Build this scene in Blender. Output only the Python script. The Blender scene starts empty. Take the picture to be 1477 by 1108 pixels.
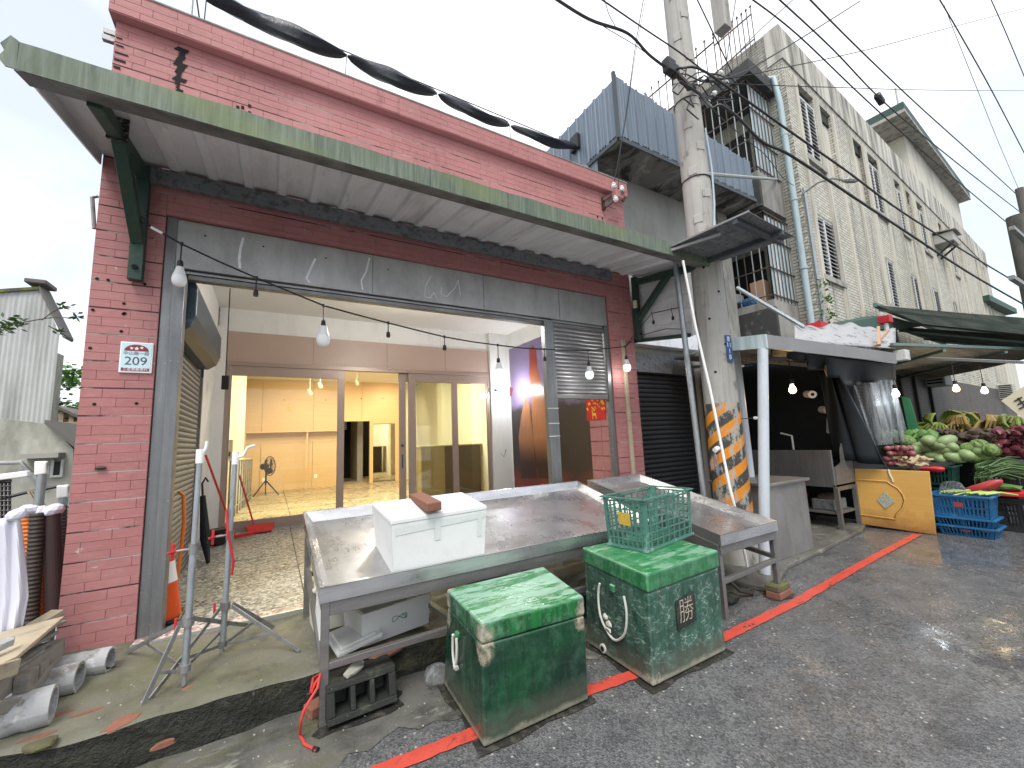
import bpy, bmesh, math, random
from mathutils import Vector, Matrix
SC = bpy.context.scene
COL = SC.collection
rnd = random.Random(7)
V = Vector
# ------------------------------------------------------------------ camera
F, CX, CY, H = 590.0, 738.5, 554.0, 1.6          # focal length and centre in photo pixels, eye height
_dx = V((1750 - CX, 590 - CY, F)).normalized()
_dy = V((393 - CX, 647 - CY, F)); _dy = (_dy - _dx * _dx.dot(_dy)).normalized()
_dz = _dx.cross(_dy)
if _dz.y > 0: _dz = -_dz
EYE = V((0, 0, H))
def w_(d): return V((_dx.dot(d), _dy.dot(d), _dz.dot(d)))
def ray(u, v): return w_(V((u - CX, v - CY, F)))
def onz(u, v, z=0.0): d = ray(u, v); return EYE + d * ((z - H) / d.z)
def ony(u, v, y): d = ray(u, v); return EYE + d * (y / d.y)
def onx(u, v, x): d = ray(u, v); return EYE + d * (x / d.x)
def proj(p):
    q = V(p) - EYE; c = _dx * q.x + _dy * q.y + _dz * q.z
    return (CX + F * c.x / c.z, CY + F * c.y / c.z) if c.z > .05 else (-9999, -9999)
r_, u_, b_ = w_(V((1, 0, 0))), w_(V((0, -1, 0))), w_(V((0, 0, -1)))
cd = bpy.data.cameras.new('camera'); cam = bpy.data.objects.new('camera', cd); COL.objects.link(cam)
cam.matrix_world = Matrix(((r_.x, u_.x, b_.x, 0), (r_.y, u_.y, b_.y, 0), (r_.z, u_.z, b_.z, H), (0, 0, 0, 1)))
cd.sensor_fit = 'HORIZONTAL'; cd.sensor_width = 36; cd.lens = F / 1477 * 36; cd.clip_start = .05; cd.clip_end = 2000
SC.camera = cam
# ------------------------------------------------------------------ sky, sun, exposure
SUN_EL, SUN_AZ = math.radians(58), math.radians(215)       # azimuth clockwise from +Y
wd = bpy.data.worlds.new('World'); SC.world = wd; wd.use_nodes = True
nt = wd.node_tree; nt.nodes.clear()
sky = nt.nodes.new('ShaderNodeTexSky'); sky.sky_type = 'NISHITA'; sky.sun_disc = False
sky.sun_elevation = SUN_EL; sky.sun_rotation = SUN_AZ; sky.dust_density = 2.0; sky.air_density = 1.0
tc = nt.nodes.new('ShaderNodeTexCoord')
mp = nt.nodes.new('ShaderNodeMapping'); mp.inputs['Scale'].default_value = (1, 1, 1.8); mp.inputs['Location'].default_value = (.385, 1.235, 1.125)
nz = nt.nodes.new('ShaderNodeTexNoise'); nz.inputs['Scale'].default_value = 1.25; nz.inputs['Detail'].default_value = 5; nz.inputs['Roughness'].default_value = .5
rp = nt.nodes.new('ShaderNodeValToRGB'); rp.color_ramp.elements[0].position = .37; rp.color_ramp.elements[1].position = .60
rp.color_ramp.elements[0].color = (.44, .44, .44, 1)
mx = nt.nodes.new('ShaderNodeMix'); mx.data_type = 'RGBA'
mx.inputs['B'].default_value = (6.9, 7.05, 7.2, 1)
bg = nt.nodes.new('ShaderNodeBackground'); bg.inputs['Strength'].default_value = .095
ow = nt.nodes.new('ShaderNodeOutputWorld')
L = nt.links.new
L(tc.outputs['Generated'], mp.inputs['Vector']); L(mp.outputs[0], nz.inputs['Vector']); L(nz.outputs['Fac'], rp.inputs['Fac'])
L(rp.outputs['Color'], mx.inputs['Factor']); L(sky.outputs[0], mx.inputs['A']); L(mx.outputs['Result'], bg.inputs['Color']); L(bg.outputs[0], ow.inputs[0])
sl = bpy.data.lights.new('sun', 'SUN'); sl.energy = 1.4; sl.angle = math.radians(25); sl.color = (1, .97, .92)
so = bpy.data.objects.new('sun', sl); COL.objects.link(so)
_sd = V((math.sin(SUN_AZ) * math.cos(SUN_EL), math.cos(SUN_AZ) * math.cos(SUN_EL), math.sin(SUN_EL)))
so.rotation_euler = _sd.to_track_quat('Z', 'Y').to_euler(); so.location = (0, -5, 20)
vs = SC.view_settings; vs.view_transform = 'Standard'; vs.look = 'None'; vs.exposure = 1.27; vs.gamma = 1
try: vs.use_curve_mapping = False
except Exception: pass
# ------------------------------------------------------------------ materials
def lin(r, g, b):
    f = lambda c: (c / 255 / 12.92) if c / 255 <= .04045 else ((c / 255 + .055) / 1.055) ** 2.4
    return (f(r), f(g), f(b))
MATS = {}
class N:
    def __init__(s, name):
        s.m = bpy.data.materials.new(name); s.m.use_nodes = True; s.t = s.m.node_tree; s.t.nodes.clear()
        s.out = s.n('ShaderNodeOutputMaterial'); MATS[name] = s.m
        s.geo = s.n('ShaderNodeNewGeometry'); s.pos = s.geo.outputs['Position']
    def n(s, t, **k):
        x = s.t.nodes.new(t)
        for a, b in k.items(): setattr(x, a, b)
        return x
    def l(s, a, b): s.t.links.new(a, b)
    def mapped(s, sc=(1, 1, 1), loc=(0, 0, 0), rot=(0, 0, 0), src=None):
        m = s.n('ShaderNodeMapping'); m.inputs['Scale'].default_value = sc; m.inputs['Location'].default_value = loc; m.inputs['Rotation'].default_value = rot
        s.l(src or s.pos, m.inputs['Vector']); return m.outputs[0]
    def noise(s, vec, scale=1, detail=4, rough=.55, dist=0):
        x = s.n('ShaderNodeTexNoise'); x.inputs['Scale'].default_value = scale; x.inputs['Detail'].default_value = detail
        x.inputs['Roughness'].default_value = rough; x.inputs['Distortion'].default_value = dist
        s.l(vec, x.inputs['Vector']); return x.outputs['Fac']
    def vor(s, vec, scale, out='Distance', feature='F1'):
        x = s.n('ShaderNodeTexVoronoi', feature=feature); x.inputs['Scale'].default_value = scale; s.l(vec, x.inputs['Vector']); return x.outputs[out]
    def ramp(s, fac, a, b, ca=0, cb=1):
        x = s.n('ShaderNodeMapRange'); x.inputs['From Min'].default_value = a; x.inputs['From Max'].default_value = b
        x.inputs['To Min'].default_value = ca; x.inputs['To Max'].default_value = cb; s.l(fac, x.inputs['Value']); return x.outputs[0]
    def math(s, op, a, b):
        x = s.n('ShaderNodeMath', operation=op)
        for i, q in enumerate((a, b)):
            if isinstance(q, (int, float)): x.inputs[i].default_value = q
            else: s.l(q, x.inputs[i])
        return x.outputs[0]
    def mix(s, fac, a, b, mode='MIX'):
        x = s.n('ShaderNodeMix', data_type='RGBA', blend_type=mode)
        for k, q in (('Factor', fac), ('A', a), ('B', b)):
            if isinstance(q, (int, float)): x.inputs[k].default_value = q
            elif isinstance(q, tuple): x.inputs[k].default_value = (*q[:3], 1)
            else: s.l(q, x.inputs[k])
        return x.outputs['Result']
    def bump(s, h, strength=.3, dist=.01, nrm=None):
        x = s.n('ShaderNodeBump'); x.inputs['Strength'].default_value = strength; x.inputs['Distance'].default_value = dist
        s.l(h, x.inputs['Height'])
        if nrm: s.l(nrm, x.inputs['Normal'])
        return x.outputs[0]
    def bsdf(s, col, rough=.6, metal=0, nrm=None, spec=.5, **kw):
        x = s.n('ShaderNodeBsdfPrincipled')
        for k, q in (('Base Color', col), ('Roughness', rough), ('Metallic', metal)):
            if isinstance(q, (int, float)): x.inputs[k].default_value = q
            elif isinstance(q, tuple): x.inputs[k].default_value = (*q[:3], 1)
            else: s.l(q, x.inputs[k])
        x.inputs['Specular IOR Level'].default_value = spec
        for k, q in kw.items():
            k = k.replace('_', ' ')
            if isinstance(q, (int, float)): x.inputs[k].default_value = q
            elif isinstance(q, tuple): x.inputs[k].default_value = (*q[:3], 1)
            else: s.l(q, x.inputs[k])
        if nrm: s.l(nrm, x.inputs['Normal'])
        s.l(x.outputs[0], s.out.inputs[0]); return x
def M(name, col, rough=.6, metal=0, var=.2, vscale=2.5, fine=.12, fscale=60, stains=(), bump=.15, bscale=90, bdist=.004, rand=0, spec=.4, rvar=0, **kw):
    n = N(name)
    c = n.mix(1.0, col, n.mix(n.noise(n.pos, vscale, 6, .6), (1 - var,) * 3, (1 + var,) * 3), 'MULTIPLY')
    if fine: c = n.mix(1.0, c, n.mix(n.noise(n.pos, fscale, 3, .7), (1 - fine,) * 3, (1 + fine,) * 3), 'MULTIPLY')
    for i, st in enumerate(stains):
        sc = st.get('s', (3, 3, 3)); th = st.get('t', .6); so_ = st.get('w', .06)
        f = n.noise(n.mapped(sc, (i * 3.7 + 1.3, i * 1.9, i * 5.1)), 1, st.get('d', 6), st.get('r', .65), st.get('dist', 0))
        f = n.ramp(f, th - so_, th + so_, 0, st.get('a', 1))
        c = n.mix(f, c, st['c'])
    if rand:
        oi = n.n('ShaderNodeObjectInfo'); c = n.mix(1.0, c, n.mix(oi.outputs['Random'], (1 - rand,) * 3, (1 + rand,) * 3), 'MULTIPLY')
    r = rough
    if rvar: r = n.ramp(n.noise(n.pos, 5, 5, .6), .3, .7, max(.03, rough - rvar), min(1, rough + rvar))
    nr = n.bump(n.noise(n.pos, bscale, 4, .7), bump, bdist) if bump else None
    n.bsdf(c, r, metal, nr, spec, **kw)
    return n.m
# ------------------------------------------------------------------ objects
WORLD = {}
def tag(o, label=None, cat=None, group=None, kind=None):
    if label: o['label'] = label
    if cat: o['category'] = cat
    if group: o['group'] = group
    if kind: o['kind'] = kind
    return o
def thing(name, label, cat, loc=(0, 0, 0), group=None, rz=0):
    o = bpy.data.objects.new(name, None); COL.objects.link(o); o.empty_display_size = .1
    o.location = loc; o.rotation_euler = (0, 0, rz); WORLD[o.name] = V(loc) if not rz else V((0, 0, 0))
    return tag(o, label, cat, group)
def link(name, me, parent=None, base=None):
    o = bpy.data.objects.new(name, me); COL.objects.link(o)
    pw = WORLD.get(parent.name, V((0, 0, 0))) if parent else V((0, 0, 0))
    if parent: o.parent = parent
    if base is not None: o.location = V(base) - pw; WORLD[o.name] = V(base)
    else: WORLD[o.name] = pw
    return o
class MB:
    def __init__(s): s.v = []; s.f = []
    def q(s, *p):
        i = len(s.v); s.v += [V(a) for a in p]; s.f.append(tuple(range(i, i + len(p)))); return s
    def box(s, x0, x1, y0, y1, z0, z1):
        i = len(s.v)
        s.v += [V(p) for p in ((x0, y0, z0), (x1, y0, z0), (x1, y1, z0), (x0, y1, z0), (x0, y0, z1), (x1, y0, z1), (x1, y1, z1), (x0, y1, z1))]
        s.f += [tuple(i + k for k in f) for f in ((3, 2, 1, 0), (4, 5, 6, 7), (0, 1, 5, 4), (1, 2, 6, 5), (2, 3, 7, 6), (3, 0, 4, 7))]; return s
    def hexa(s, b, t):                     # two matching loops of points, bottom and top
        i = len(s.v); n = len(b); s.v += [V(p) for p in b] + [V(p) for p in t]
        s.f.append(tuple(reversed(range(i, i + n)))); s.f.append(tuple(range(i + n, i + 2 * n)))
        for k in range(n): s.f.append((i + k, i + (k + 1) % n, i + n + (k + 1) % n, i + n + k))
        return s
    def bar(s, a, b, w, h=None, up=(0, 0, 1)):
        a, b, h = V(a), V(b), h or w; d = (b - a).normalized(); up = V(up)
        if abs(d.dot(up)) > .98: up = V((0, 1, 0))
        x = d.cross(up).normalized() * (w / 2); y = x.cross(d).normalized() * (h / 2)
        return s.hexa([a - x - y, a + x - y, a + x + y, a - x + y], [b - x - y, b + x - y, b + x + y, b - x + y])
    def tube(s, pts, r, n=8, caps=True):
        pts = [V(p) for p in pts]; i0 = len(s.v); up = None
        rr = r if isinstance(r, (list, tuple)) else [r] * len(pts)
        for k, p in enumerate(pts):
            d = (pts[min(k + 1, len(pts) - 1)] - pts[max(k - 1, 0)]).normalized()
            if up is None: up = V((0, 0, 1)) if abs(d.z) < .9 else V((0, 1, 0))
            x = d.cross(up); x = x.normalized() if x.length > 1e-5 else d.orthogonal().normalized(); y = x.cross(d).normalized(); up = y
            for j in range(n):
                a = 2 * math.pi * j / n; s.v.append(p + (x * math.cos(a) + y * math.sin(a)) * rr[k])
        for k in range(len(pts) - 1):
            for j in range(n):
                a = i0 + k * n + j; b = i0 + k * n + (j + 1) % n; s.f.append((a, b, b + n, a + n))
        if caps:
            s.f.append(tuple(i0 + j for j in reversed(range(n)))); e = i0 + (len(pts) - 1) * n; s.f.append(tuple(e + j for j in range(n)))
        return s
    def lathe(s, c, prof, n=16, axis=(0, 0, 1)):      # prof: (radius, height) from bottom to top
        c = V(c); ax = V(axis).normalized(); x = ax.orthogonal().normalized(); y = ax.cross(x); i0 = len(s.v)
        for r, h in prof:
            for j in range(n):
                a = 2 * math.pi * j / n; s.v.append(c + ax * h + (x * math.cos(a) + y * math.sin(a)) * max(r, 1e-4))
        for k in range(len(prof) - 1):
            for j in range(n):
                a = i0 + k * n + j; b = i0 + k * n + (j + 1) % n; s.f.append((a, b, b + n, a + n))
        s.f.append(tuple(i0 + j for j in reversed(range(n)))); e = i0 + (len(prof) - 1) * n; s.f.append(tuple(e + j for j in range(n))); return s
    def grid(s, fn, nu, nv):
        i0 = len(s.v)
        for a in range(nu + 1):
            for b in range(nv + 1): s.v.append(V(fn(a / nu, b / nv)))
        for a in range(nu):
            for b in range(nv):
                i = i0 + a * (nv + 1) + b; s.f.append((i, i + nv + 1, i + nv + 2, i + 1))
        return s
    def ext(s, poly, d):                    # polygon extruded by a vector
        d = V(d); return s.hexa(poly, [V(p) + d for p in poly])
    def build(s, name, mat, parent=None, base=None, bevel=0, smooth=False, kind=None, solid=0, seg=2, local=False):
        b0 = V(base) if base is not None else (WORLD.get(parent.name, V((0, 0, 0))) if parent else V((0, 0, 0)))
        if local: b0 = V((0, 0, 0))
        me = bpy.data.meshes.new(name); me.from_pydata([tuple(v - b0) for v in s.v], [], s.f); me.update()
        bm = bmesh.new(); bm.from_mesh(me); bmesh.ops.recalc_face_normals(bm, faces=bm.faces); bm.to_mesh(me); bm.free()
        me.materials.append(MATS[mat] if isinstance(mat, str) else mat)
        if smooth:
            me.polygons.foreach_set('use_smooth', [True] * len(me.polygons))
            if hasattr(me, 'set_sharp_from_angle'): me.set_sharp_from_angle(angle=math.radians(40))
        o = link(name, me, parent, base)
        if solid: m = o.modifiers.new('thick', 'SOLIDIFY'); m.thickness = solid; m.offset = 0
        if bevel: m = o.modifiers.new('edge', 'BEVEL'); m.width = bevel; m.segments = seg; m.limit_method = 'ANGLE'; m.angle_limit = math.radians(40)
        if kind: o['kind'] = kind
        return o
def inst(name, me, loc, parent=None, rot=None, scale=None):     # another object sharing a mesh
    o = bpy.data.objects.new(name, me); COL.objects.link(o)
    pw = WORLD.get(parent.name, V((0, 0, 0))) if parent else V((0, 0, 0))
    if parent: o.parent = parent
    o.location = V(loc) - pw; WORLD[o.name] = V(loc)
    if rot: o.rotation_euler = rot
    if scale: o.scale = scale
    return o
def copy_tree(o, parent=None):
    c = o.copy(); COL.objects.link(c); c.parent = parent
    for ch in list(o.children): copy_tree(ch, c)
    return c
def text(body, size, mat, parent, loc, rot, name='lettering', align='CENTER', bold=0, sx=1):
    cu = bpy.data.curves.new(name, 'FONT'); cu.body = body; cu.size = size; cu.align_x = align; cu.align_y = 'CENTER'; cu.offset = bold; cu.extrude = .0004
    t = bpy.data.objects.new(name, cu); COL.objects.link(t)
    me = bpy.data.meshes.new_from_object(t.evaluated_get(bpy.context.evaluated_depsgraph_get())); bpy.data.objects.remove(t)
    me.name = name; me.materials.clear(); me.materials.append(MATS[mat]); o = inst(name, me, loc, parent, rot)
    o.scale = (sx, 1, 1); return o
def blob(seed, amp=.12, sub=2, scale=(1, 1, 1)):
    r = random.Random(seed); bm = bmesh.new(); bmesh.ops.create_icosphere(bm, subdivisions=sub, radius=1)
    k = [V((r.uniform(-2, 2), r.uniform(-2, 2), r.uniform(-2, 2))) for _ in range(4)]
    mb = MB()
    for v in bm.verts:
        f = 1 + amp * sum(math.sin(v.co.dot(q) * 1.7 + i) for i, q in enumerate(k)) / 3
        mb.v.append(V((v.co.x * f * scale[0], v.co.y * f * scale[1], v.co.z * f * scale[2])))
    mb.f = [tuple(v.index for v in f.verts) for f in bm.faces]; bm.free(); return mb
def sag(a, b, drop, n=14):
    a, b = V(a), V(b); return [a.lerp(b, t / n) - V((0, 0, drop * 4 * (t / n) * (1 - t / n))) for t in range(n + 1)]
# ---- material library
G = lambda v: (v, v, v)
n = N('red_tile')
oi = n.n('ShaderNodeObjectInfo'); 
c = n.mix(1.0, (.345, .142, .139), n.mix(n.noise(n.pos, 1.7, 5), G(.78), G(1.2)), 'MULTIPLY')
c = n.mix(1.0, c, n.mix(oi.outputs['Random'], G(.94), G(1.05)), 'MULTIPLY')
st = n.noise(n.mapped((14, 14, 55), rot=(0, .45, 0)), 1, 4, .7)
c = n.mix(n.ramp(st, .5, .75, 0, .35), c, (.52, .27, .25))
c = n.mix(n.ramp(n.noise(n.pos, .75, 7, .68), .48, .66, 0, .5), c, (.44, .215, .205))
c = n.mix(n.ramp(n.noise(n.mapped((9, 9, 11), (1, 6, 2)), 1, 5, .7), .68, .71, 0, .75), c, (.50, .40, .37))
c = n.mix(n.ramp(n.noise(n.mapped((6, 6, 1.3), (3, 1, 0)), 1, 6, .7), .58, .75, 0, .5), c, (.14, .06, .055))
c = n.mix(n.ramp(n.noise(n.mapped((40, 40, 60), (3, 1, 0)), 1, 2, .7), .70, .74, 0, .6), c, (.55, .45, .42))
n.bsdf(c, .62, 0, n.bump(st, .5, .004), .35)
M('grout', (.27, .11, .107), .9)
M('joint_line', (.055, .03, .03), .9, stains=[dict(c=(.36, .31, .29), s=(1.6, 1.6, 3.1), t=.52, w=.04, a=.9)])
M('cream_wall', (.62, .60, .52), .8, var=.06, fine=.05, bump=.05)
M('porch_wall', (.68, .68, .65), .8, var=.08, fine=.05, bump=.08, stains=[dict(c=(.40, .40, .37), s=(2, 2, .5), t=.62, w=.12, a=.5)])
M('white_ceiling', (.78, .77, .72), .85, var=.05, fine=.03, bump=.05)
M('taupe_panel', (.40, .30, .245), .42, var=.05, fine=.05, fscale=200, bump=.02, spec=.4)
M('taupe_frame', (.32, .245, .205), .38, var=.05, fine=.04, bump=.02, metal=.2)
n = N('ply_wood'); g = n.noise(n.mapped((1.2, 3, 26)), 1, 5, .6)
n.bsdf(n.mix(g, (.54, .37, .195), (.66, .47, .27)), .45, 0, n.bump(g, .05, .002), .4)
n = N('dark_wood'); g = n.noise(n.mapped((2, 2, 60)), 1, 5, .6)
n.bsdf(n.mix(g, (.055, .042, .03), (.11, .085, .06)), .45, 0, n.bump(g, .05, .002), .4)
n = N('counter_side'); g = n.noise(n.mapped((2, 2, 60)), 1, 5, .6); n.bsdf(n.mix(g, (.24, .18, .09), (.36, .28, .15)), .45)
M('counter_top', (.45, .40, .25), .4, var=.05)
def stainless(name, base, r0, r1, metal=.85, dirt=.5, sc=(1.5, 1.5, 9)):
    n = N(name); a = n.noise(n.pos, 2.2, 7, .65, .6); b = n.noise(n.mapped(sc), 2, 6, .7); s2 = n.noise(n.mapped((30, 3, 30), (2, 0, 1)), 1, 4, .7)
    c = n.mix(n.ramp(b, .3, .75), base, tuple(x * .62 for x in base))
    c = n.mix(n.ramp(a, .46, .74, 0, dirt), c, tuple(x * .58 for x in base))
    c = n.mix(n.ramp(n.noise(n.pos, 45, 2, .6), .68, .74, 0, .6), c, (.55, .55, .53))
    n.bsdf(c, n.ramp(n.math('ADD', a, n.math('MULTIPLY', s2, .4)), .5, .9, r0, r1), metal, n.bump(n.noise(n.pos, 9, 4, .6), .12, .01), .5)
stainless('stainless_tray', (.62, .62, .63), .20, .42, .88, .2)
stainless('stainless_leg', (.27, .265, .26), .3, .6, .7, .6)
stainless('stainless_header', (.46, .46, .46), .36, .6, .6, .35, (2.2, 2.2, .8))
stainless('stainless_post', (.24, .245, .25), .3, .55, .7, .4, (12, 12, .7))
stainless('shutter_slat', (.36, .36, .37), .3, .55, .7, .35, (3, 3, 30))
M('dark_shutter', (.035, .038, .045), .45, .3, var=.25, fine=.1, bump=.05)
M('side_shutter', (.10, .10, .095), .6, .2, var=.25, stains=[dict(c=(.09, .085, .07), s=(3, 3, 1), t=.55)])
M('shutter_box', (.035, .055, .075), .4, .2, var=.3, stains=[dict(c=(.25, .26, .24), s=(2, 5, 9), t=.66, a=.5)], bump=.05)
M('canopy_green', (.105, .135, .095), .6, .1, var=.2, stains=[dict(c=(.20, .23, .19), s=(34, 34, 1.6), t=.55, w=.12, a=.7), dict(c=(.06, .075, .05), s=(26, 26, 1.2), t=.6, w=.08, a=.75), dict(c=(.15, .19, .06), s=(1.1, 1.1, 3), t=.6, w=.1, a=.6)], bump=.08)
M('canopy_under', (.17, .17, .165), .6, .2, stains=[dict(c=(.05, .055, .05), s=(4, 4, 4), t=.52, w=.12, a=.8)])
M('galv_sheet', (.74, .74, .77), .42, .25, var=.12, stains=[dict(c=(.40, .39, .39), s=(5, .8, 5), t=.60, w=.14, a=.6), dict(c=(.14, .12, .11), s=(14, 1.4, 8), t=.68, w=.05, a=.6)], bump=.04)
M('galv_dirty', (.17, .18, .19), .6, .35, var=.3, vscale=9, stains=[dict(c=(.06, .065, .07), s=(20, 20, 20), t=.56, w=.06, a=.7)])
M('green_steel', (.024, .055, .042), .5, .1, var=.35, stains=[dict(c=(.075, .05, .03), s=(7, 7, 4), t=.62, w=.06, a=.8), dict(c=(.09, .12, .10), s=(12, 12, 5), t=.66, w=.06, a=.6)])
M('rust_plate', (.035, .022, .018), .8, .1, stains=[dict(c=(.38, .33, .30), s=(26, 26, 60), t=.57, w=.05, a=.75)])
M('concrete', (.27, .265, .245), .85, stains=[dict(c=(.09, .09, .085), s=(2.5, 2.5, .7), t=.56, w=.1, a=.7), dict(c=(.42, .41, .39), s=(5, 5, 2), t=.64, w=.08, a=.5)], bump=.3)
M('concrete_wall', (.33, .33, .31), .85, var=.15, stains=[dict(c=(.17, .17, .16), s=(1.4, 1.4, .5), t=.55, w=.14, a=.6), dict(c=(.09, .085, .08), s=(3, 3, .8), t=.68, w=.06, a=.7)], bump=.25)
M('stained_soffit', (.16, .155, .14), .85, stains=[dict(c=(.025, .025, .024), s=(2.2, 1.2, 2), t=.50, w=.05, a=.9, dist=.6), dict(c=(.36, .34, .30), s=(3.4, 1.5, 3), t=.60, w=.06, a=.8, dist=.6)])
M('black_wall', (.05, .05, .05), .9, stains=[dict(c=(.20, .195, .185), s=(4, 4, 4), t=.62, w=.05, a=.7)], bump=.3)
M('clad_blue', (.135, .17, .21), .45, .35, var=.07, stains=[dict(c=(.19, .225, .265), s=(7, 7, .6), t=.55, w=.15, a=.5)], bump=.02, rand=.05)
M('clad_trim', (.07, .08, .09), .5, .3)
# asphalt, wet
n = N('asphalt'); ag = n.vor(n.pos, 95); agc = n.vor(n.pos, 95, 'Color'); sp = n.vor(n.pos, 38, 'Color'); spd = n.vor(n.pos, 38)
lo = n.noise(n.pos, .8, 7, .64, .4)
for pc_, r0, r1, am in (((8.4, 1.2, 0), 2.6, .7, .20), ((4.6, .6, 0), 1.7, .3, .13), ((2.6, 1.2, 0), .9, .2, .08)):
    vd = n.n('ShaderNodeVectorMath', operation='DISTANCE'); n.l(n.pos, vd.inputs[0]); vd.inputs[1].default_value = pc_
    lo = n.math('ADD', lo, n.ramp(vd.outputs['Value'], r0, r1, 0, am))
mid = n.noise(n.mapped((4, 4, 4), (2, 3, 0)), 1, 6, .7)
c = n.mix(n.ramp(mid, .35, .68), (.076, .077, .080), (.128, .128, .129))
ac = n.n('ShaderNodeSeparateColor'); n.l(agc, ac.inputs[0])
c = n.mix(1.0, c, n.mix(n.ramp(ac.outputs[1], 0, 1), G(.55), G(1.5)), 'MULTIPLY')
sx = n.n('ShaderNodeSeparateColor'); n.l(sp, sx.inputs[0])
c = n.mix(n.math('MULTIPLY', n.ramp(sx.outputs[0], .93, .94), n.ramp(spd, .36, .2)), c, (.36, .35, .32))
c = n.mix(n.ramp(n.noise(n.mapped((1.1, 2.4, 1), (6, 3, 1)), 1, 7, .7), .56, .66, 0, .5), c, (.035, .036, .038))
c = n.mix(n.ramp(n.vor(n.mapped((.42, .55, 1), (.3, .8, 0), (0, 0, .4)), 1, 'Distance', 'DISTANCE_TO_EDGE'),   .008, .003, 0, .22), c, (.025, .025, .026))
h = n.math('ADD', n.math('MULTIPLY', ag, .9), n.math('MULTIPLY', n.noise(n.pos, 60, 4, .7), .6))
bp = n.n('ShaderNodeBump'); bp.inputs['Distance'].default_value = .008; n.l(h, bp.inputs['Height']); n.l(n.ramp(lo, .40, .66, .7, .03), bp.inputs['Strength'])
n.bsdf(c, n.ramp(lo, .40, .68, .42, .06), 0, bp.outputs[0], .5)
# gutter apron concrete
M('apron', (.115, .112, .10), .45, var=.4, vscale=4, fine=.28, fscale=85, rvar=.25, stains=[dict(c=(.035, .036, .032), s=(2.2, 3, 2), t=.56, w=.08, a=.8), dict(c=(.34, .33, .28), s=(3.2, 6.5, 3), t=.63, w=.06, a=.7, dist=.5), dict(c=(.11, .11, .045), s=(2.4, 3.4, 3), t=.60, w=.08, a=.6)], bump=.5, bscale=60, bdist=.008)
M('pavement_top', (.135, .13, .102), .6, var=.4, vscale=5, fine=.28, fscale=75, rvar=.2, stains=[dict(c=(.085, .092, .045), s=(1.5, 2.2, 1), t=.53, w=.12, a=.75), dict(c=(.32, .31, .27), s=(20, 20, 20), t=.70, w=.03, a=.8), dict(c=(.045, .045, .04), s=(4, 3, 4), t=.63, w=.06, a=.7)], bump=.5, bscale=50, bdist=.008)
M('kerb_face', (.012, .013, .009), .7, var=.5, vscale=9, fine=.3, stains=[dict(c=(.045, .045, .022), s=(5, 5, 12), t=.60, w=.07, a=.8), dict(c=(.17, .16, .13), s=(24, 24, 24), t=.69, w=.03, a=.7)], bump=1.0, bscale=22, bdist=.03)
M('clay_brick', (.20, .085, .055), .8, var=.25, vscale=12, stains=[dict(c=(.14, .06, .04), s=(12, 12, 12), t=.6, a=.6), dict(c=(.45, .25, .18), s=(30, 30, 30), t=.66, w=.03, a=.6)], bump=.4, bscale=120)
M('mossy_brick', (.085, .075, .045), .85, var=.4, vscale=12, stains=[dict(c=(.10, .13, .03), s=(9, 9, 9), t=.5, a=.8)], bump=.5)
n = N('red_paint'); q = n.noise(n.mapped((26, 26, 26)), 1, 5, .75); q2 = n.noise(n.mapped((3, 9, 3)), 1, 4, .6)
c = n.mix(n.noise(n.pos, 7, 5, .6), (.44, .045, .03), (.58, .085, .06))
c = n.mix(n.ramp(n.math('ADD', n.math('MULTIPLY', q, .55), n.math('MULTIPLY', q2, .45)), .56, .64), c, (.05, .05, .05))
n.bsdf(c, n.ramp(q2, .3, .7, .5, .22), 0, n.bump(n.noise(n.pos, 120, 4, .7), .4, .004), .5)
# terrazzo
def terrazzo(name, a, b, cdark, rough=.35, sc=42):
    n = N(name); v = n.vor(n.pos, sc, 'Color'); sx = n.n('ShaderNodeSeparateColor'); n.l(v, sx.inputs[0])
    c = n.mix(n.noise(n.pos, 1.1, 5, .6), a, b)
    c = n.mix(n.ramp(sx.outputs[0], .60, .62, 0, .9), c, tuple(min(.75, x * 1.75) for x in a))
    c = n.mix(n.ramp(sx.outputs[1], .72, .74, 0, .9), c, cdark)
    c = n.mix(1.0, c, n.mix(n.noise(n.mapped((.8, 1.6, 1)), 1, 6, .65), G(.72), G(1.18)), 'MULTIPLY')
    n.bsdf(c, n.ramp(n.noise(n.pos, 1.6, 4), .35, .65, rough - .13, rough + .18), 0, n.bump(n.noise(n.pos, 100, 2), .06, .002), .5)
terrazzo('terrazzo', (.30, .295, .265), (.24, .235, .21), (.085, .082, .075))
terrazzo('terrazzo_pink', (.40, .31, .29), (.34, .26, .24), (.16, .11, .10))
terrazzo('terrazzo_inside', (.36, .31, .22), (.33, .28, .19), (.22, .18, .12), .3, 30)
M('joint_dark', (.06, .055, .05), .8)
M('metal_edge', (.55, .55, .54), .35, .8, var=.2)
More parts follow.
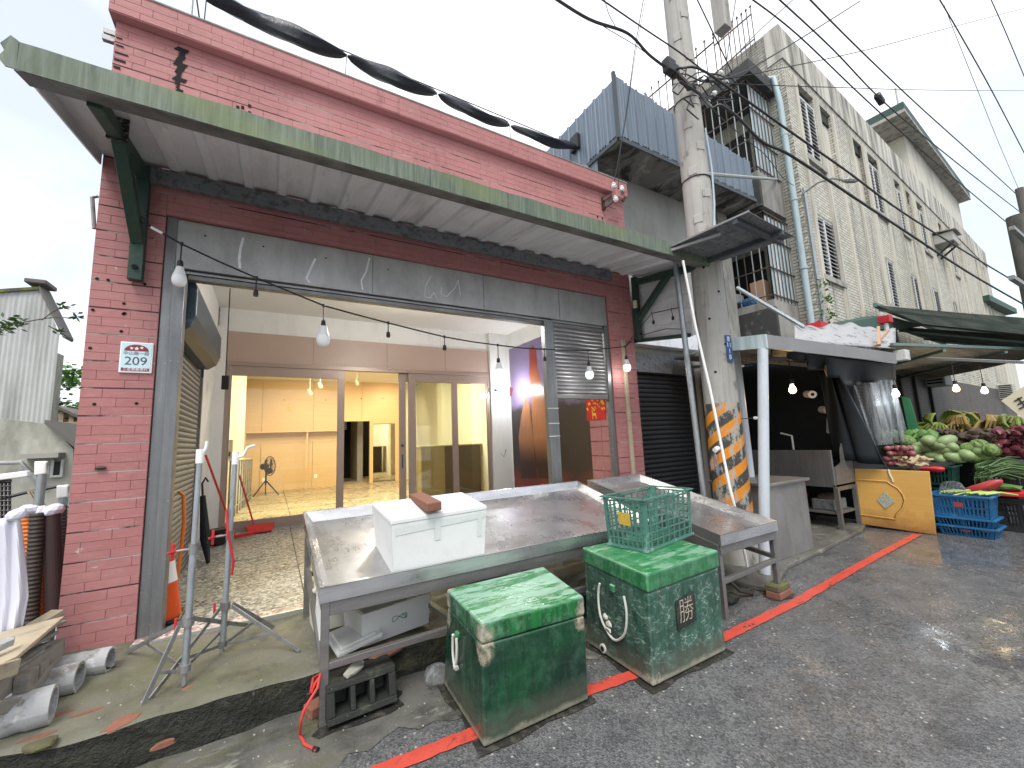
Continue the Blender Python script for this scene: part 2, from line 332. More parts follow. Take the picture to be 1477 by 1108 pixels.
# green fish boxes
def boxmat(name, wet, dry, dark, tdry, rough, corners=(), scratch=0):
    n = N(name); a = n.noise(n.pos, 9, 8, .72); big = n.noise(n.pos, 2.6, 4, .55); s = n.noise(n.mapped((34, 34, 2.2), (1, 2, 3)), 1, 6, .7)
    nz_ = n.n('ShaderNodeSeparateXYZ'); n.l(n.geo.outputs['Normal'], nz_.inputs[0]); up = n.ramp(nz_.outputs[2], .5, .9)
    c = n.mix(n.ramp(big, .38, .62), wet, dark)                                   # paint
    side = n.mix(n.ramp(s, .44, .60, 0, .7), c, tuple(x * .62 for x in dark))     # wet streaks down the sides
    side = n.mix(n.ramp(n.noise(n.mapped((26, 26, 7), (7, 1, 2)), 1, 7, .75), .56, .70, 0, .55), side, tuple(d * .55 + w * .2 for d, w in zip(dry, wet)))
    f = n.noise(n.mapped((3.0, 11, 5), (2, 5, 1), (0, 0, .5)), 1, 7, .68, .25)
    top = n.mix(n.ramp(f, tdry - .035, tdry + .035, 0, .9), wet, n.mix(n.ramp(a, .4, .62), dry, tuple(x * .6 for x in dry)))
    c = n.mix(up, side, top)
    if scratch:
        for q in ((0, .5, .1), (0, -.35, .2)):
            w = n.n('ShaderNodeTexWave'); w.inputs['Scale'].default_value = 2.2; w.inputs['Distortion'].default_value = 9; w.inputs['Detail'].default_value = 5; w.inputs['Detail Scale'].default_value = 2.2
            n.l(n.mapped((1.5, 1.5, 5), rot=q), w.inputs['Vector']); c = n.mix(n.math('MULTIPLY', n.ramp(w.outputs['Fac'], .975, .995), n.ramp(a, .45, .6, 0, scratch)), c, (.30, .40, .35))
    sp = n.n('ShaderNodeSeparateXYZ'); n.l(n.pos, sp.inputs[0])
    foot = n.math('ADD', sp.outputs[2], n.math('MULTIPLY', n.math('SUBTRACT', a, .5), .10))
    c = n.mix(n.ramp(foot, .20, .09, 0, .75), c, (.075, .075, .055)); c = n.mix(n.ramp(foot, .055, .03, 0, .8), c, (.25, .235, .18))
    c = n.mix(n.ramp(n.noise(n.pos, 46, 3, .7), .70, .74, 0, .5), c, (.30, .33, .29))
    for p, r in corners:
        v = n.n('ShaderNodeVectorMath', operation='DISTANCE'); n.l(n.pos, v.inputs[0]); v.inputs[1].default_value = p
        d = n.math('ADD', v.outputs['Value'], n.math('MULTIPLY', n.math('SUBTRACT', a, .5), .16))
        c = n.mix(n.ramp(d, r, r - .035, 0, .92), c, n.mix(n.ramp(n.noise(n.pos, 36, 5, .7), .4, .62), (.42, .36, .27), (.13, .12, .085)))
    pe = n.geo.outputs['Pointiness']; c = n.mix(n.ramp(n.math('ADD', pe, n.math('MULTIPLY', n.math('SUBTRACT', a, .5), .15)), .545, .59, 0, .5), c, tuple(min(.5, x * 1.25) for x in dry))
    n.bsdf(c, n.math('ADD', n.ramp(f, tdry - .03, tdry + .03, rough, rough + .3), n.math('MULTIPLY', a, .1)), 0, n.bump(n.noise(n.pos, 34, 6, .75), .3, .006), .5)
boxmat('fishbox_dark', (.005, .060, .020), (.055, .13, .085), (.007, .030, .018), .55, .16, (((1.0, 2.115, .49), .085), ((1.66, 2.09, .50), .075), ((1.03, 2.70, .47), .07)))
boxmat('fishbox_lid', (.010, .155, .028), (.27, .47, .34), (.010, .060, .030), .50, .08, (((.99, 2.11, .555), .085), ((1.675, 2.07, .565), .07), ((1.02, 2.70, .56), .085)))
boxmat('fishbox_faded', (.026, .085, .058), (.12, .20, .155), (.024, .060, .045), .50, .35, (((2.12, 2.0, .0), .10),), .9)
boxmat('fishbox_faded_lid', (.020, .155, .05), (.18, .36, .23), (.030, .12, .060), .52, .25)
M('worn_edge', (.36, .31, .23), .85, var=.3, vscale=14, stains=[dict(c=(.10, .10, .065), s=(14, 14, 14), t=.58, a=.8), dict(c=(.05, .14, .07), s=(20, 20, 20), t=.64, a=.6)], bump=.5)
M('rope_white', (.55, .55, .50), .85, var=.15, bump=.5, bscale=160)
M('crate_green', (.06, .165, .13), .45, var=.2, vscale=6, stains=[dict(c=(.32, .45, .40), s=(9, 9, 9), t=.62, w=.06, a=.6)], bump=.1)
M('yellow_label', (.50, .33, .04), .6, stains=[dict(c=(.10, .08, .03), s=(70, 70, 70), t=.6, a=.6)])
M('foam', (.64, .65, .64), .8, var=.07, fine=.09, fscale=130, stains=[dict(c=(.52, .52, .48), s=(5, 5, 5), t=.64, w=.1, a=.5)], bump=.25, bscale=140)
M('foam_stain', (.60, .59, .52), .75, var=.1, fine=.05, stains=[dict(c=(.30, .28, .20), s=(4, 4, 4), t=.58, w=.1, a=.6)], bump=.25, bscale=140)
M('tape_clear', (.58, .61, .59), .25, var=.1, spec=.6)
M('green_ink', (.03, .16, .06), .7)
M('beige_tub', (.30, .26, .20), .6, var=.2, stains=[dict(c=(.12, .10, .07), s=(5, 5, 3), t=.56, a=.7)])
M('black_block', (.018, .020, .018), .6, var=.4, vscale=9, stains=[dict(c=(.075, .08, .05), s=(9, 9, 9), t=.6, a=.7), dict(c=(.30, .30, .27), s=(60, 60, 60), t=.68, w=.03, a=.7)], bump=.7, bscale=110, bdist=.01)
M('pale_stone', (.30, .29, .25), .85, var=.25, vscale=10, bump=.6, bscale=50)
M('red_rope', (.52, .045, .035), .6, var=.15, bump=.4, bscale=160)
M('black_plastic', (.014, .014, .015), .4, var=.2, bump=.02)
M('wire_black', (.018, .018, .020), .5, var=.2, bump=0)
M('white_plastic', (.78, .78, .77), .35, var=.04, fine=0, bump=0)
M('bulb_white', (.88, .88, .88), .25, var=.02, fine=0, bump=0)
M('galv_post', (.33, .36, .38), .42, .6, var=.2, vscale=14, stains=[dict(c=(.17, .18, .19), s=(30, 30, 9), t=.6, a=.6)], bump=.05)
M('galv_leg', (.27, .27, .27), .5, .6, var=.3, stains=[dict(c=(.13, .12, .11), s=(12, 12, 12), t=.56, a=.7)])
M('white_pole', (.46, .50, .54), .4, .1, var=.1, stains=[dict(c=(.36, .40, .43), s=(9, 9, 3), t=.6, a=.5)], bump=.04)
M('red_plastic', (.48, .02, .025), .4, var=.15)
M('sign_blue', (.52, .68, .74), .35, var=.03, fine=.02, bump=0)
M('sign_white', (.80, .80, .80), .4, var=.03, fine=0, bump=0)
M('sign_ink', (.075, .05, .065), .5, var=.05, fine=0, bump=0)
M('sign_red', (.22, .025, .04), .5, var=.05, fine=0, bump=0)
M('plate_blue', (.03, .09, .24), .4, var=.1)
M('paper_red', (.55, .018, .02), .55, var=.08, fine=0, bump=0)
M('paper_gold', (.75, .45, .03), .4, var=.1, fine=0, bump=0)
n = N('glass'); tr = n.n('ShaderNodeBsdfTransparent'); gl = n.n('ShaderNodeBsdfGlossy'); gl.inputs['Roughness'].default_value = .02
fr = n.n('ShaderNodeFresnel'); fr.inputs['IOR'].default_value = 1.5; tr.inputs['Color'].default_value = (.93, .95, .93, 1)
ms = n.n('ShaderNodeMixShader'); n.l(fr.outputs[0], ms.inputs[0]); n.l(tr.outputs[0], ms.inputs[1]); n.l(gl.outputs[0], ms.inputs[2]); n.l(ms.outputs[0], n.out.inputs[0])
n = N('clear_film'); tr = n.n('ShaderNodeBsdfTransparent'); pb = n.n('ShaderNodeBsdfPrincipled'); pb.inputs['Base Color'].default_value = (.30, .32, .34, 1); pb.inputs['Roughness'].default_value = .18
wr = n.noise(n.mapped((16, 16, 1.6)), 1, 4, .6); n.l(n.bump(wr, .8, .03), pb.inputs['Normal'])
ms = n.n('ShaderNodeMixShader'); n.l(n.ramp(wr, .42, .72, .12, .6), ms.inputs[0]); n.l(tr.outputs[0], ms.inputs[1]); n.l(pb.outputs[0], ms.inputs[2]); n.l(ms.outputs[0], n.out.inputs[0])
def emit(name, col, st):
    n = N(name); e = n.n('ShaderNodeEmission'); e.inputs[0].default_value = (*col, 1); e.inputs[1].default_value = st; n.l(e.outputs[0], n.out.inputs[0])
emit('lamp_white', (1, 1, 1), 3); emit('lamp_warm', (1, .72, .35), 3); emit('bulb_glow', (.95, .97, 1), 1.1)
M('mirror', (.75, .75, .70), .03, 1, var=0, fine=0, bump=0)
M('black_tarp', (.010, .013, .016), .6, var=.3, bump=.25, bscale=14, bdist=.02, spec=.2)
M('tarp_roll', (.014, .017, .026), .4, var=.3, vscale=14, bump=.3, bscale=14, bdist=.03, spec=.5)
M('white_cloth', (.62, .62, .70), .8, var=.06, fine=.02, bump=.1, bscale=30)
M('orange_plastic', (.62, .15, .012), .5, var=.15, stains=[dict(c=(.30, .08, .02), s=(5, 5, 2), t=.64, a=.5)])
M('maroon_plastic', (.045, .026, .026), .5, var=.25)
M('shutter_dirt', (.1, .1, .1))
M('brown_iron', (.04, .03, .024), .6, var=.35)
M('cone_orange', (.70, .085, .012), .45, var=.1)
M('grey_pipe', (.34, .345, .35), .7, var=.15, stains=[dict(c=(.14, .125, .11), s=(7, 7, 7), t=.58, w=.06, a=.8), dict(c=(.56, .57, .58), s=(16, 16, 16), t=.60, w=.04, a=.6)], bump=.3, bscale=40)
n = N('pale_timber'); g = n.noise(n.mapped((7, 7, 40)), 1, 6, .7); g2 = n.noise(n.pos, 3, 5, .7)
c = n.mix(g, (.30, .245, .17), (.48, .41, .30)); c = n.mix(n.ramp(g2, .55, .7, 0, .7), c, (.15, .14, .12)); n.bsdf(c, .85, 0, n.bump(g, .4, .004), .2)
n = N('grey_timber'); g = n.noise(n.mapped((7, 7, 40)), 1, 6, .7); g2 = n.noise(n.pos, 5, 5, .7)
c = n.mix(g, (.16, .15, .13), (.29, .27, .235)); c = n.mix(n.ramp(g2, .55, .7, 0, .7), c, (.08, .075, .065)); n.bsdf(c, .9, 0, n.bump(g, .4, .004), .2)
M('old_sheet', (.42, .43, .42), .75, .1, var=.15, stains=[dict(c=(.50, .51, .50), s=(9, 9, .5), t=.56, w=.1, a=.6), dict(c=(.22, .22, .21), s=(7, 7, .6), t=.58, w=.1, a=.6)], bump=.1)
M('old_plaster', (.36, .36, .31), .85, var=.2, stains=[dict(c=(.13, .13, .09), s=(2.5, 2.5, 1), t=.55, w=.1, a=.7), dict(c=(.52, .52, .48), s=(4, 4, 2), t=.62, a=.5)], bump=.3)
M('moss_roof', (.075, .075, .05), .9, var=.3, stains=[dict(c=(.17, .19, .03), s=(2.5, 2.5, 2.5), t=.46, a=.8)])
M('roof_edge', (.13, .12, .11), .85)
M('hut_timber', (.42, .27, .17), .8, var=.25)
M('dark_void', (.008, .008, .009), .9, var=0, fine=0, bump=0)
# apartment mosaic
n = N('mosaic_tile'); uv = n.n('ShaderNodeTexCoord').outputs['UV']; bk = n.n('ShaderNodeTexBrick'); n.l(uv, bk.inputs['Vector'])
bk.inputs['Scale'].default_value = 1; bk.inputs['Brick Width'].default_value = .24; bk.inputs['Row Height'].default_value = .075; bk.inputs['Mortar Size'].default_value = .009; bk.offset = .5
bk.inputs['Color1'].default_value = (.57, .555, .485, 1); bk.inputs['Color2'].default_value = (.43, .415, .35, 1); bk.inputs['Mortar'].default_value = (.16, .145, .12, 1)
c = n.mix(1.0, bk.outputs['Color'], n.mix(n.noise(n.pos, .8, 6, .6), G(.75), G(1.2)), 'MULTIPLY')
c = n.mix(n.ramp(n.noise(n.mapped((3.2, 3.2, .30)), 1, 8, .75), .53, .66, 0, .85), c, (.12, .112, .10))
sp = n.n('ShaderNodeSeparateXYZ'); n.l(n.pos, sp.inputs[0])
tp = n.math('ADD', sp.outputs[2], n.math('MULTIPLY', n.noise(n.mapped((1.1, 1.1, .4)), 1, 6, .7), 3.2))
c = n.mix(n.ramp(tp, 11.2, 12.6, 0, .55), c, (.15, .145, .13))
n.bsdf(c, .7, 0, n.bump(bk.outputs['Fac'], -.5, .012), .35)
n = N('shaded_tile'); uv = n.n('ShaderNodeTexCoord').outputs['UV']; bk = n.n('ShaderNodeTexBrick'); n.l(uv, bk.inputs['Vector'])  # darker copy of the mosaic, shade under the awnings put into its colour
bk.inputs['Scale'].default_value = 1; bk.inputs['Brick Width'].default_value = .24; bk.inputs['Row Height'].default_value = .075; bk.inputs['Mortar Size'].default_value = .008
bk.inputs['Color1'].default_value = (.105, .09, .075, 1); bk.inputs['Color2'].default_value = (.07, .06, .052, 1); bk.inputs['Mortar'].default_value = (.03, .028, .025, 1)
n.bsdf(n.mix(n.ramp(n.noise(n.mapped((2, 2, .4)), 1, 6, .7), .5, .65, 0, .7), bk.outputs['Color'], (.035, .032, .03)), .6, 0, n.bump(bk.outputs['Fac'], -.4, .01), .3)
M('wet_dirt', (.028, .027, .024), .25, var=.4, vscale=9, stains=[dict(c=(.10, .095, .075), s=(12, 12, 12), t=.58, a=.6)], bump=.3)
M('streaked_render', (.52, .50, .44), .85, var=.15, stains=[dict(c=(.085, .083, .077), s=(4.2, 4.2, .35), t=.52, w=.1, a=.85), dict(c=(.52, .5, .44), s=(1.5, 1.5, .6), t=.6, a=.4)], bump=.2)
M('pale_render', (.52, .50, .43), .85, var=.1, stains=[dict(c=(.16, .15, .14), s=(2.8, 2.8, .25), t=.6, w=.1, a=.7)], bump=.2)
M('window_white', (.52, .53, .52), .5, var=.1, stains=[dict(c=(.25, .25, .23), s=(6, 6, 3), t=.6, a=.6)])
M('sill', (.33, .32, .29), .85, stains=[dict(c=(.10, .1, .09), s=(4, 4, 2), t=.56, a=.7)])
M('dark_opening', (.022, .021, .020), .7, var=.2)
M('pale_blue_sheet', (.33, .40, .43), .4, 0, var=.1, stains=[dict(c=(.62, .72, .73), s=(9, 9, .5), t=.52, w=.12, a=.7)])
M('cage_iron', (.085, .075, .07), .7, .2, var=.3, stains=[dict(c=(.20, .09, .04), s=(9, 9, 3), t=.56, a=.7)])
M('cage_pale', (.36, .38, .37), .6, .2, var=.2)
M('pipe_blue', (.34, .43, .46), .5, var=.12, stains=[dict(c=(.18, .21, .22), s=(7, 7, 1), t=.6, a=.5)])
M('green_roof', (.03, .07, .055), .6, var=.3)
M('blue_bag', (.03, .16, .36), .4, var=.2)
# pole
n = N('pole_concrete'); c = n.mix(n.noise(n.pos, 3, 6, .65), (.30, .285, .26), (.42, .41, .385)); c = n.mix(n.ramp(n.noise(n.mapped((9, 9, .5)), 1, 6, .7), .52, .68, 0, .7), c, (.16, .145, .13))
c = n.mix(n.ramp(n.noise(n.mapped((3, 3, 2), (4, 2, 1)), 1, 6, .7), .60, .68, 0, .7), c, (.12, .11, .08))
n.bsdf(c, .85, 0, n.bump(n.noise(n.pos, 60, 5, .7), .3, .006), .3)
n = N('pole_stripe'); uv = n.n('ShaderNodeTexCoord').outputs['UV']; sx = n.n('ShaderNodeSeparateXYZ'); n.l(uv, sx.inputs[0])
q = n.math('FRACT', n.math('ADD', n.math('MULTIPLY', sx.outputs[1], 2.75), n.math('MULTIPLY', sx.outputs[0], -3.0)), 0)
worn = n.noise(n.mapped((11, 11, 5)), 1, 7, .75); w2 = n.noise(n.mapped((4, 4, 2), (3, 3, 3)), 1, 5, .6)
c = n.mix(n.ramp(n.math('ADD', q, n.math('MULTIPLY', n.math('SUBTRACT', worn, .5), .16)), .46, .50), (.58, .21, .012), (.05, .05, .047))
wv = n.math('ADD', n.math('MULTIPLY', worn, .55), n.math('MULTIPLY', w2, .45))
c = n.mix(n.ramp(wv, .505, .55, 0, .9), c, (.34, .325, .29)); c = n.mix(n.ramp(n.noise(n.pos, 70, 3, .7), .62, .68, 0, .7), c, (.28, .27, .24))
n.bsdf(c, .75, 0, n.bump(worn, .4, .006), .3)
M('pole_dark', (.115, .11, .10), .9, stains=[dict(c=(.05, .05, .045), s=(4, 4, .8), t=.55, a=.7)], bump=.3)
M('insulator', (.75, .75, .73), .3, var=.05)
def canvas(name, a, b, tr_):
    n = N(name); c = n.mix(n.ramp(n.noise(n.mapped((.6, 3, 3)), 1, 6, .65), .42, .62), a, b); d = n.n('ShaderNodeBsdfDiffuse'); t = n.n('ShaderNodeBsdfTranslucent'); n.l(c, d.inputs[0]); n.l(c, t.inputs[0])
    m_ = n.n('ShaderNodeMixShader'); m_.inputs[0].default_value = tr_; n.l(d.outputs[0], m_.inputs[1]); n.l(t.outputs[0], m_.inputs[2]); n.l(m_.outputs[0], n.out.inputs[0])
canvas('awning_green', (.10, .125, .11), (.19, .195, .17), .3); canvas('awning_olive', (.26, .225, .16), (.13, .12, .09), .22)
M('awning_rail', (.13, .19, .18), .5, .2, var=.2)
M('alu_rail', (.42, .42, .42), .4, .6, var=.15)
M('white_tarp', (.33, .33, .34), .6, var=.08, stains=[dict(c=(.06, .06, .06), s=(5, 5, 12), t=.60, w=.03, a=.8)], bump=.3, bscale=12, bdist=.02)
M('red_tarp', (.45, .02, .03), .5, var=.2)
M('stall_fascia', (.24, .24, .24), .5, .5, var=.2, stains=[dict(c=(.20, .19, .18), s=(2, 2, 6), t=.56, w=.12, a=.6)])
n = N('oak_board'); g = n.noise(n.mapped((2, 2, 30)), 1, 6, .65); c = n.mix(g, (.44, .235, .05), (.60, .36, .105)); sp = n.n('ShaderNodeSeparateXYZ'); n.l(n.pos, sp.inputs[0])
c = n.mix(n.ramp(n.math('ADD', sp.outputs[2], n.math('MULTIPLY', n.noise(n.pos, 4, 5, .7), .5)), .58, .30, 0, .75), c, (.20, .075, .02)); n.bsdf(c, .4, 0, n.bump(g, .08, .003), .4)
M('oak_groove', (.17, .08, .02), .6)
M('tile_inlay', (.33, .36, .30), .4, stains=[dict(c=(.12, .15, .10), s=(60, 60, 60), t=.54, w=.04, a=.8)])
M('crate_blue', (.018, .115, .26), .4, var=.15, stains=[dict(c=(.10, .22, .36), s=(8, 8, 8), t=.64, a=.5)], bump=.05)
M('crate_black', (.022, .024, .026), .5, var=.2)
M('crate_dkgreen', (.012, .055, .040), .45, var=.2)
M('crate_logo', (.33, .06, .06), .6)
M('winter_melon', (.20, .27, .12), .45, var=.2, stains=[dict(c=(.18, .27, .11), s=(16, 16, 16), t=.56, a=.5)], bump=.08)
M('cabbage', (.13, .20, .06), .5, var=.25, vscale=9, bump=.6, bscale=16, bdist=.02)
M('leaf_green', (.07, .16, .035), .5, var=.35, vscale=9)
M('scallion', (.08, .15, .045), .45, var=.35, vscale=12)
M('celery', (.30, .40, .10), .45, var=.2)
M('banana_green', (.12, .155, .025), .5, var=.25, rand=.2)
M('banana_ripe', (.20, .135, .04), .5, var=.3, rand=.25)
M('onion_red', (.22, .07, .08), .45, var=.25, rand=.25)
M('ginger', (.40, .31, .19), .7, var=.2, rand=.15)
M('red_fruit', (.11, .02, .03), .45, var=.35, rand=.3)
M('brown_root', (.075, .05, .036), .8, var=.3, rand=.25)
M('pink_bag', (.36, .04, .045), .4, var=.2)
M('cardboard_cream', (.58, .52, .38), .8, var=.06, fine=.03, bump=.05)
M('ink_black', (.03, .03, .03), .7)
M('ac_case', (.36, .36, .33), .6, var=.1)
M('steel_cabinet', (.24, .235, .23), .5, .5, var=.2, stains=[dict(c=(.13, .125, .12), s=(3, 3, 1.2), t=.56, w=.12, a=.7)])
M('bark', (.10, .08, .06), .9, var=.3, bump=.5)
n = N('foliage'); oi = n.n('ShaderNodeObjectInfo'); c = n.mix(n.noise(n.pos, 3.2, 4), (.05, .13, .025), (.13, .25, .06)); b = n.bsdf(c, .55, 0, None, .3)
M('green_banner', (.02, .13, .055), .6, var=.15, stains=[dict(c=(.5, .45, .2), s=(9, 9, 5), t=.68, w=.03, a=.7)])
# =================================================================== ground
MB().box(-150, 250, -150, 250, -.3, 0).build('road', 'asphalt', kind='structure')
g = MB(); rr = random.Random(3); nseg = 110       # gutter apron between kerb and asphalt
lo = [(-6 + 10.2 * k / nseg, 2.50 + .05 * math.sin(k * .9) + .04 * math.sin(k * 2.3) + rr.uniform(-.018, .018)) for k in range(nseg + 1)]
for (x0, y0), (x1, y1) in zip(lo, lo[1:]): g.q((x0, y0, .004), (x1, y1, .004), (x1, 3.2, .004), (x0, 3.2, .004))
g.build('gutter_apron', 'apron', kind='structure')
# red kerb line: worn strips with broken edges
def redline(pts, w):
    m = MB(); L_, R_ = [], []
    tot = [V(p) for p in pts]; fine = []
    for a, b in zip(tot, tot[1:]):
        n_ = max(2, int((b - a).length / .05)); fine += [a.lerp(b, k / n_) for k in range(n_)]
    fine.append(tot[-1])
    for p in fine:
        L_.append((p.x, p.y - w / 2 + rr.uniform(-.006, .006), .008)); R_.append((p.x, p.y + w / 2 + rr.uniform(-.006, .006), .008))
    for k in range(len(fine) - 1): m.q(L_[k], L_[k + 1], R_[k + 1], R_[k])
    m.build('road_marking', 'red_paint', kind='structure')
redline([(-.6, 2.325, 0), (.6, 2.30, 0), (1.25, 2.27, 0), (2.6, 2.14, 0), (4.17, 2.16, 0), (6, 2.27, 0), (7.99, 2.36, 0)], .094)
# sidewalk: raised old slab, worn edge
YK = 3.07
def zt(x, y): return .205 + (0 if x > 0 else min(.05, -.03 * x)) + .02 * max(0, min(1, (y - 3.07)))
def edge(x): return YK + .010 * math.sin(x * 2.3) + .007 * math.sin(x * 9.1) + .006 * math.sin(x * 23) + .012 * max(0, math.sin(x * 4.1 + 1)) ** 8
X0, X1, NX = -7.0, 3.25, 220
m = MB()
def ztop(x, y):
    e = max(0, 1 - (y - edge(x)) / .05)
    return zt(x, y) + .006 * math.sin(x * 13 + y * 7) * .8 + .004 * math.sin(y * 31 + x * 5) - .03 * e * e * (0.6 + .4 * math.sin(x * 6))
m.grid(lambda a, b: (lambda x: (lambda y: (x, y, ztop(x, y)))(edge(x) + b ** 1.6 * (4.26 - edge(x))))(X0 + (X1 - X0) * a), NX, 14)
m.build('sidewalk', 'pavement_top', kind='structure', smooth=True)
m = MB(); m.grid(lambda a, b: (lambda x: (x, edge(x) - (1 - b) * .03 + .012 * math.sin(x * 17 + b * 9) * (b < .99) * (b > 0), b * ztop(x, edge(x))))(X0 + (X1 - X0) * a), NX, 5)
m.q((X1, edge(X1), 0), (X1, 4.26, 0), (X1, 4.26, .22), (X1, edge(X1), ztop(X1, edge(X1))))
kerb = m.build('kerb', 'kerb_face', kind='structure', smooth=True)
# clay bricks showing through the broken slab
def brickpatch(u, v, w, d, rz=0, z=None):
    p = onz(u, v, .225); mb = MB(); k = 16; r2 = random.Random(int(u * 7 + v)); ca, sa = math.cos(rz), math.sin(rz)
    rad = [r2.uniform(.72, 1.12) for _ in range(k)]
    def pt(i, f, dz):
        a = 2 * math.pi * i / k; x, y = math.cos(a) * w / 2 * rad[i % k] * f, math.sin(a) * d / 2 * rad[i % k] * f; X, Y = p.x + x * ca - y * sa, p.y + x * sa + y * ca
        return V((X, Y, ztop(X, Y) + dz))
    for i in range(k):
        for f0, f1, z0, z1 in ((1.0, .93, -.004, .003), (.93, .5, .003, .0045), (.5, .02, .0045, .005)): mb.q(pt(i, f0, z0), pt(i + 1, f0, z0), pt(i + 1, f1, z1), pt(i, f1, z1))
    mb.build('brick', 'clay_brick', kerb)
for a in ((178, 1038, .17, .06, .25), (127, 1029, .15, .045, .2), (92, 1031, .11, .045, .2), (270, 990, .07, .035, .2), (52, 1066, .14, .04, .3)): brickpatch(*a)
def faceb(u, v, w, h):
    p = ony(u, v, YK - .02); r2 = random.Random(int(u)); y = edge(p.x) - .024; k = 12
    P = [V((p.x + math.cos(2 * math.pi * i / k) * w / 2 * r2.uniform(.8, 1.15), y, max(.01, p.z + math.sin(2 * math.pi * i / k) * h / 2 * r2.uniform(.7, 1.15) + math.cos(2 * math.pi * i / k) * .012))) for i in range(k)]
    MB().hexa([q + V((0, .04, 0)) for q in P], P).build('brick', 'clay_brick', kerb, bevel=.006)
faceb(239, 1073, .17, .036)
# concrete slab at the stalls on the right
m = MB(); pts = [(4.25, 2.42), (4.6, 2.5), (5.1, 2.66), (6.0, 2.72), (7.6, 2.86), (8.2, 3.0), (14, 3.3), (14, 5.2), (3.3, 5.2), (3.3, 3.3), (4.1, 2.9)]
m.hexa([(x, y, 0) for x, y in pts], [(x, y, .05) for x, y in pts]); m.build('pavement', 'apron', kind='structure', bevel=.012)
# =================================================================== shop house
SH = thing('shop_house', 'red tiled single storey shop with rolled up shutter and lit empty interior', 'shop', (1.7, 4.2, 0))
XL, XP, XQ, XR, YF, YG, ZT = -1.235, -.82, 4.13, 4.62, 4.2, 8.0, 5.46
C_ = .003
core = MB()
core.box(XL, XP, YF + C_, 4.75, .1, 5.22); core.box(XQ, XR, YF + C_, 4.62, .1, 5.22)              # pillars
core.box(XP, XQ, YF + C_, 4.5, 3.58, 5.22)                                                          # beam wall
core.box(XL, XR, YF + .5, YF + .68, 4.6, 5.3)                                                       # parapet back
core.box(XL - .03, XR + .03, YF - .0785, YF + .3, 5.225, 5.455)                                       # coping
core.build('wall', 'grout', SH)
MB().box(XL - .045, XR + .045, YF - .085, YF + .32, 5.455, 5.475).build('coping', 'concrete', SH, bevel=.006)
# wall tiles: regions in the facade plane (x0,x1,z0,z1,y)
TW, TH = .2435, .0695
tiles = []
def tregion(x0, x1, z0, z1, y, phase=0, zoff=0):
    k0 = math.floor((z0 - zoff) / TH); row = k0
    while zoff + row * TH < z1:
        a, b = max(z0, zoff + row * TH), min(z1, zoff + (row + 1) * TH)
        bigj = (row % 3 == 0)
        off = (row * .5 + phase + (0.17 if row % 3 == 1 else 0)) % 1 * TW; x = x0 - off
        while x < x1:
            l, r2 = max(x0, x), min(x1, x + TW)
            if r2 - l > .025 and b - a > .02: tiles.append((l + .0007, r2 - .0007, a + (.0085 if bigj else .0006), b - .0006, y))
            x += TW
        row += 1
tregion(XL, XP, .232, 5.222, YF, 0, .016); tregion(XP, XQ, 3.58, 5.222, YF, .3, .016); tregion(XQ, XR, .2, 5.222, YF, .1, .016)
tregion(XL - .03, XR + .03, 5.228, 5.455, YF - .082, .2, 5.228 - 0 * TH)
def tsize(t):
    a = proj((t[0], t[4], (t[2] + t[3]) / 2)); b = proj((t[1], t[4], (t[2] + t[3]) / 2)); c2 = proj(((t[0] + t[1]) / 2, t[4], t[2])); d = proj(((t[0] + t[1]) / 2, t[4], t[3]))
    x, y, z = (t[0] + t[1]) / 2, t[4], (t[2] + t[3]) / 2
    if not (0 < a[0] < 1477 and 0 < a[1] < 1108) or -9999 in (a[0], b[0]): return 0
    if y == YF and -.8 < x < 4.2 and 3.62 < z: # behind the canopy?
        e = proj((x, 2.97, 3.80)); f_ = proj((x, y, z))
        if f_[1] > proj((x * 2.97 / 4.2, 2.97, 3.80))[1] and z > 3.95: return 0
    return math.hypot(a[0] - b[0], a[1] - b[1]) * math.hypot(c2[0] - d[0], c2[1] - d[1])
tiles.sort(key=tsize, reverse=True)
tmesh = {}
for i, t in enumerate(tiles[:298]):
    w, h = round(t[1] - t[0], 3), round(t[3] - t[2], 3)
    if (w, h) not in tmesh:
        mb = MB(); e = .0015
        mb.hexa([(-w / 2, 0, -h / 2), (w / 2, 0, -h / 2), (w / 2, 0, h / 2), (-w / 2, 0, h / 2)], [(-w / 2 + e, -C_, -h / 2 + e), (w / 2 - e, -C_, -h / 2 + e), (w / 2 - e, -C_, h / 2 - e), (-w / 2 + e, -C_, h / 2 - e)])
        me = bpy.data.meshes.new('tile'); me.from_pydata([tuple(v) for v in mb.v], [], mb.f); me.materials.append(MATS['red_tile'])
        bm = bmesh.new(); bm.from_mesh(me); bmesh.ops.recalc_face_normals(bm, faces=bm.faces); bm.to_mesh(me); bm.free(); tmesh[(w, h)] = me
    inst('tile', tmesh[(w, h)], ((t[0] + t[1]) / 2, t[4] + C_ - .001 + rnd.uniform(0, .0025), (t[2] + t[3]) / 2), SH)
mb = MB()
for t in tiles[298:]:
    y = t[4] + C_ - .001 + rnd.uniform(0, .0025); e = .0015
    mb.hexa([(t[0], y, t[2]), (t[1], y, t[2]), (t[1], y, t[3]), (t[0], y, t[3])], [(t[0] + e, y - C_, t[2] + e), (t[1] - e, y - C_, t[2] + e), (t[1] - e, y - C_, t[3] - e), (t[0] + e, y - C_, t[3] - e)])
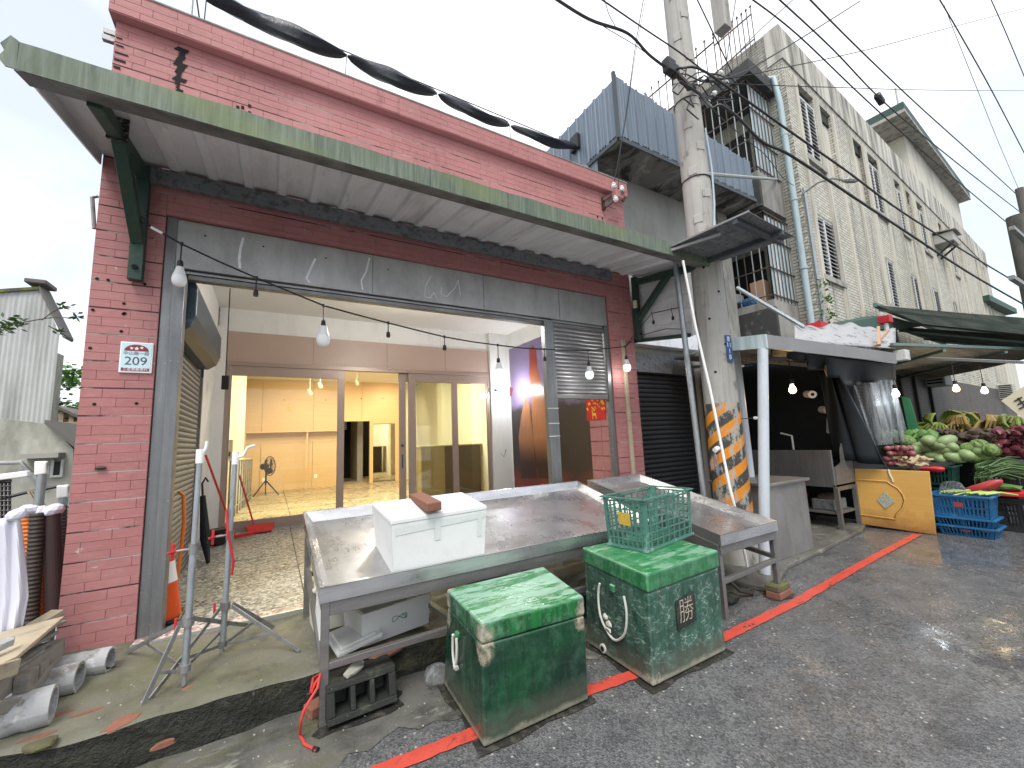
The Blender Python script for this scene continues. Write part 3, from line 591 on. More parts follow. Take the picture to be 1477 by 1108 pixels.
# dark mortar line every third course
jl_ = MB()
for (x0, x1, z0, z1, y) in ((XL, XP, .232, 5.222, YF), (XP, XQ, 3.58, 5.222, YF), (XQ, XR, .2, 5.222, YF)):
    r = 0
    while .016 + r * TH < z1:
        z = .016 + r * TH
        if z > z0: jl_.box(x0, x1, y + C_ - .0012, y + C_ + .001, z - .001, z + .0095)
        r += 3
for r in (1, 2): jl_.box(XL - .03, XR + .03, YF - .0798, YF - .069, 5.226 + r * TH, 5.231 + r * TH)
jl_.build('joint_line', 'joint_line', SH, kind='stuff')
# inner face of right pillar (red tiles seen under the small shutter)
for r in range(18):
    z0 = .25 + r * .209; y0 = YF + .05
    for k in range(2): mb.box(4.118, 4.13, y0 + k * .245, y0 + k * .245 + .24, z0 + .008, z0 + .203)
mb.build('tile_field', 'red_tile', SH, kind='stuff')
# cracks and lost mortar on the parapet, a mortar knob on the pillar
mb = MB(); rc = random.Random(5)
for k in range(16):
    z = 5.16 - k * .037; w = rc.uniform(.008, .03) if k % 4 else .055
    cx = -.80 + rc.uniform(-.012, .012); y = YF - .004
    mb.hexa([(cx - w, y, z - .02), (cx + w * .7, y, z - .022), (cx + w, y, z + .012), (cx - w * .5, y, z + .018)], [(cx - w, y - .002, z - .02), (cx + w * .7, y - .002, z - .022), (cx + w, y - .002, z + .012), (cx - w * .5, y - .002, z + .018)])
for k in range(9): mb.box(XL + .01, XL + .03 + rc.uniform(.01, .07), YF - .005, YF - .003, 4.50 + k * .07, 4.508 + k * .07 + rc.uniform(.002, .012))
for (u, v) in ((343, 155), (350, 155), (360, 153), (360, 163), (360, 171), (862, 313), (869, 315), (863, 319), (870, 320), (864, 324), (871, 326)):
    p = ony(u, v, YF - .004); mb.box(p.x - .012, p.x + .012, YF - .006, YF - .003, p.z - .016, p.z + .016)
mb.build('mortar_crack', 'dark_void', SH, kind='stuff')
p = ony(146, 675, YF); (MB().lathe((p.x, YF - .015, p.z), [(.008, -.03), (.014, -.012), (.013, .012), (.008, .03)], 8, (1, 0, 0))).build('anchor', 'brown_iron', SH, smooth=True)
for (u, v) in ((140, 402), (156, 404), (209, 410), (134, 447), (180, 452), (178, 453), (179, 438), (130, 502), (175, 478), (136, 583), (197, 582)):
    p = ony(u, v, YF); mbx = MB().lathe((p.x, YF, p.z), [(.011, -.004), (.011, .004)], 8, (0, -1, 0)); mbx.build('anchor_hole', 'dark_void', SH)
# brackets sticking out at the upper left corner
for (u, v) in ((150, 45), (148, 54)):
    p = ony(u, v, YF + .1); MB().box(p.x, XL, YF + .08, YF + .12, p.z - .025, p.z + .025).build('wall_bracket', 'galv_leg', SH, bevel=.004)
MB().tube([ony(132, 285, YF + .1), ony(142, 283, YF + .1)], .012).tube([ony(133, 285, YF + .1), ony(136, 330, YF + .1)], .014).build('pipe_stub', 'galv_leg', SH)
# roof and inside shell
MB().box(XL, XR, YF + .3, 18.4, 4.62, 4.75).build('roof', 'concrete', SH)
MB().box(XL, XP - .001, 4.75, 18.4, .1, 4.62).box(XR, XR + .12, 4.62, 18.4, .1, 4.62).box(XP, XR, 18.2, 18.4, .1, 4.62).build('side_wall', 'concrete_wall', SH)
# porch
inn = MB(); inn.box(XP - .001, XP + .015, 6.55, 7.94, .2, 3.95)                       # wall beside the side shutter
inn.box(XP, XP + .02, 4.5, 6.55, 3.1, 3.95); inn.box(XP + .015, -.67, YG - .12, YG + .1, .2, 3.6)   # left column beside the glass
inn.box(4.12, XR, YG - .1, YG + .1, .2, 3.95)                                           # white column on the right
inn.box(XP + .02, 4.12, YG + .02, YG + .14, 3.55, 3.95)
inn.build('porch_wall', 'porch_wall', SH)
MB().box(XP, XR, 4.5, YG + .1, 3.95, 4.05).build('porch_ceiling', 'white_ceiling', SH)
MB().box(XP, XR, 5.7, 5.95, 3.78, 3.95).build('ceiling_beam', 'white_ceiling', SH)
MB().box(4.6, XR, 4.62, YG - .1, .2, 3.95).build('porch_side_wall', 'porch_wall', SH)
zf = lambda y: .25 + .07 * (y - 4.1) / 3.9 if y < 8 else .32
m = MB()
for k in range(8):
    y0, y1 = 4.245 + k * .47, 4.245 + (k + 1) * .47
    m.q((XP, y0, zf(y0)), (XR, y0, zf(y0)), (XR, y1, zf(y1)), (XP, y1, zf(y1)))
m.build('porch_floor', 'terrazzo', kind='structure')
MB().box(-.82, 4.2, 4.10, 4.245, .15, .252).build('threshold', 'terrazzo_pink', kind='structure', bevel=.006)
MB().box(-.82, 4.2, 4.075, 4.098, .19, .257).build('threshold_edge', 'metal_edge', kind='structure')
jm = MB()
for x in (.30, 1.55, 2.8): jm.box(x, x + .008, 4.25, 7.99, .2, .2); 
for x in (.30, 1.55, 2.8): jm.q((x, 4.25, zf(4.25) + .003), (x + .01, 4.25, zf(4.25) + .003), (x + .01, 7.95, zf(7.95) + .003), (x, 7.95, zf(7.95) + .003))
jm.q((-.8, 6.1, zf(6.1) + .003), (4.5, 6.1, zf(6.1) + .003), (4.5, 6.11, zf(6.11) + .003), (-.8, 6.11, zf(6.11) + .003)); jm.build('floor_joint', 'joint_dark', kind='structure')
# stainless header with chalk smears, hood and rolled shutter
MB().box(XP + .005, XQ - .003, YF + .03, YF + .2, 3.145, 3.575).build('stainless_header', 'stainless_header', SH, bevel=.004)
for (x) in (.86, 2.15, 3.28): MB().box(x, x + .004, YF + .027, YF + .03, 3.15, 3.57).build('header_seam', 'clad_trim', SH)
MB().box(-.66, 4.1, YF + .05, YF + .13, 3.06, 3.10).build('shutter_bottom_bar', 'stainless_leg', SH, bevel=.004)
for k in range(2): MB().box(-.68, 4.1, YF + .04 + k * .03, YF + .13, 3.105 + k * .02, 3.117 + k * .02).build('slat', 'shutter_slat', SH)
def smear(pts, w):
    mb = MB(); P = [ony(u, v, YF + .028) for u, v in pts]
    for a, b in zip(P, P[1:]):
        d = (b - a).normalized(); s_ = V((-d.z, 0, d.x)) * w / 2
        mb.hexa([a - s_, b - s_, b + s_, a + s_], [q + V((0, -.0015, 0)) for q in (a - s_, b - s_, b + s_, a + s_)])
    mb.build('chalk_smear', 'galv_sheet', SH)
smear([(351, 343), (347, 358), (345, 374), (346, 387)], .02); smear([(455, 373), (448, 388), (442, 402), (447, 408)], .02); smear([(533, 372), (528, 392), (521, 405), (523, 418)], .015)
smear([(622, 398), (614, 412), (612, 428), (620, 430), (626, 422), (630, 430)], .007); smear([(637, 414), (636, 424), (644, 428), (656, 416), (661, 404)], .007); smear([(661, 404), (664, 425)], .007)
for (u) in (296, 380, 470, 560): 
    p = ony(u, 322 + (u - 241) * .185 + 8, YF + .03); MB().lathe((p.x, YF + .03, p.z), [(.008, 0), (.006, .006)], 6, (0, -1, 0)).build('screw', 'dark_void', SH)
# jambs
jl = MB().box(XP + .003, -.745, YF + .02, YF + .3, .2, 3.58).box(-.742, -.665, YF - .02, YF + .12, .2, 3.1); jl.build('door_jamb', 'stainless_post', SH, bevel=.004)
MB().box(4.06, 4.127, YF + .02, YF + .09, .2, 3.14).build('door_jamb', 'stainless_post', SH, bevel=.004)
MB().box(3.0, 3.15, YF + .0, YF + .09, .24, 3.1).build('centre_post', 'stainless_post', SH, bevel=.006)
for z in (1.60, 1.76, 1.95): MB().box(2.998, 3.152, YF - .004, YF + .02, z, z + .012).build('post_tape', 'foam_stain', SH)
# small shutter on the right, half closed: every slat a piece
sm_ = None; z = 3.13
for k in range(19):
    zz = z - k * .053
    if sm_ is None:
        mb = MB(); prof = [(-.028 + .0, .0), (-.02, -.014), (0, -.018), (.016, -.012), (.026, .002)]
        mb.grid(lambda a, b: (a * .89, -.02 * math.sin(b * math.pi) - .006 * (b > .9), -.026 + .052 * b), 1, 6)
        o = mb.build('slat', 'shutter_slat', SH, base=(3.152, YF + .07, zz), local=True); sm_ = o.data; o.modifiers.new('t', 'SOLIDIFY').thickness = .003
    else: inst('slat', sm_, (3.152, YF + .07, zz), SH)
zb = z - 19 * .053
MB().box(3.152, 4.05, YF + .03, YF + .09, zb - .04, zb + .025).build('shutter_bottom_bar', 'stainless_leg', SH, bevel=.006)
# wooden batten on the right pillar
MB().box(4.335, 4.395, YF - .035, YF - .002, .2, 2.95).build('batten', 'pale_timber', SH, bevel=.004)
MB().box(4.345, 4.385, YF - .05, YF - .036, .2, .4).build('batten_foot', 'grey_timber', SH)
# side shutter in the left wall
sm2 = None
for k in range(40):
    zz = .30 + k * .059
    if sm2 is None:
        mb = MB(); mb.grid(lambda a, b: (.02 * math.sin(b * math.pi), a * 1.86, -.029 + .058 * b), 1, 5)
        o = mb.build('slat', 'side_shutter', SH, base=(XP - .01, 4.66, zz), local=True); sm2 = o.data
    else: inst('slat', sm2, (XP - .01, 4.66, zz), SH)
MB().box(XP - .03, XP + .03, 4.58, 4.655, .2, 2.7).build('shutter_rail', 'stainless_post', SH); MB().box(XP - .03, XP + .03, 6.525, 6.58, .2, 2.7).build('shutter_rail', 'stainless_post', SH)
hb = MB(); prof = [(XP - .01, 2.62), (-.72, 2.62), (-.635, 2.68), (-.60, 2.78), (-.60, 3.04), (-.63, 3.10), (XP - .01, 3.10)]
hb.hexa([(x, 4.36, z) for x, z in prof], [(x, 6.35, z) for x, z in prof]); hb.build('shutter_box', 'shutter_box', SH, bevel=.02)
MB().tube([(XP + .05, 6.33, 2.62), (XP + .05, 6.33, 2.52)], .01).build('shutter_pull', 'wire_black', SH)
# ------------------------------------------------------------ glass front
GF = MB()
def gx(u, v=545, y=YG): return ony(u, v, y).x
ztr = 2.98
MB().box(-.67, 4.12, YG - .02, YG + .06, ztr + .07, 3.55).build('header_panel', 'taupe_panel', SH)
MB().box(-.67, 4.12, YG - .055, YG + .06, ztr - .01, ztr + .065).build('door_track', 'taupe_frame', SH, bevel=.004)
for x in (.6, 1.9, 3.1): MB().box(x, x + .004, YG - .0225, YG - .018, ztr + .07, 3.55).build('panel_joint', 'joint_dark', SH)
MB().box(-.67, 4.12, YG - .055, YG + .06, .30, .36).build('door_sill', 'taupe_frame', SH, bevel=.004)
for a, b in ((-.67, -.60), (4.06, 4.12)): MB().box(a, b, YG - .05, YG + .06, .36, ztr - .01).build('side_frame', 'taupe_frame', SH, bevel=.004)
def door(x0, x1, y, stiles, lock=None):
    fr_ = MB(); zb_, zt_ = .362, ztr - .012
    fr_.box(x0, x1, y - .02, y + .02, zt_ - .16, zt_).box(x0, x1, y - .02, y + .02, zb_, zb_ + .12)
    for a, b in stiles: fr_.box(a, b, y - .021, y + .021, zb_, zt_)
    d = fr_.build('sliding_door', 'taupe_frame', SH, bevel=.004)
    MB().box(x0 + .02, x1 - .02, y - .004, y + .004, zb_ + .12, zt_ - .16).build('pane', 'glass', d)
    if lock:
        MB().lathe((lock, y - .022, 1.55), [(.03, 0), (.03, .012), (.02, .014)], 16, (0, -1, 0)).build('lock', 'clad_trim', d)
        MB().box(lock - .015, lock + .015, y - .028, y - .021, 1.12, 1.38).build('handle', 'clad_trim', d, bevel=.004)
xm1, xm2, xm3, xm4, xm5 = gx(487), gx(497), gx(577), gx(586), gx(597)
door(-.6, xm2, YG - .02, [(-.60, -.585), (xm1 - .0, xm2)])
door(xm3 - .02, xm3 + 1.55, YG + .035, [(xm3 - .02, xm4 - .01)], (xm3 + xm4) / 2 - .02)
door(xm4 + .03, 4.06, YG - .02, [(xm4 + .03, xm5 + .02), (gx(650), gx(658)), (4.03, 4.06)])
# ------------------------------------------------------------ interior room
YB = 14.6; XI = -.78
MB().box(XI, XR, YG + .1, 18.2, .22, .32).build('interior_floor', 'terrazzo_inside', kind='structure')
jm = MB()
for k in range(5): jm.box(XI, XR, 8.9 + k * 1.25, 8.912 + k * 1.25, .318, .3225)
for x in (.35, 1.6, 2.85): jm.box(x, x + .012, YG + .12, 18, .318, .3225)
jm.build('floor_joint', 'joint_dark', kind='structure')
wl = MB().box(XI - .04, XI, YG + .1, 18.2, .3, 3.9).box(4.56, XR, YG + .1, 18.2, .3, 3.9)
wl.box(XI, XI + .25, 10.8, 11.1, .32, 3.9).box(4.3, 4.56, 11.4, 11.8, .32, 3.9).build('interior_wall', 'cream_wall', SH)
MB().box(XI, XR, YG + .14, 18.2, 3.72, 3.8).build('interior_ceiling', 'white_ceiling', SH)
dl, dr, dt = ony(495, 640, YB).x, ony(534, 640, YB).x, ony(515, 606, YB).z
ml, mr_, mt = ony(538, 640, YB).x, ony(570, 640, YB).x, ony(555, 611, YB).z
xs = [XI, ony(378, 600, YB).x, ony(452, 600, YB).x, dl]
for a, b in zip(xs, xs[1:]): MB().box(a + .004, b - .004, YB, YB + .05, .32, 3.72).build('wood_panel', 'ply_wood', SH)
MB().box(dl + .004, (dl + dr) / 2 + .15, YB, YB + .05, dt, 3.72).box(dr, ml, YB, YB + .05, .32, dt).build('wood_panel', 'ply_wood', SH)
MB().box((dl + dr) / 2 + .158, mr_ + .15, YB, YB + .05, dt + .002, 3.72).box(ml + .002, mr_, YB, YB + .05, mt, dt).box(mr_, mr_ + .15, YB, YB + .05, .32, dt).build('wood_panel', 'ply_wood', SH)
MB().box(dl - .05, dr + .05, YB - .03, YB + .06, dt - .04, dt + .01).box(dr - .02, dr + .03, YB - .03, YB + .1, .32, dt - .04).build('doorway_frame', 'ply_wood', SH)
MB().box(mr_ + .155, 4.56, YB + .05, YB + .1, .32, 3.72).build('interior_wall', 'cream_wall', SH)
MB().box(ml + .01, mr_ - .01, YB + .03, YB + .045, .36, mt - .02).build('mirror_panel', 'mirror', SH)
# dark back room seen through the doorway
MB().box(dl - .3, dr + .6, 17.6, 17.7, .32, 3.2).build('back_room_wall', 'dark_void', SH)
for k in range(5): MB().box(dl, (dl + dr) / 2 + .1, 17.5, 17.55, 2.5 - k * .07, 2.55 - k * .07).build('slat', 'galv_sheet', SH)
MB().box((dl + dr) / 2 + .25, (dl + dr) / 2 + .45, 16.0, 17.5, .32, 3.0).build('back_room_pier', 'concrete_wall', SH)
for (u, v) in ((410, 577), (470, 577), (521, 575), (552, 575), (619, 582)):
    p = ony(u, v, YB - .004); MB().lathe(p, [(.016, 0), (.016, .03), (.006, .05)], 8, (0, -1, 0)).build('wall_hook', 'clad_trim', SH)
for x in (-.2, 1.2): MB().box(x, x + .09, YB - .012, YB - .001, .62, .74).build('socket_plate', 'white_plastic', SH, bevel=.004)
MB().bar((.1, 11.2, 3.70), (3.6, 11.9, 3.70), .04, .03).build('track_rail', 'white_plastic', SH)
# shelf along the back wall
sz = ony(420, 622, YB - .4).z
t = thing('wall_shelf', 'long thin wooden shelf along the glowing plywood back wall', 'shelf', (.6, YB - .3, sz))
MB().box(XI + .05, dl - .1, YB - .42, YB - .005, sz - .03, sz).build('board', 'ply_wood', t)
for a in (XI + .1, (XI + dl) / 2 + .3): MB().box(a, a + .04, YB - .4, YB - .36, .322, sz - .03).build('leg', 'ply_wood', t)
MB().box(XI + .1, dl - .12, YB - .02, YB - .004, sz - .35, sz - .03).build('apron', 'ply_wood', t)
# counter
cb = onz(612, 712, .32); cx0 = 2.98; cy0, cy1 = 9.3, 9.95
t = thing('counter', 'dark wood sales counter behind the right glass door', 'counter', (3.7, 9.6, .32))
ct = ony(640, 642, cy0).z
MB().box(cx0 + .05, 4.5, cy0 + .02, cy0 + .05, .322, ct - .03).build('front_panel', 'dark_wood', t)
MB().box(cx0 + .03, cx0 + .06, cy0 + .051, cy1, .322, ct - .03).build('side_panel', 'counter_side', t)
MB().box(cx0 - .02, 4.54, cy0, cy1, ct - .03, ct).build('top', 'counter_top', t, bevel=.003)
MB().box(cx0 + .0, 3.55, cy0 - .01, cy0 + .018, .322, ct - .035).build('end_panel', 'counter_side', t)
# stair railing on the left inside
t = thing('stair_railing', 'cream steel stair railing inside the left glass door', 'railing', (-.5, 10.5, .32))
a, b = V((-.62, 9.0, 1.42)), V((-.42, 12.6, 1.36))
MB().tube([a, b], .022).build('handrail', 'ply_wood', t)
for k in range(10):
    p = a.lerp(b, k / 9); MB().tube([(p.x, p.y, .33), (p.x, p.y, p.z - .01)], .015, 6).build('baluster', 'galv_leg', t)
MB().tube([(a.x, a.y, .52), (b.x, b.y, .50)], .012, 6).build('bottom_rail', 'metal_edge', t)
# ledge with a small heater box
t = thing('wall_ledge', 'cream ledge with panelled base beside the stair railing', 'ledge', (-.7, 8.9, .32))
MB().box(XI, -.56, 8.5, 9.1, 1.42, 1.46).build('top', 'metal_edge', t); MB().box(XI, -.66, 8.52, 9.08, .33, 1.419).build('base', 'counter_side', t)
t = thing('grey_box', 'small grey appliance box standing on the inside ledge', 'box', (-.68, 8.8, 1.461))
MB().box(-.77, -.58, 8.65, 8.85, 1.462, 1.78).build('case', 'ac_case', t, bevel=.01); MB().box(-.70, -.61, 8.642, 8.65, 1.50, 1.57).build('vent', 'dark_void', t)
# fan on tripod
fp = V((-.1, 13.4, .32)); t = thing('standing_fan', 'black tripod standing fan in front of the plywood back wall', 'fan', fp)
hz = 1.12
for k, (dx_, dy_) in enumerate(((-.28, -.1), (.32, -.15), (.0, .25))): MB().bar(fp + V((0, 0, .42)), fp + V((dx_, dy_, .012)), .025).build('leg', 'black_plastic', t)
MB().tube([fp + V((0, 0, .3)), fp + V((0, 0, hz - .325 + .2))], .022).build('pole', 'black_plastic', t)
hc = fp + V((.06, -.05, hz - .32)); ax = V((.86, -.5, .05)).normalized()
MB().lathe(hc - ax * .22, [(.05, 0), (.085, .04), (.085, .16), (.05, .2)], 14, ax).build('motor', 'black_plastic', t, smooth=True)
cage = MB(); x_ = ax.orthogonal().normalized(); y_ = ax.cross(x_)
R0 = .26
for rr_ in (R0, .20, .12): cage.tube([hc + ax * (.05 if rr_ < R0 else .03) + (x_ * math.cos(q) + y_ * math.sin(q)) * rr_ for q in [2 * math.pi * k / 24 for k in range(25)]], .011 if rr_ == R0 else .004, 5, False)
for k in range(24):
    q = 2 * math.pi * k / 24; d = x_ * math.cos(q) + y_ * math.sin(q); cage.tube([hc + ax * .06, hc + ax * .06 + d * .14, hc + ax * .03 + d * R0], .0035, 4)
cage.build('guard', 'black_plastic', t)
for k in range(3):
    q = 2 * math.pi * k / 3; bl = MB()
    bl.grid(lambda a, b: hc + ax * (.0 + .05 * (b - .5)) + (x_ * math.cos(q + (b - .5) * 1.3) + y_ * math.sin(q + (b - .5) * 1.3)) * (.05 + .17 * a), 4, 6); bl.build('blade', 'maroon_plastic', t, smooth=True)
# track lamps (lit) and their light
for (u, v, y) in ((447, 566, 11.5), (462, 556, 11.2), (515, 552, 12.0)):
    p = ony(u, v, y); p.z = min(p.z, 3.55)
    t = thing('track_lamp', {447: 'white track spotlight seen left through the glass door', 462: 'white track spotlight just right of another by the ceiling', 515: 'white track spotlight above the open doorway'}[u], 'lamp', p, 'track spotlights on the shop ceiling')
    MB().lathe(p, [(.03, -.1), (.05, -.02), (.055, .06)], 12, (.3, .8, -.5)).build('head', 'white_plastic', t, smooth=True); MB().tube([p, V((p.x, p.y, 3.72))], .01).build('stem', 'white_plastic', t)
def plight(name, loc, power, col, r=.08, kind='POINT', size=1, rot=None):
    l_ = bpy.data.lights.new(name, kind); l_.energy = power; l_.color = col
    if kind == 'POINT': l_.shadow_soft_size = r
    if kind == 'AREA': l_.size = size
    if kind == 'SPOT': l_.spot_size = math.radians(110); l_.spot_blend = .9; l_.shadow_soft_size = r
    o = bpy.data.objects.new(name, l_); COL.objects.link(o); o.location = loc
    if rot: o.rotation_euler = rot
    return o
WARM = (1, .80, .48)
for x, y in ((.4, 11.6), (1.3, 12.2), (2.6, 11.8), (3.6, 13.0)):
    plight('track_spot', (x, y, 3.5), 62, (1, .78, .48), .06, 'SPOT', rot=(math.radians(50), 0, 0))
for x, y in ((.6, 9.6), (2.8, 9.8)): plight('room_light', (x, y, 3.66), 95, (1, .86, .55), kind='AREA', size=1.2)
plight('back_room_light', (3.7, 15.8, 3.3), 25, WARM, .2)
# ------------------------------------------------------------ wall poster in the porch
PX = 4.598
PO = thing('wall_poster', 'tall food poster of hanging roast poultry on the porch side wall', 'poster', (PX, 6.4, 1.7))
n = N('poster_print'); sp = n.n('ShaderNodeSeparateXYZ'); n.l(n.pos, sp.inputs[0])
bgc = n.mix(n.ramp(n.math('ADD', sp.outputs[2], n.math('MULTIPLY', n.noise(n.pos, 3, 5), .35)), 2.35, 2.5), (.026, .018, .017), (.19, .145, .26))
bgc = n.mix(n.ramp(n.math('ADD', sp.outputs[2], n.math('MULTIPLY', n.noise(n.pos, 2, 4), .6)), 1.35, .95), bgc, (.20, .035, .02))
bgc = n.mix(n.ramp(n.noise(n.mapped((6, 6, 11)), 1, 5, .7), .55, .75, 0, .35), bgc, (.09, .05, .06)); n.bsdf(bgc, .3, 0, None, .5)
n = N('poster_bird'); sp = n.n('ShaderNodeSeparateXYZ'); n.l(n.pos, sp.inputs[0]); f_ = n.noise(n.mapped((1, 24, 3)), 1, 5, .7)
c = n.mix(f_, (.22, .075, .03), (.46, .21, .09)); c = n.mix(n.ramp(sp.outputs[2], 2.5, 3.2), c, (.22, .03, .02)); c = n.mix(n.ramp(sp.outputs[2], 1.6, 1.1), c, (.035, .012, .01)); n.bsdf(c, .3, 0, None, .5)
MB().box(PX - .004, PX, 5.05, 7.86, .32, 3.60).build('sheet', 'poster_print', PO)
def flat(pts, off, mat, name='print'):
    P = []
    for u, v in pts: q = onx(u, v, PX - off); P.append(q)
    MB().hexa(P, [p + V((-.0008, 0, 0)) for p in P]).build(name, mat, PO)
flat([(764, 520), (763, 505), (768, 498), (773, 503), (775, 530), (784, 562), (796, 620), (800, 690), (778, 690), (770, 640), (767, 600), (766, 555), (763, 540)], .006, 'poster_bird')
flat([(757, 575), (760, 572), (764, 588), (770, 640), (774, 690), (752, 690), (748, 630), (752, 600)], .0055, 'poster_bird')
flat([(728, 556), (740, 560), (738, 572), (728, 572)], .0062, 'sign_red')
# red paper with golden blossom and deer
PP = thing('red_print', 'red paper with golden blossom and deer under the small shutter', 'picture', (4.11, 4.5, 2.0))
p0, p1, p2, p3 = [onx(u, v, 4.112) for u, v in ((845, 568), (872, 571), (874, 605), (847, 607))]
MB().hexa([p0, p1, p2, p3], [p + V((-.003, 0, 0)) for p in (p0, p1, p2, p3)]).build('sheet', 'paper_red', PP)
def onp(a, b): return p0.lerp(p1, a).lerp(p3.lerp(p2, a), b) + V((-.0035, 0, 0))
rg = random.Random(11)
for k in range(34):
    a, b = (rg.choice((rg.uniform(.02, .35), rg.uniform(.65, .97), rg.uniform(.3, .7))), rg.uniform(.02, .6)); s_ = rg.uniform(.03, .075)
    MB().q(onp(a - s_, b - s_ * .4), onp(a, b - s_), onp(a + s_, b + s_ * .3), onp(a + s_ * .2, b + s_)).build('blossom', 'paper_gold', PP)
for q in ([(.3, .72), (.5, .72), (.52, .82), (.3, .82)], [(.28, .62), (.34, .62), (.36, .74), (.30, .74)], [(.31, .82), (.35, .82), (.34, .95), (.31, .95)], [(.47, .82), (.51, .82), (.54, .95), (.50, .95)]):
    MB().q(*[onp(a, b) for a, b in q]).build('deer', 'paper_gold', PP)
# lit lamp on the white column
lp = ony(720, 563, YG - .14); t = thing('wall_lamp', 'lit white wall lamp on the porch column', 'lamp', lp)
MB().box(lp.x - .2, lp.x - .12, lp.y - .0, lp.y + .1, lp.z - .04, lp.z + .04).build('socket', 'white_plastic', t, bevel=.01)
MB().tube([lp - V((.12, -.02, 0)), lp - V((.05, -.0, 0))], .022).build('neck', 'black_plastic', t)
MB().lathe(lp - V((.05, 0, 0)), [(.025, 0), (.045, .05), (.05, .09), (.035, .13), (.01, .145)], 14, (1, 0, 0)).build('bulb', 'lamp_white', t, smooth=True)
MB().tube([lp + V((-.12, .03, -.04)), lp + V((-.10, .05, -.5)), lp + V((-.07, .05, -.9)), lp + V((-.09, .05, -1.3)), lp + V((.08, .04, -1.45)), lp + V((.13, .03, -1.3))], .006, 6).build('cord', 'wire_black', t)
plight('porch_lamp', lp + V((.0, -.55, -.05)), 16, (.93, .95, 1), .07)
pl_ = V((1.75, 5.6, 3.66)); t = thing('porch_ceiling_lamp', 'round lamp under the porch ceiling behind the steel header', 'lamp', pl_); MB().lathe(pl_, [(.02, -.05), (.10, -.03), (.12, .03), (.06, .06), (.02, .28)], 16).build('shade', 'white_plastic', t, smooth=True)
plight('porch_ceiling_light', pl_ - V((0, 0, .12)), 52, (1, .96, .90), .10)
# thermometer box on its cord by the left glass
pb = ony(325, 552, 7.0); t = thing('hanging_switch', 'black pull switch hanging on a cord by the left column', 'switch', pb)
MB().box(pb.x - .045, pb.x + .045, pb.y - .02, pb.y + .02, pb.z - .1, pb.z + .1).build('case', 'black_plastic', t, bevel=.008); MB().tube([pb + V((0, 0, .1)), V((pb.x, pb.y, 3.95))], .007, 6).build('cord', 'wire_black', t)
# house number plate
a = ony(175, 493, YF); b = ony(219, 539, YF); PW, PH_ = b.x - a.x, a.z - b.z; pc = V(((a.x + b.x) / 2, YF - .012, (a.z + b.z) / 2))
t = thing('house_number_plate', 'pale blue house number plate 209 on the left pillar', 'sign', pc)
MB().box(pc.x - PW / 2, pc.x + PW / 2, YF - .014, YF - .001, pc.z - PH_ / 2, pc.z + PH_ / 2).build('frame', 'sign_white', t, bevel=.003)
MB().box(pc.x - PW / 2 + .008, pc.x + PW / 2 - .008, YF - .0165, YF - .013, pc.z - PH_ / 2 + .012, pc.z + PH_ / 2 - .008).build('face', 'sign_blue', t)
RX = (math.pi / 2, 0, 0)
text('209', .092, 'sign_ink', t, (pc.x, YF - .0172, pc.z - .032), RX)
text('中山路一段', .031, 'sign_ink', t, (pc.x, YF - .0172, pc.z + .030), RX)
MB().box(pc.x - .083, pc.x + .083, YF - .0172, YF - .0165, pc.z - .108, pc.z - .084).build('band', 'sign_red', t)
text('三星鄉義德村', .0245, 'sign_white', t, (pc.x, YF - .0178, pc.z - .096), RX)
ar = [(pc.x + .073 * math.cos(q), YF - .0172, pc.z + .050 + .052 * math.sin(q)) for q in [math.pi * k / 14 for k in range(15)]]
MB().hexa(ar, [(x, y - .0004, z) for x, y, z in ar]).build('emblem', 'sign_red', t)
def star(c, r):
    P = [(c[0] + (r if k % 2 == 0 else r * .42) * math.sin(math.pi * k / 5), c[1], c[2] + (r if k % 2 == 0 else r * .42) * math.cos(math.pi * k / 5)) for k in range(10)]
    mb = MB(); 
    for k in range(10): mb.q(P[k], P[(k + 1) % 10], c)
    mb.build('star', 'sign_white', t)
star((pc.x, YF - .0182, pc.z + .070), .017); star((pc.x - .030, YF - .0182, pc.z + .072), .013); star((pc.x + .030, YF - .0182, pc.z + .078), .013)
# =================================================================== canopy over the shop front
CA = thing('metal_canopy', 'weathered green edged metal canopy over the shop front', 'canopy', (1.7, 3.6, 3.8))
CXL, CXR, CYF = -1.24, 4.70, 3.0
def cz(y): return 3.79 + (y - CYF) * (3.99 - 3.79) / (YF - CYF)
pit = .262; nsh = int((CXR - CXL) / pit) + 1; sme = None
for k in range(nsh):
    x0 = CXL + k * pit
    if sme is None:
        mb = MB(); pr = [(0, 0), (.16, 0), (.18, -.028), (.235, -.028), (.256, 0), (.2615, 0)]
        for (a, za), (b, zb_) in zip(pr, pr[1:]): mb.q((a, CYF, cz(CYF) + za), (b, CYF, cz(CYF) + zb_), (b, YF, cz(YF) + zb_), (a, YF, cz(YF) + za))
        mb.v = [v - V((0, CYF, cz(CYF))) for v in mb.v]
        o = mb.build('roof_sheet', 'galv_sheet', CA, base=(x0, CYF, cz(CYF)), local=True); m_ = o.modifiers.new('t', 'SOLIDIFY'); m_.thickness = .004; sme = o.data
    else: inst('roof_sheet', sme, (x0, CYF, cz(CYF)), CA)
rg = random.Random(2)
gut = MB(); ng = 60; L1, L2 = [], []
for k in range(ng + 1):
    x = CXL - .0 + (CXR - CXL) * k / ng; w = .006 * math.sin(k * .8) + rg.uniform(-.003, .003)
    L1.append((x, CYF - .055 + w * .5, 3.805 + w)); L2.append((x, CYF - .05 + w, 3.648 + w * .4))
for k in range(ng): gut.q(L2[k], L2[k + 1], L1[k + 1], L1[k])
gut.build('fascia', 'canopy_green', CA, solid=.006)
un = MB()
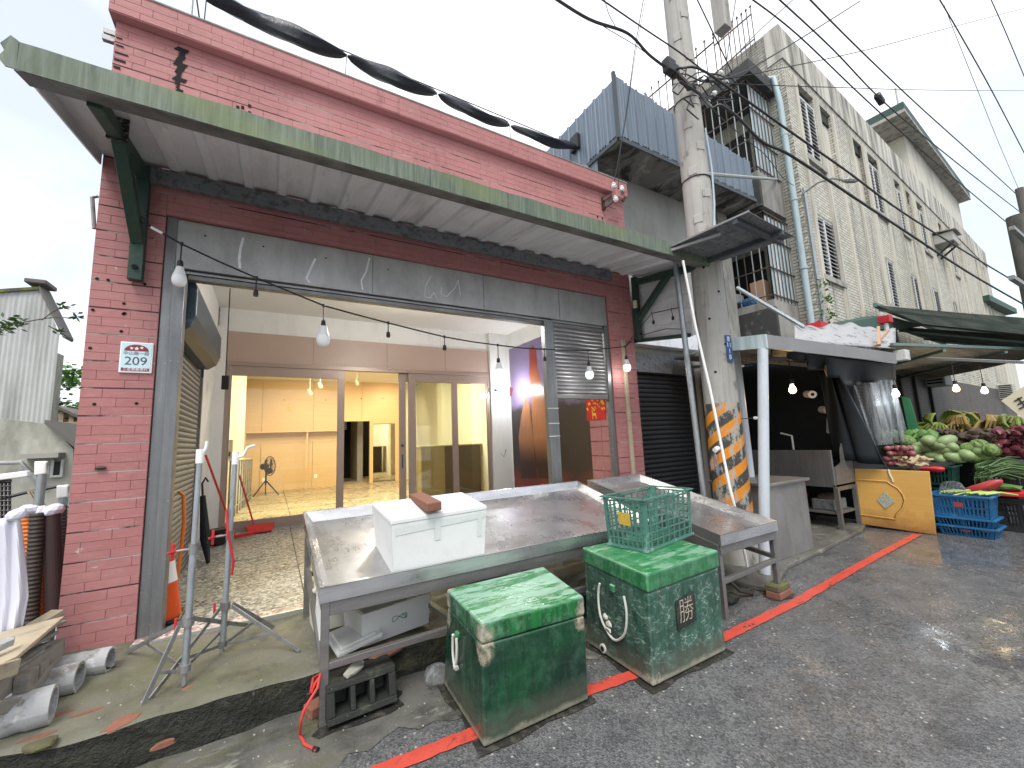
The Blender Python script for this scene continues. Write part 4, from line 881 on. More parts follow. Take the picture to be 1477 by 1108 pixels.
for k in range(ng):
    a, b = L2[k], L2[k + 1]; un.q((a[0], a[1] + .003, a[2] - .003), (b[0], b[1] + .003, b[2] - .003), (b[0], CYF + .115, 3.685), (a[0], CYF + .115, 3.685))
    un.q((a[0], CYF + .115, 3.685), (b[0], CYF + .115, 3.685), (b[0], CYF + .12, 3.775), (a[0], CYF + .12, 3.775))
un.build('gutter', 'canopy_under', CA, solid=.004)
tr_ = MB(); P = [(CXL - .02, CYF - .06, 3.83), (CXL - .055, CYF - .055, 3.77), (CXL - .04, CYF - .05, 3.74), (CXL - .06, CYF - .05, 3.69), (CXL - .03, CYF - .05, 3.65), (CXL + .01, CYF - .05, 3.65), (CXL + .01, CYF - .06, 3.81)]
tr_.hexa(P, [V(p) + V((0, .006, 0)) for p in P]); tr_.build('torn_end', 'canopy_green', CA)
xs_ = ony(617, 275, CYF).x; MB().box(xs_, xs_ + .004, CYF - .062, CYF - .052, 3.655, 3.815).build('seam', 'clad_trim', CA)
MB().hexa([(CXL - .012, CYF, 3.70), (CXL - .012, YF, 3.90), (CXL - .012, YF, 4.0), (CXL - .012, CYF, 3.80)], [(CXL, CYF, 3.70), (CXL, YF, 3.90), (CXL, YF, 4.0), (CXL, CYF, 3.80)]).build('edge_trim', 'galv_sheet', CA)
MB().box(-.94, 4.2, YF - .07, YF - .015, 3.815, 3.945).build('wall_beam', 'galv_dirty', CA, bevel=.004)
MB().bar((-.60, CYF + .12, 3.74), (4.62, CYF + .12, 3.74), .05, .03).build('front_purlin', 'galv_dirty', CA)
def bracket(x, plate=True):
    mb = MB()
    MB().box(x - .045, x + .045, YF - .08, YF - .014, 2.96, 3.94).build('bracket_post', 'green_steel', CA, bevel=.006)
    MB().bar((x, YF - .08, 3.86), (x, CYF + .1, 3.70), .075, .09).build('bracket_arm', 'green_steel', CA, bevel=.006)
    MB().bar((x, YF - .06, 3.28), (x, CYF + .55, 3.76), .08, .075).build('bracket_brace', 'green_steel', CA, bevel=.006)
    MB().lathe((x, YF - .081, 3.06), [(.02, 0), (.02, .015)], 6, (0, -1, 0)).build('bolt', 'dark_void', CA)
bracket(-.97)
p = ony(172, 197, 3.52); MB().box(-1.015, -.905, 3.46, 3.475, 3.70, 3.92).build('rusty_plate', 'rust_plate', CA)
bracket(4.68)
# closed end of the canopy, strips of sheet
EXX = 4.78
for k in range(5):
    z0 = 4.02 - k * .195
    MB().hexa([(EXX, 4.56, z0 - .19), (EXX, 3.34, z0 - .19 - .2), (EXX, 3.34, z0 - .2), (EXX, 4.56, z0)], [(EXX + .018, 4.56, z0 - .193), (EXX + .018, 3.34, z0 - .393), (EXX + .012, 3.34, z0 - .2), (EXX + .012, 4.56, z0)]).build('cladding_strip', 'galv_sheet', CA, bevel=.002)
MB().bar((EXX - .03, 4.5, 3.02), (EXX - .03, 3.36, 2.86), .05).build('end_rail', 'green_steel', CA, bevel=.004)
MB().box(4.60, 4.64, YF - .10, YF - .05, 3.45, 3.56).build('junction_box', 'cardboard_cream', CA, bevel=.004)
# =================================================================== string of bulbs
YS = 4.0
sp_ = [(200, 318), (262, 352), (315, 377), (370, 401), (418, 421), (467, 441), (514, 454), (560, 466), (600, 476), (641, 486), (680, 493), (718, 498), (752, 502), (785, 504), (848, 506), (902, 500)]
pts = [ony(u, v, YS) for u, v in sp_]
SL = thing('string_light_cable', 'black outdoor string light cable sagging across the shop opening', 'cable', pts[0])
MB().tube(pts, .0075, 6).build('cable', 'wire_black', SL)
MB().tube([pts[0] + V((.02, 0, 0)), pts[0] + V((-.03, .03, -.05)), pts[0] + V((-.05, .02, .06)), pts[0] + V((.02, .0, .03)), pts[0] + V((.08, .02, -.04))], .006, 6).build('knot', 'wire_black', SL)
MB().tube([pts[0].lerp(pts[1], .28), pts[0].lerp(pts[1], .55)], .011, 6).build('tape_wrap', 'white_plastic', SL)
pe = pts[-1]; MB().tube([pe, V((4.5, 4.02, 2.98)), V((4.72, 3.7, 3.03)), V((4.74, 3.4, 2.95))], .006, 6).build('cable_tail', 'wire_black', SL)
sm0 = bm0 = None
labels = {258: 'white bulb at the far left end of the string lights', 465: 'large white bulb hanging in front of the brown door header', 718: 'white bulb hanging beside the lit wall lamp', 848: 'white two part bulb hanging before the small roller shutter', 902: 'white bulb hanging before the right red pillar'}
for u, v, drop, isb in ((262, 352, .14, 258), (370, 401, .11, 0), (467, 441, .14, 465), (560, 466, .09, 0), (641, 486, .09, 0), (718, 498, .15, 718), (785, 504, .09, 0), (848, 506, .15, 848), (902, 500, .13, 902)):
    p = ony(u, v, YS); q = p - V((0, 0, drop))
    so_ = MB().tube([p + V((0, 0, .012)), q], .005, 6).lathe(q - V((0, 0, .055)), [(.018, 0), (.021, .02), (.017, .05), (.008, .058)], 10).lathe(p - V((0, 0, .012)), [(.012, 0), (.012, .026)], 8)
    so_.build('socket', 'black_plastic', SL)
    if isb:
        k = {465: 1.3, 258: 1.1}.get(isb, 1.15); top = q - V((0, 0, .055))
        prof = [(0, -.148), (.022, -.144), (.036, -.132), (.044, -.112), (.046, -.092), (.041, -.068), (.030, -.034), (.024, -.006), (.02, 0)]
        b_o = thing('light_bulb', labels[isb], 'bulb', top, 'bulbs on the string lights')
        gl = 'bulb_white' if isb in (258, 465) else 'bulb_glow'
        MB().lathe(top, [(r * k, h * k) for r, h in prof[:6]], 18).build('globe', gl, b_o, smooth=True)
        if gl == 'bulb_glow': plight('string_bulb_light', top - V((0, -.05, .20)), 1.2, (1, .97, .92), .05)
        MB().lathe(top, [(r * k * (1.01 if i else 1.02), h * k) for i, (r, h) in enumerate(prof[5:])], 18).build('base', 'white_plastic', b_o, smooth=True)
p = V((4.74, 3.4, 2.95))
for u, v, Y in ((940, 452, 3.7), (968, 446, 3.55), (998, 440, 3.45)):
    q = ony(u, v, Y); MB().tube([q + V((0, 0, .02)), q + V((.02, 0, -.10))], .005, 6).lathe(q + V((.02, 0, -.15)), [(.016, 0), (.02, .02), (.015, .05)], 10).build('socket', 'black_plastic', SL)
MB().tube([pe, ony(925, 470, 3.8), ony(940, 452, 3.7), ony(968, 446, 3.55), ony(998, 440, 3.45)], .006, 6).build('cable_tail', 'wire_black', SL)
# =================================================================== rolled shade net above the parapet
segs = [((300, -8), (500, 80)), ((501, 81), (630, 135)), ((632, 136), (735, 181)), ((737, 182), (833, 213))]
TR = thing('rolled_shade_net', 'black shade net rolled and tied on a wire above the red parapet', 'shade net', ony(300, -8, 5.2))
for i, (a, b) in enumerate(segs):
    A, B = ony(*a, 5.2), ony(*b, 5.2 if i < 3 else 5.28); nn = 22; R = (.098, .092, .08, .075)[i]
    P_, rad = [], []
    for k in range(nn + 1):
        t = k / nn; P_.append(A.lerp(B, t) - V((0, 0, .05 * math.sin(math.pi * t))))
        rad.append(max(.012, R * (math.sin(math.pi * min(1, max(0, t))) ** .35) * (1 - .10 * math.sin(7 * t + i * 2))) if i or t > .2 else R * .8)
    if i == 0: rad[0] = R * .75
    mb = MB().tube(P_, rad, 14)
    for j, v_ in enumerate(mb.v): c_ = P_[j // 14]; mb.v[j] = c_ + (v_ - c_) * (1 + .16 * math.sin(3 * 2 * math.pi * (j % 14) / 14 + (j // 14) * .42 + i) + .06 * math.sin(j * 2.7))
    mb.build('net_roll', 'tarp_roll', TR, smooth=True)
    MB().tube([B + V((0, 0, .02)), B + V((-.02, -.05, -.36))], .006, 5).build('tie', 'wire_black', TR)
MB().tube([ony(*segs[0][0], 5.2), ony(*segs[3][1], 5.28), V((4.78, 5.29, 6.95))], .008, 5).build('wire', 'wire_black', TR)
t = thing('roof_post', 'thin galvanised post standing on the shop roof', 'post', ony(270, 40, 5)); a = ony(270, 40, 5)
MB().box(a.x - .035, a.x + .035, 4.97, 5.03, 4.75, 7).build('post', 'galv_post', t, bevel=.004)
MB().tube([ony(283, -5, 5.1), ony(288, 30, 5.1), V((-.4, 5.1, 4.8))], .008, 5).tube([ony(298, -5, 5.1), ony(294, 36, 5.1), V((-.3, 5.1, 4.8))], .006, 5).build('barbed_wire', 'wire_black', t)
# =================================================================== stainless market tables
def table(name, label, XA, XB, Y0, Y1, z0, z1, legs, right=0):
    T = thing(name, label, 'table', ((XA[0] + XB[0]) / 2, Y0, 0), 'stainless market tables')
    def P(a, b, dz): # a across, b depth
        xa = XA[0] + (XA[1] - XA[0]) * b; xb = XB[0] + (XB[1] - XB[0]) * b
        return V((xa + (xb - xa) * a, Y0 + (Y1 - Y0) * b, z0 + (z1 - z0) * b + dz))
    W = XB[0] - XA[0]; ea = .02 / W; eb = .02 / (Y1 - Y0); ia = .07 / W; ib = .06 / (Y1 - Y0)
    rim = [(0, 0), (1, 0), (1, 1), (0, 1)]; rin = [(ea, eb), (1 - ea, eb), (1 - ea, 1 - eb), (ea, 1 - eb)]; bot = [(ia, ib), (1 - ia, ib), (1 - ia, 1 - ib), (ia, 1 - ib)]
    tm = MB()
    for k in range(4):
        a, b = k, (k + 1) % 4
        tm.q(P(*rim[a], 0), P(*rim[b], 0), P(*rin[b], 0), P(*rin[a], 0)); tm.q(P(*rin[a], 0), P(*rin[b], 0), P(*bot[b], -.075), P(*bot[a], -.075))
    tm.build('tray_rim', 'stainless_tray', T, bevel=.002)
    tb = MB(); rg = random.Random(len(label))
    dent = [(rg.uniform(.1, .9), rg.uniform(.1, .9), rg.uniform(-.004, .004)) for _ in range(10)]
    def bed(a, b):
        q = P(ia + (1 - 2 * ia) * a, ib + (1 - 2 * ib) * b, -.0755); w = sum(h * math.exp(-((a - x) ** 2 + (b - y) ** 2) * 30) for x, y, h in dent); q.z += w * (a * (1 - a) * b * (1 - b) * 12 if 0 < a < 1 and 0 < b < 1 else 0); return q
    tb.grid(bed, 24, 12); tb.build('tray_bed', 'stainless_tray', T, smooth=True)
    sk = MB()
    for k in range(4):
        a, b = k, (k + 1) % 4
        sk.q(P(*rim[a], -.003), P(*rim[b], -.003), P(*rim[b], -.09), P(*rim[a], -.09))
    sk.build('tray_side', 'stainless_tray', T)
    h = .085
    for (A_, B_) in (((.01, .02), (.99, .02)), ((.01, .98), (.99, .98)), ((.012, .02), (.012, .98)), ((.988, .02), (.988, .98))):
        MB().bar(P(*A_, -.092 - h / 2), P(*B_, -.092 - h / 2), .035, h).build('apron', 'stainless_leg', T, bevel=.003)
    feet = []
    for (a, b, zg) in legs:
        q = P(a, b, -.09); f_ = V((q.x, q.y, zg)); feet.append((q, f_)); MB().bar(q, f_, .045).build('leg', 'stainless_leg', T, bevel=.003)
    for i, j, z in right:
        A_, B_ = feet[i][1], feet[j][1]; MB().bar(V((A_.x, A_.y, z[0])), V((B_.x, B_.y, z[1])), .04).build('stretcher', 'stainless_leg', T, bevel=.003)
    return T, P
T1, P1 = table('market_table', 'long tilted stainless market table holding the foam box and brick', (.275, .254), (3.18, 3.28), 2.815, 4.07, .765, 1.05,
    [(.012, .02, 0), (.012, .93, .215), (.985, .025, 0), (.985, .93, .21), (.5, .03, 0)], [(0, 2, (.315, .34)), (0, 1, (.30, .60)), (1, 3, (.55, .55))])
T2, P2 = table('market_table', 'short stainless market table sloping beside the striped utility pole', (3.36, 3.40), (4.27, 4.33), 2.28, 4.03, .70, 1.05,
    [(.03, .03, 0), (.97, .03, .115), (.97, .97, .05), (.03, .97, .2)], [(0, 1, (.30, .33)), (1, 2, (.36, .55)), (0, 3, (.3, .5))])
MB().bar((1.15, 2.85, .35), (1.02, 3.9, .36), .045, .03).build('cross_rail', 'stainless_leg', T1); 
MB().bar((2.35, 2.9, .42), (2.15, 3.6, .03), .045).build('loose_leg', 'stainless_leg', T1)
# bricks under the table foot
b0 = onz(1118, 880, 0)
def brick(name, label, c, size, mat, rz, tilt=(0, 0), grp=None):
    o = thing(name, label, 'brick', c, grp, 0); mb = MB().box(-size[0] / 2, size[0] / 2, -size[1] / 2, size[1] / 2, 0, size[2])
    rm = Matrix.Rotation(rz, 3, 'Z') @ Matrix.Rotation(tilt[0], 3, 'X') @ Matrix.Rotation(tilt[1], 3, 'Y')
    mb.v = [rm @ v + V(c) for v in mb.v]; mb.build('body', mat, o, bevel=.008, seg=3); return o
lc = P2(.97, .03, 0)
brick('brick', 'red clay brick on the road under the table leg, lower of two', (lc.x, lc.y, .0), (.24, .13, .06), 'clay_brick', .1)
brick('brick', 'mossy green brick directly under the table leg, upper of two', (lc.x, lc.y + .005, .0605), (.235, .125, .054), 'mossy_brick', .06)
# =================================================================== foam box with a brick on top, on the first table
def tbl(u, v, dz=-.0755):
    z = .9
    for _ in range(30):
        p = onz(u, v, z); b = (p.y - 2.815) / (4.07 - 2.815); z = .765 + .285 * b + dz
    return onz(u, v, z)
f0, f1 = tbl(556, 820), tbl(692, 780)
c0 = V((.74, 2.91, .775)); c1 = V((1.46, 2.95, .775)); up_z = 1.035
def foambox(o, base4, top4, h, lid, wall=.03, mat='foam', inside=True):
    b4, t4 = [V(p) for p in base4], [V(p) for p in top4]; cen = sum(t4, V()) / 4; cb = sum(b4, V()) / 4
    mb = MB()
    for k in range(4):
        a, b = k, (k + 1) % 4
        ia, ib = t4[a].lerp(cen, .09), t4[b].lerp(cen, .09); ja, jb = b4[a].lerp(cb, .12) + V((0, 0, .03)), b4[b].lerp(cb, .12) + V((0, 0, .03))
        mb.q(b4[a], b4[b], t4[b], t4[a]); mb.q(t4[a], t4[b], ib, ia); mb.q(ia, ib, jb, ja)
    mb.q(*reversed(b4)); mb.q(*[b4[k].lerp(cb, .12) + V((0, 0, .03)) for k in range(4)])
    mb.build('box', mat, o, bevel=.008)
    if lid:
        L0 = [cen + (p - cen) * 1.012 for p in t4]; MB().hexa(L0, [p + V((0, 0, .035)) for p in L0]).build('lid', mat, o, bevel=.008)
FB = thing('foam_box', 'large white lidded foam box on the tilted table, brick on top', 'foam box', (1.1, 3.2, .8))
tz = lambda y: .765 + .285 * (y - 2.815) / 1.255 - .072
bt = [(.735, 2.90), (1.43, 2.95), (1.455, 3.42), (.72, 3.40)]
tp = [(.715, 2.885), (1.455, 2.94), (1.475, 3.46), (.70, 3.43)]
foambox(FB, [V((x, y, tz(y))) for x, y in bt], [V((x, y, 1.055 + .10 * (y - 2.9))) for x, y in tp], .3, True)
def onface(a, b, c0_, c1_, c2_, c3_, out): return (c0_.lerp(c1_, a)).lerp(c3_.lerp(c2_, a), b) + out
F4 = [V((.735, 2.90, tz(2.9))), V((1.43, 2.95, tz(2.95))), V((1.455, 2.94, 1.06)), V((.715, 2.885, 1.055))]
for a, w, b0_, b1_ in ((.42, .06, .55, .97), (.90, .05, .45, .97)):
    q = [onface(a, b1_, *F4, V((0, -.004, 0))), onface(a + w, b1_, *F4, V((0, -.004, 0))), onface(a + w, b0_, *F4, V((0, -.004, 0))), onface(a, b0_, *F4, V((0, -.004, 0)))]
    MB().q(*q).build('tape', 'tape_clear', FB)
q = [onface(.03, .93, *F4, V((0, -.003, 0))), onface(.99, .95, *F4, V((0, -.003, 0))), onface(.99, .84, *F4, V((0, -.003, 0))), onface(.03, .78, *F4, V((0, -.003, 0)))]; MB().q(*q).build('tape', 'tape_clear', FB)
bz = 1.093 + .10 * .2
bt_ = [onz(u, v, 1.176) for u, v in ((590, 712.5), (616, 726.6), (637, 723), (610.6, 709.7))]
o = thing('brick', 'reddish clay brick lying on top of the white foam box', 'brick', sum(bt_, V()) / 4); MB().hexa([p - V((0, 0, .062)) for p in bt_], bt_).build('body', 'clay_brick', o, bevel=.008, seg=3)
# =================================================================== green fish boxes
def fishbox(name, label, b4, t4, h, lidh, over, mb_, ml_, rope):
    B4 = [V((x, y, .012)) for x, y in b4]; T4 = [V((x, y, h - lidh)) for x, y in t4]; c = sum(T4, V()) / 4
    o = thing(name, label, 'fish box', (c.x, c.y, 0), 'green insulated fish boxes')
    def sub(m, nm, mat, bev):
        ob = m.build(nm, mat, o, bevel=bev, seg=3); return ob
    m = MB().hexa(B4, T4); sub(m, 'box', mb_, .014)
    L0 = [c + (p - c) * over + V((0, 0, .004)) for p in T4]; L1 = [p + V((0, 0, lidh - .004)) for p in L0]
    sub(MB().hexa(L0, L1), 'lid', ml_, .018)
    return o, B4, T4, L0, L1
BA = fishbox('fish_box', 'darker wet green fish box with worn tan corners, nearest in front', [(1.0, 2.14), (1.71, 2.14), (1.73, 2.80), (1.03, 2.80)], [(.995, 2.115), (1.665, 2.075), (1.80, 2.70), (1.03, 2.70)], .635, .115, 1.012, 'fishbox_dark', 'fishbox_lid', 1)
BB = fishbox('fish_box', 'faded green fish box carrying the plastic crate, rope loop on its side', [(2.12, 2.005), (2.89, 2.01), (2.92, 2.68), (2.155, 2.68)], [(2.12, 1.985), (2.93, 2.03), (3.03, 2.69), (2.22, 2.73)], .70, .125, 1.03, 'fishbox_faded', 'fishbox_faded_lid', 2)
# chips of bare worn corner on box A
def chip(o, p, r, seed, fl):
    mb = blob(seed, .25, 2, (r * fl[0], r * fl[1], r * fl[2])); mb.v = [v + p for v in mb.v]; mb.build('worn_corner', 'worn_edge', o, smooth=True)
o, B4, T4, L0, L1 = BA
for p, r, fl in () and ((L0[0] + V((.018, .022, .03)), .03, (.9, 1.0, 1.1)), (L0[3] + V((.018, -.025, .05)), .03, (.85, 1, 1.3)), (L0[1] + V((-.022, .02, .03)), .03, (1, .9, 1)), (T4[0] + V((.016, .02, -.03)), .03, (.8, .9, 1.5)), (T4[1] + V((-.018, .016, -.035)), .03, (.9, .9, 1.4)), (T4[3] + V((.018, -.02, -.04)), .03, (.8, 1, 1.6))): chip(o, p, r, int(p.x * 999), fl)
# loops
def loop(o, B4, T4, a, b, w, ln, mat='rope_white'):
    f = lambda s, t, out: (T4[0].lerp(T4[3], s)).lerp(B4[0].lerp(B4[3], s), t) + V((-out, 0, 0))
    MB().hexa([f(a - .04, b - .03, 0), f(a + .04, b - .03, 0), f(a + .04, b + .05, 0), f(a - .04, b + .05, 0)], [f(a - .035, b - .02, .02), f(a + .035, b - .02, .02), f(a + .035, b + .05, .022), f(a - .035, b + .05, .022)]).build('rope_eye', 'fishbox_faded_lid', o, bevel=.004)
    P_ = [f(a - w * .5, b + .02, .025), f(a - w * .56, b + ln * .35, .022), f(a - w * .45, b + ln * .75, .02), f(a - w * .1, b + ln, .018), f(a + w * .2, b + ln * .96, .018), f(a + w * .5, b + ln * .7, .02), f(a + w * .55, b + ln * .3, .022), f(a + w * .45, b + .02, .025)]
    sm_ = []
    for k in range(len(P_) - 1):
        for t in (0, .33, .66): 
            p0 = P_[max(k - 1, 0)]; p1, p2 = P_[k], P_[k + 1]; p3 = P_[min(k + 2, len(P_) - 1)]
            sm_.append(.5 * ((2 * p1) + (p2 - p0) * t + (2 * p0 - 5 * p1 + 4 * p2 - p3) * t * t + (3 * p1 - p0 - 3 * p2 + p3) * t ** 3))
    sm_.append(P_[-1]); MB().tube(sm_, .0085, 7).build('rope', mat, o, smooth=True); return f
f = loop(BA[0], BA[1], BA[2], .62, .16, .11, .36)
p = f(.60, .53, .016); kb = blob(4, .3, 1, (.018, .02, .022)); kb.v = [v + p for v in kb.v]; kb.build('knot', 'rope_white', BA[0], smooth=True)
f = loop(BB[0], BB[1], BB[2], .50, .12, .40, .60)
for i, (a_, b_) in enumerate(((.62, .52), (.56, .58), (.58, .65))):
    kb = blob(20 + i, .35, 1, (.015, .03, .022)); q = f(a_, b_, .02); kb.v = [v + q for v in kb.v]; kb.build('knot', 'rope_white', BB[0], smooth=True)
p = f(.70, .93, .0); MB().lathe(p, [(.032, 0), (.032, .012), (.02, .014)], 14, (-1, 0, 0)).build('drain_plug', 'rope_white', BB[0]); MB().lathe(p + V((-.0145, 0, 0)), [(.018, 0), (.018, .002)], 12, (-1, 0, 0)).build('drain_hole', 'dark_void', BB[0])
# dark plaque on the second box
o, B4, T4, L0, L1 = BB
g_ = lambda s, t, out: (T4[0].lerp(T4[1], s)).lerp(B4[0].lerp(B4[1], s), t) + V((0, -out, 0))
MB().hexa([g_(.33, .20, .001), g_(.59, .15, .001), g_(.60, .49, .001), g_(.34, .53, .001)], [g_(.33, .20, .006), g_(.59, .15, .006), g_(.60, .49, .006), g_(.34, .53, .006)]).build('plaque', 'black_block', o)
pc_ = g_(.465, .345, .0068); text('勝', .17, 'worn_edge', o, pc_, (math.pi / 2, 0, .045), bold=-.002)
# =================================================================== green plastic crate on box B
CR = thing('plastic_crate', 'empty teal lattice crate standing on the faded green fish box', 'crate', (2.72, 2.42, .70))
cb_ = [V((2.40, 2.62, .703)), V((2.52, 2.20, .703)), V((3.02, 2.34, .703)), V((2.90, 2.76, .703))]
k_ = [V(onz(u, v, .703)) for u, v in ((876, 786), (934, 798), (1000, 771))]
A0, A1, A2 = k_[0], k_[1], k_[2]; A3 = A0 + (A2 - A1)
hC = .395
def cw(a, b, s, t): # point on wall a->b
    cen = (A0 + A2) / 2; fl = 1 + .06 * t
    q = a.lerp(b, s); q = cen + (q - cen) * fl; return V((q.x, q.y, .703 + hC * t))
cor = [A0, A1, A2, A3]
for k in range(4):
    a, b = cor[k], cor[(k + 1) % 4]; ln = (b - a).length; nv = 7 if ln > .3 else 6
    w = MB()
    for i in range(nv + 1):
        s = .09 + .82 * i / nv; w.bar(cw(a, b, s, .03), cw(a, b, s, .93), .0055 if i % 3 else .010, .014, (b - a))
    for j in range(7):
        t = .05 + .87 * j / 6; w.bar(cw(a, b, .05, t), cw(a, b, .95, t), .007, .010)
    w.build('lattice_wall', 'crate_green', CR)
    MB().bar(cw(a, b, -.015, .985), cw(a, b, 1.015, .985), .026, .012).bar(cw(a, b, 0, .93), cw(a, b, 1, .93), .012, .008).build('rim', 'crate_green', CR, bevel=.002)
    MB().bar(cw(a, b, 0, .02), cw(a, b, 1, .02), .016, .016).build('base_rail', 'crate_green', CR, bevel=.002)
    pa = cor[k - 1]; d1, d2 = (b - a).normalized(), (pa - a).normalized(); pm = MB()
    lo_ = [cw(a, b, 0, .01) + d1 * .045, cw(a, b, 0, .01) + (d1 + d2) * .008, cw(a, b, 0, .01) + d2 * .045, cw(a, b, 0, .01) + d2 * .04 + d1 * .012, cw(a, b, 0, .01) + (d1 + d2) * .02, cw(a, b, 0, .01) + d1 * .04 + d2 * .012]
    up_ = [q + (cw(a, b, 0, .97) - cw(a, b, 0, .01)) for q in lo_]; pm.hexa(lo_, up_); pm.build('corner_post', 'crate_green', CR)
fl = MB()
for i in range(9): fl.bar(A0.lerp(A1, i / 8) + V((0, 0, .012)), A3.lerp(A2, i / 8) + V((0, 0, .012)), .012, .006).bar(A0.lerp(A3, i / 8) + V((0, 0, .015)), A1.lerp(A2, i / 8) + V((0, 0, .015)), .012, .006)
fl.build('floor_lattice', 'crate_green', CR)
a, b = A0, A1; on = V((-.01, -.012, 0)); MB().hexa([cw(a, b, s, t) + on for s, t in ((.38, .48), (.66, .46), (.66, .70), (.38, .72))], [cw(a, b, s, t) + on * 1.15 for s, t in ((.38, .48), (.66, .46), (.66, .70), (.38, .72))]).build('label', 'yellow_label', CR)
# =================================================================== things under the table
def boxfoam(name, label, cx_, cy_, rz, w, d, h, z, lid=False, mat='foam', tilt=0, mark=False):
    o = thing(name, label, 'foam box', (cx_, cy_, z)); R_ = Matrix.Rotation(rz, 3, 'Z') @ Matrix.Rotation(tilt, 3, 'Y')
    q = lambda x, y, zz: R_ @ V((x, y, zz)) + V((cx_, cy_, z))
    fx, fy = w / 2, d / 2
    foambox(o, [q(-fx * .94, -fy * .94, 0), q(fx * .94, -fy * .94, 0), q(fx * .94, fy * .94, 0), q(-fx * .94, fy * .94, 0)], [q(-fx, -fy, h), q(fx, -fy, h), q(fx, fy, h), q(-fx, fy, h)], h, lid, mat=mat)
    if mark:
        P_ = [q(.02 + .012 * math.cos(t * 1.7), -fy * .972 - .002, h * .55 + .018 * math.sin(t * 2.3)) + R_ @ V((.055 * math.sin(t * .9), 0, 0)) for t in [k * .35 for k in range(26)]]
        MB().tube(P_, .0022, 4).build('scribble', 'green_ink', o)
    return o
b1 = onz(517, 938, .235)
FO = boxfoam('foam_box', 'open white foam box under the table with green scribble', .80, 3.36, .20, .54, .36, .215, .225, mark=True)
t = thing('foam_slab', 'white foam slab leaning flat beside the open foam box', 'lid', (.56, 3.22, .22))
R_ = Matrix.Rotation(.10, 3, 'Z') @ Matrix.Rotation(math.radians(-9), 3, 'Y')
lq = lambda x, y, z: R_ @ V((x, y, z)) + V((.545, 3.25, .255))
MB().hexa([lq(-.15, -.17, 0), lq(.15, -.17, 0), lq(.15, .2, 0), lq(-.15, .2, 0)], [lq(-.15, -.17, .03), lq(.15, -.17, .03), lq(.15, .2, .03), lq(-.15, .2, .03)]).build('slab', 'foam', t, bevel=.008)
MB().hexa([lq(-.12, -.14, .03), lq(.12, -.14, .03), lq(.12, .17, .03), lq(-.12, .17, .03)], [lq(-.11, -.13, .04), lq(.11, -.13, .04), lq(.11, .16, .04), lq(-.11, .16, .04)]).build('step', 'foam', t, bevel=.004)
boxfoam('foam_box', 'stained old foam box lying behind the left table leg', .52, 3.72, .05, .44, .26, .27, .225, True, 'foam_stain')
t = thing('foam_board', 'thin white foam slab standing upright against the left table legs', 'lid', (.33, 3.2, .3)); MB().hexa([(.30, 3.05, .34), (.335, 3.05, .34), (.335, 3.36, .36), (.30, 3.36, .36)], [(.31, 3.07, .66), (.34, 3.07, .66), (.34, 3.36, .68), (.31, 3.36, .68)]).build('slab', 'foam', t, bevel=.01)
# beige tub
c = V((1.66, 3.38, .225)); t = thing('plastic_tub', 'dirty beige plastic tub under the middle of the table', 'tub', c)
mb = MB(); 
b4 = [(-.16, -.12), (.16, -.12), (.16, .12), (-.16, .12)]
for k in range(4):
    (ax_, ay_), (bx_, by_) = b4[k], b4[(k + 1) % 4]
    mb.q(c + V((ax_ * .8, ay_ * .8, 0)), c + V((bx_ * .8, by_ * .8, 0)), c + V((bx_, by_, .30)), c + V((ax_, ay_, .30)))
mb.q(*[c + V((x * .8, y * .8, .002)) for x, y in b4]); mb.build('body', 'beige_tub', t, solid=.008, bevel=.01)
rm = MB()
for k in range(4):
    (ax_, ay_), (bx_, by_) = b4[k], b4[(k + 1) % 4]; rm.bar(c + V((ax_ * 1.03, ay_ * 1.03, .30)), c + V((bx_ * 1.03, by_ * 1.03, .30)), .03, .025)
rm.build('rim', 'beige_tub', t, bevel=.004)
# concrete block, stone, tile, rope
o = thing('concrete_block', 'wet black hollow concrete block on the road below the table', 'block', (.66, 2.72, 0))
ob = onz(472, 1060, 0); oc = onz(585, 1015, 0); dv = (oc - ob); dv.z = 0; L_ = .40; dv = dv.normalized(); nv_ = V((-dv.y, dv.x, 0))
q0 = V((ob.x, ob.y, .03)); bh, bd = .19, .17
qb = lambda s, d, z: q0 + dv * s + nv_ * d + V((0, 0, z)) + nv_ * (.05 * z / bh)
m = MB(); holes = [(.045, .13), (.16, .24), (.27, .355)]; edges_ = [0] + [x for h_ in holes for x in h_] + [L_]
def bb(s0, s1, d0, d1, z0, z1): m.hexa([qb(s0, d0, z0), qb(s1, d0, z0), qb(s1, d1, z0), qb(s0, d1, z0)], [qb(s0, d0, z1), qb(s1, d0, z1), qb(s1, d1, z1), qb(s0, d1, z1)])
bb(0, L_, 0, bd, 0, .035); bb(0, L_, 0, bd, bh - .035, bh)
for k in range(0, len(edges_), 2): bb(edges_[k], edges_[k + 1], 0.001, bd - .001, .0351, bh - .0351)
bb(.002, L_ - .002, bd - .03, bd - .002, .0352, bh - .0352); m.build('shell', 'black_block', o, bevel=.006)
t = thing('pale_stone', 'pale rough stone lying on the black concrete block', 'stone', qb(.12, .08, bh)); mb = blob(9, .35, 2, (.085, .04, .03)); rm_ = Matrix.Rotation(.5, 3, 'Z'); mb.v = [rm_ @ v + qb(.17, .06, bh + .022) for v in mb.v]; mb.build('body', 'pale_stone', t)
brick('broken_tile', 'broken reddish clay tile leaning on the kerb under the table', (.70, 3.03, .20), (.22, .11, .028), 'clay_brick', .45, (.25, 0))
brick('brick', 'wet red brick standing behind the front left table leg', (.33, 3.0, .002), (.21, .10, .06), 'clay_brick', .4)
t = thing('red_rope', 'red cord tied round the front left table leg and trailing down', 'rope', (.28, 2.83, .3))
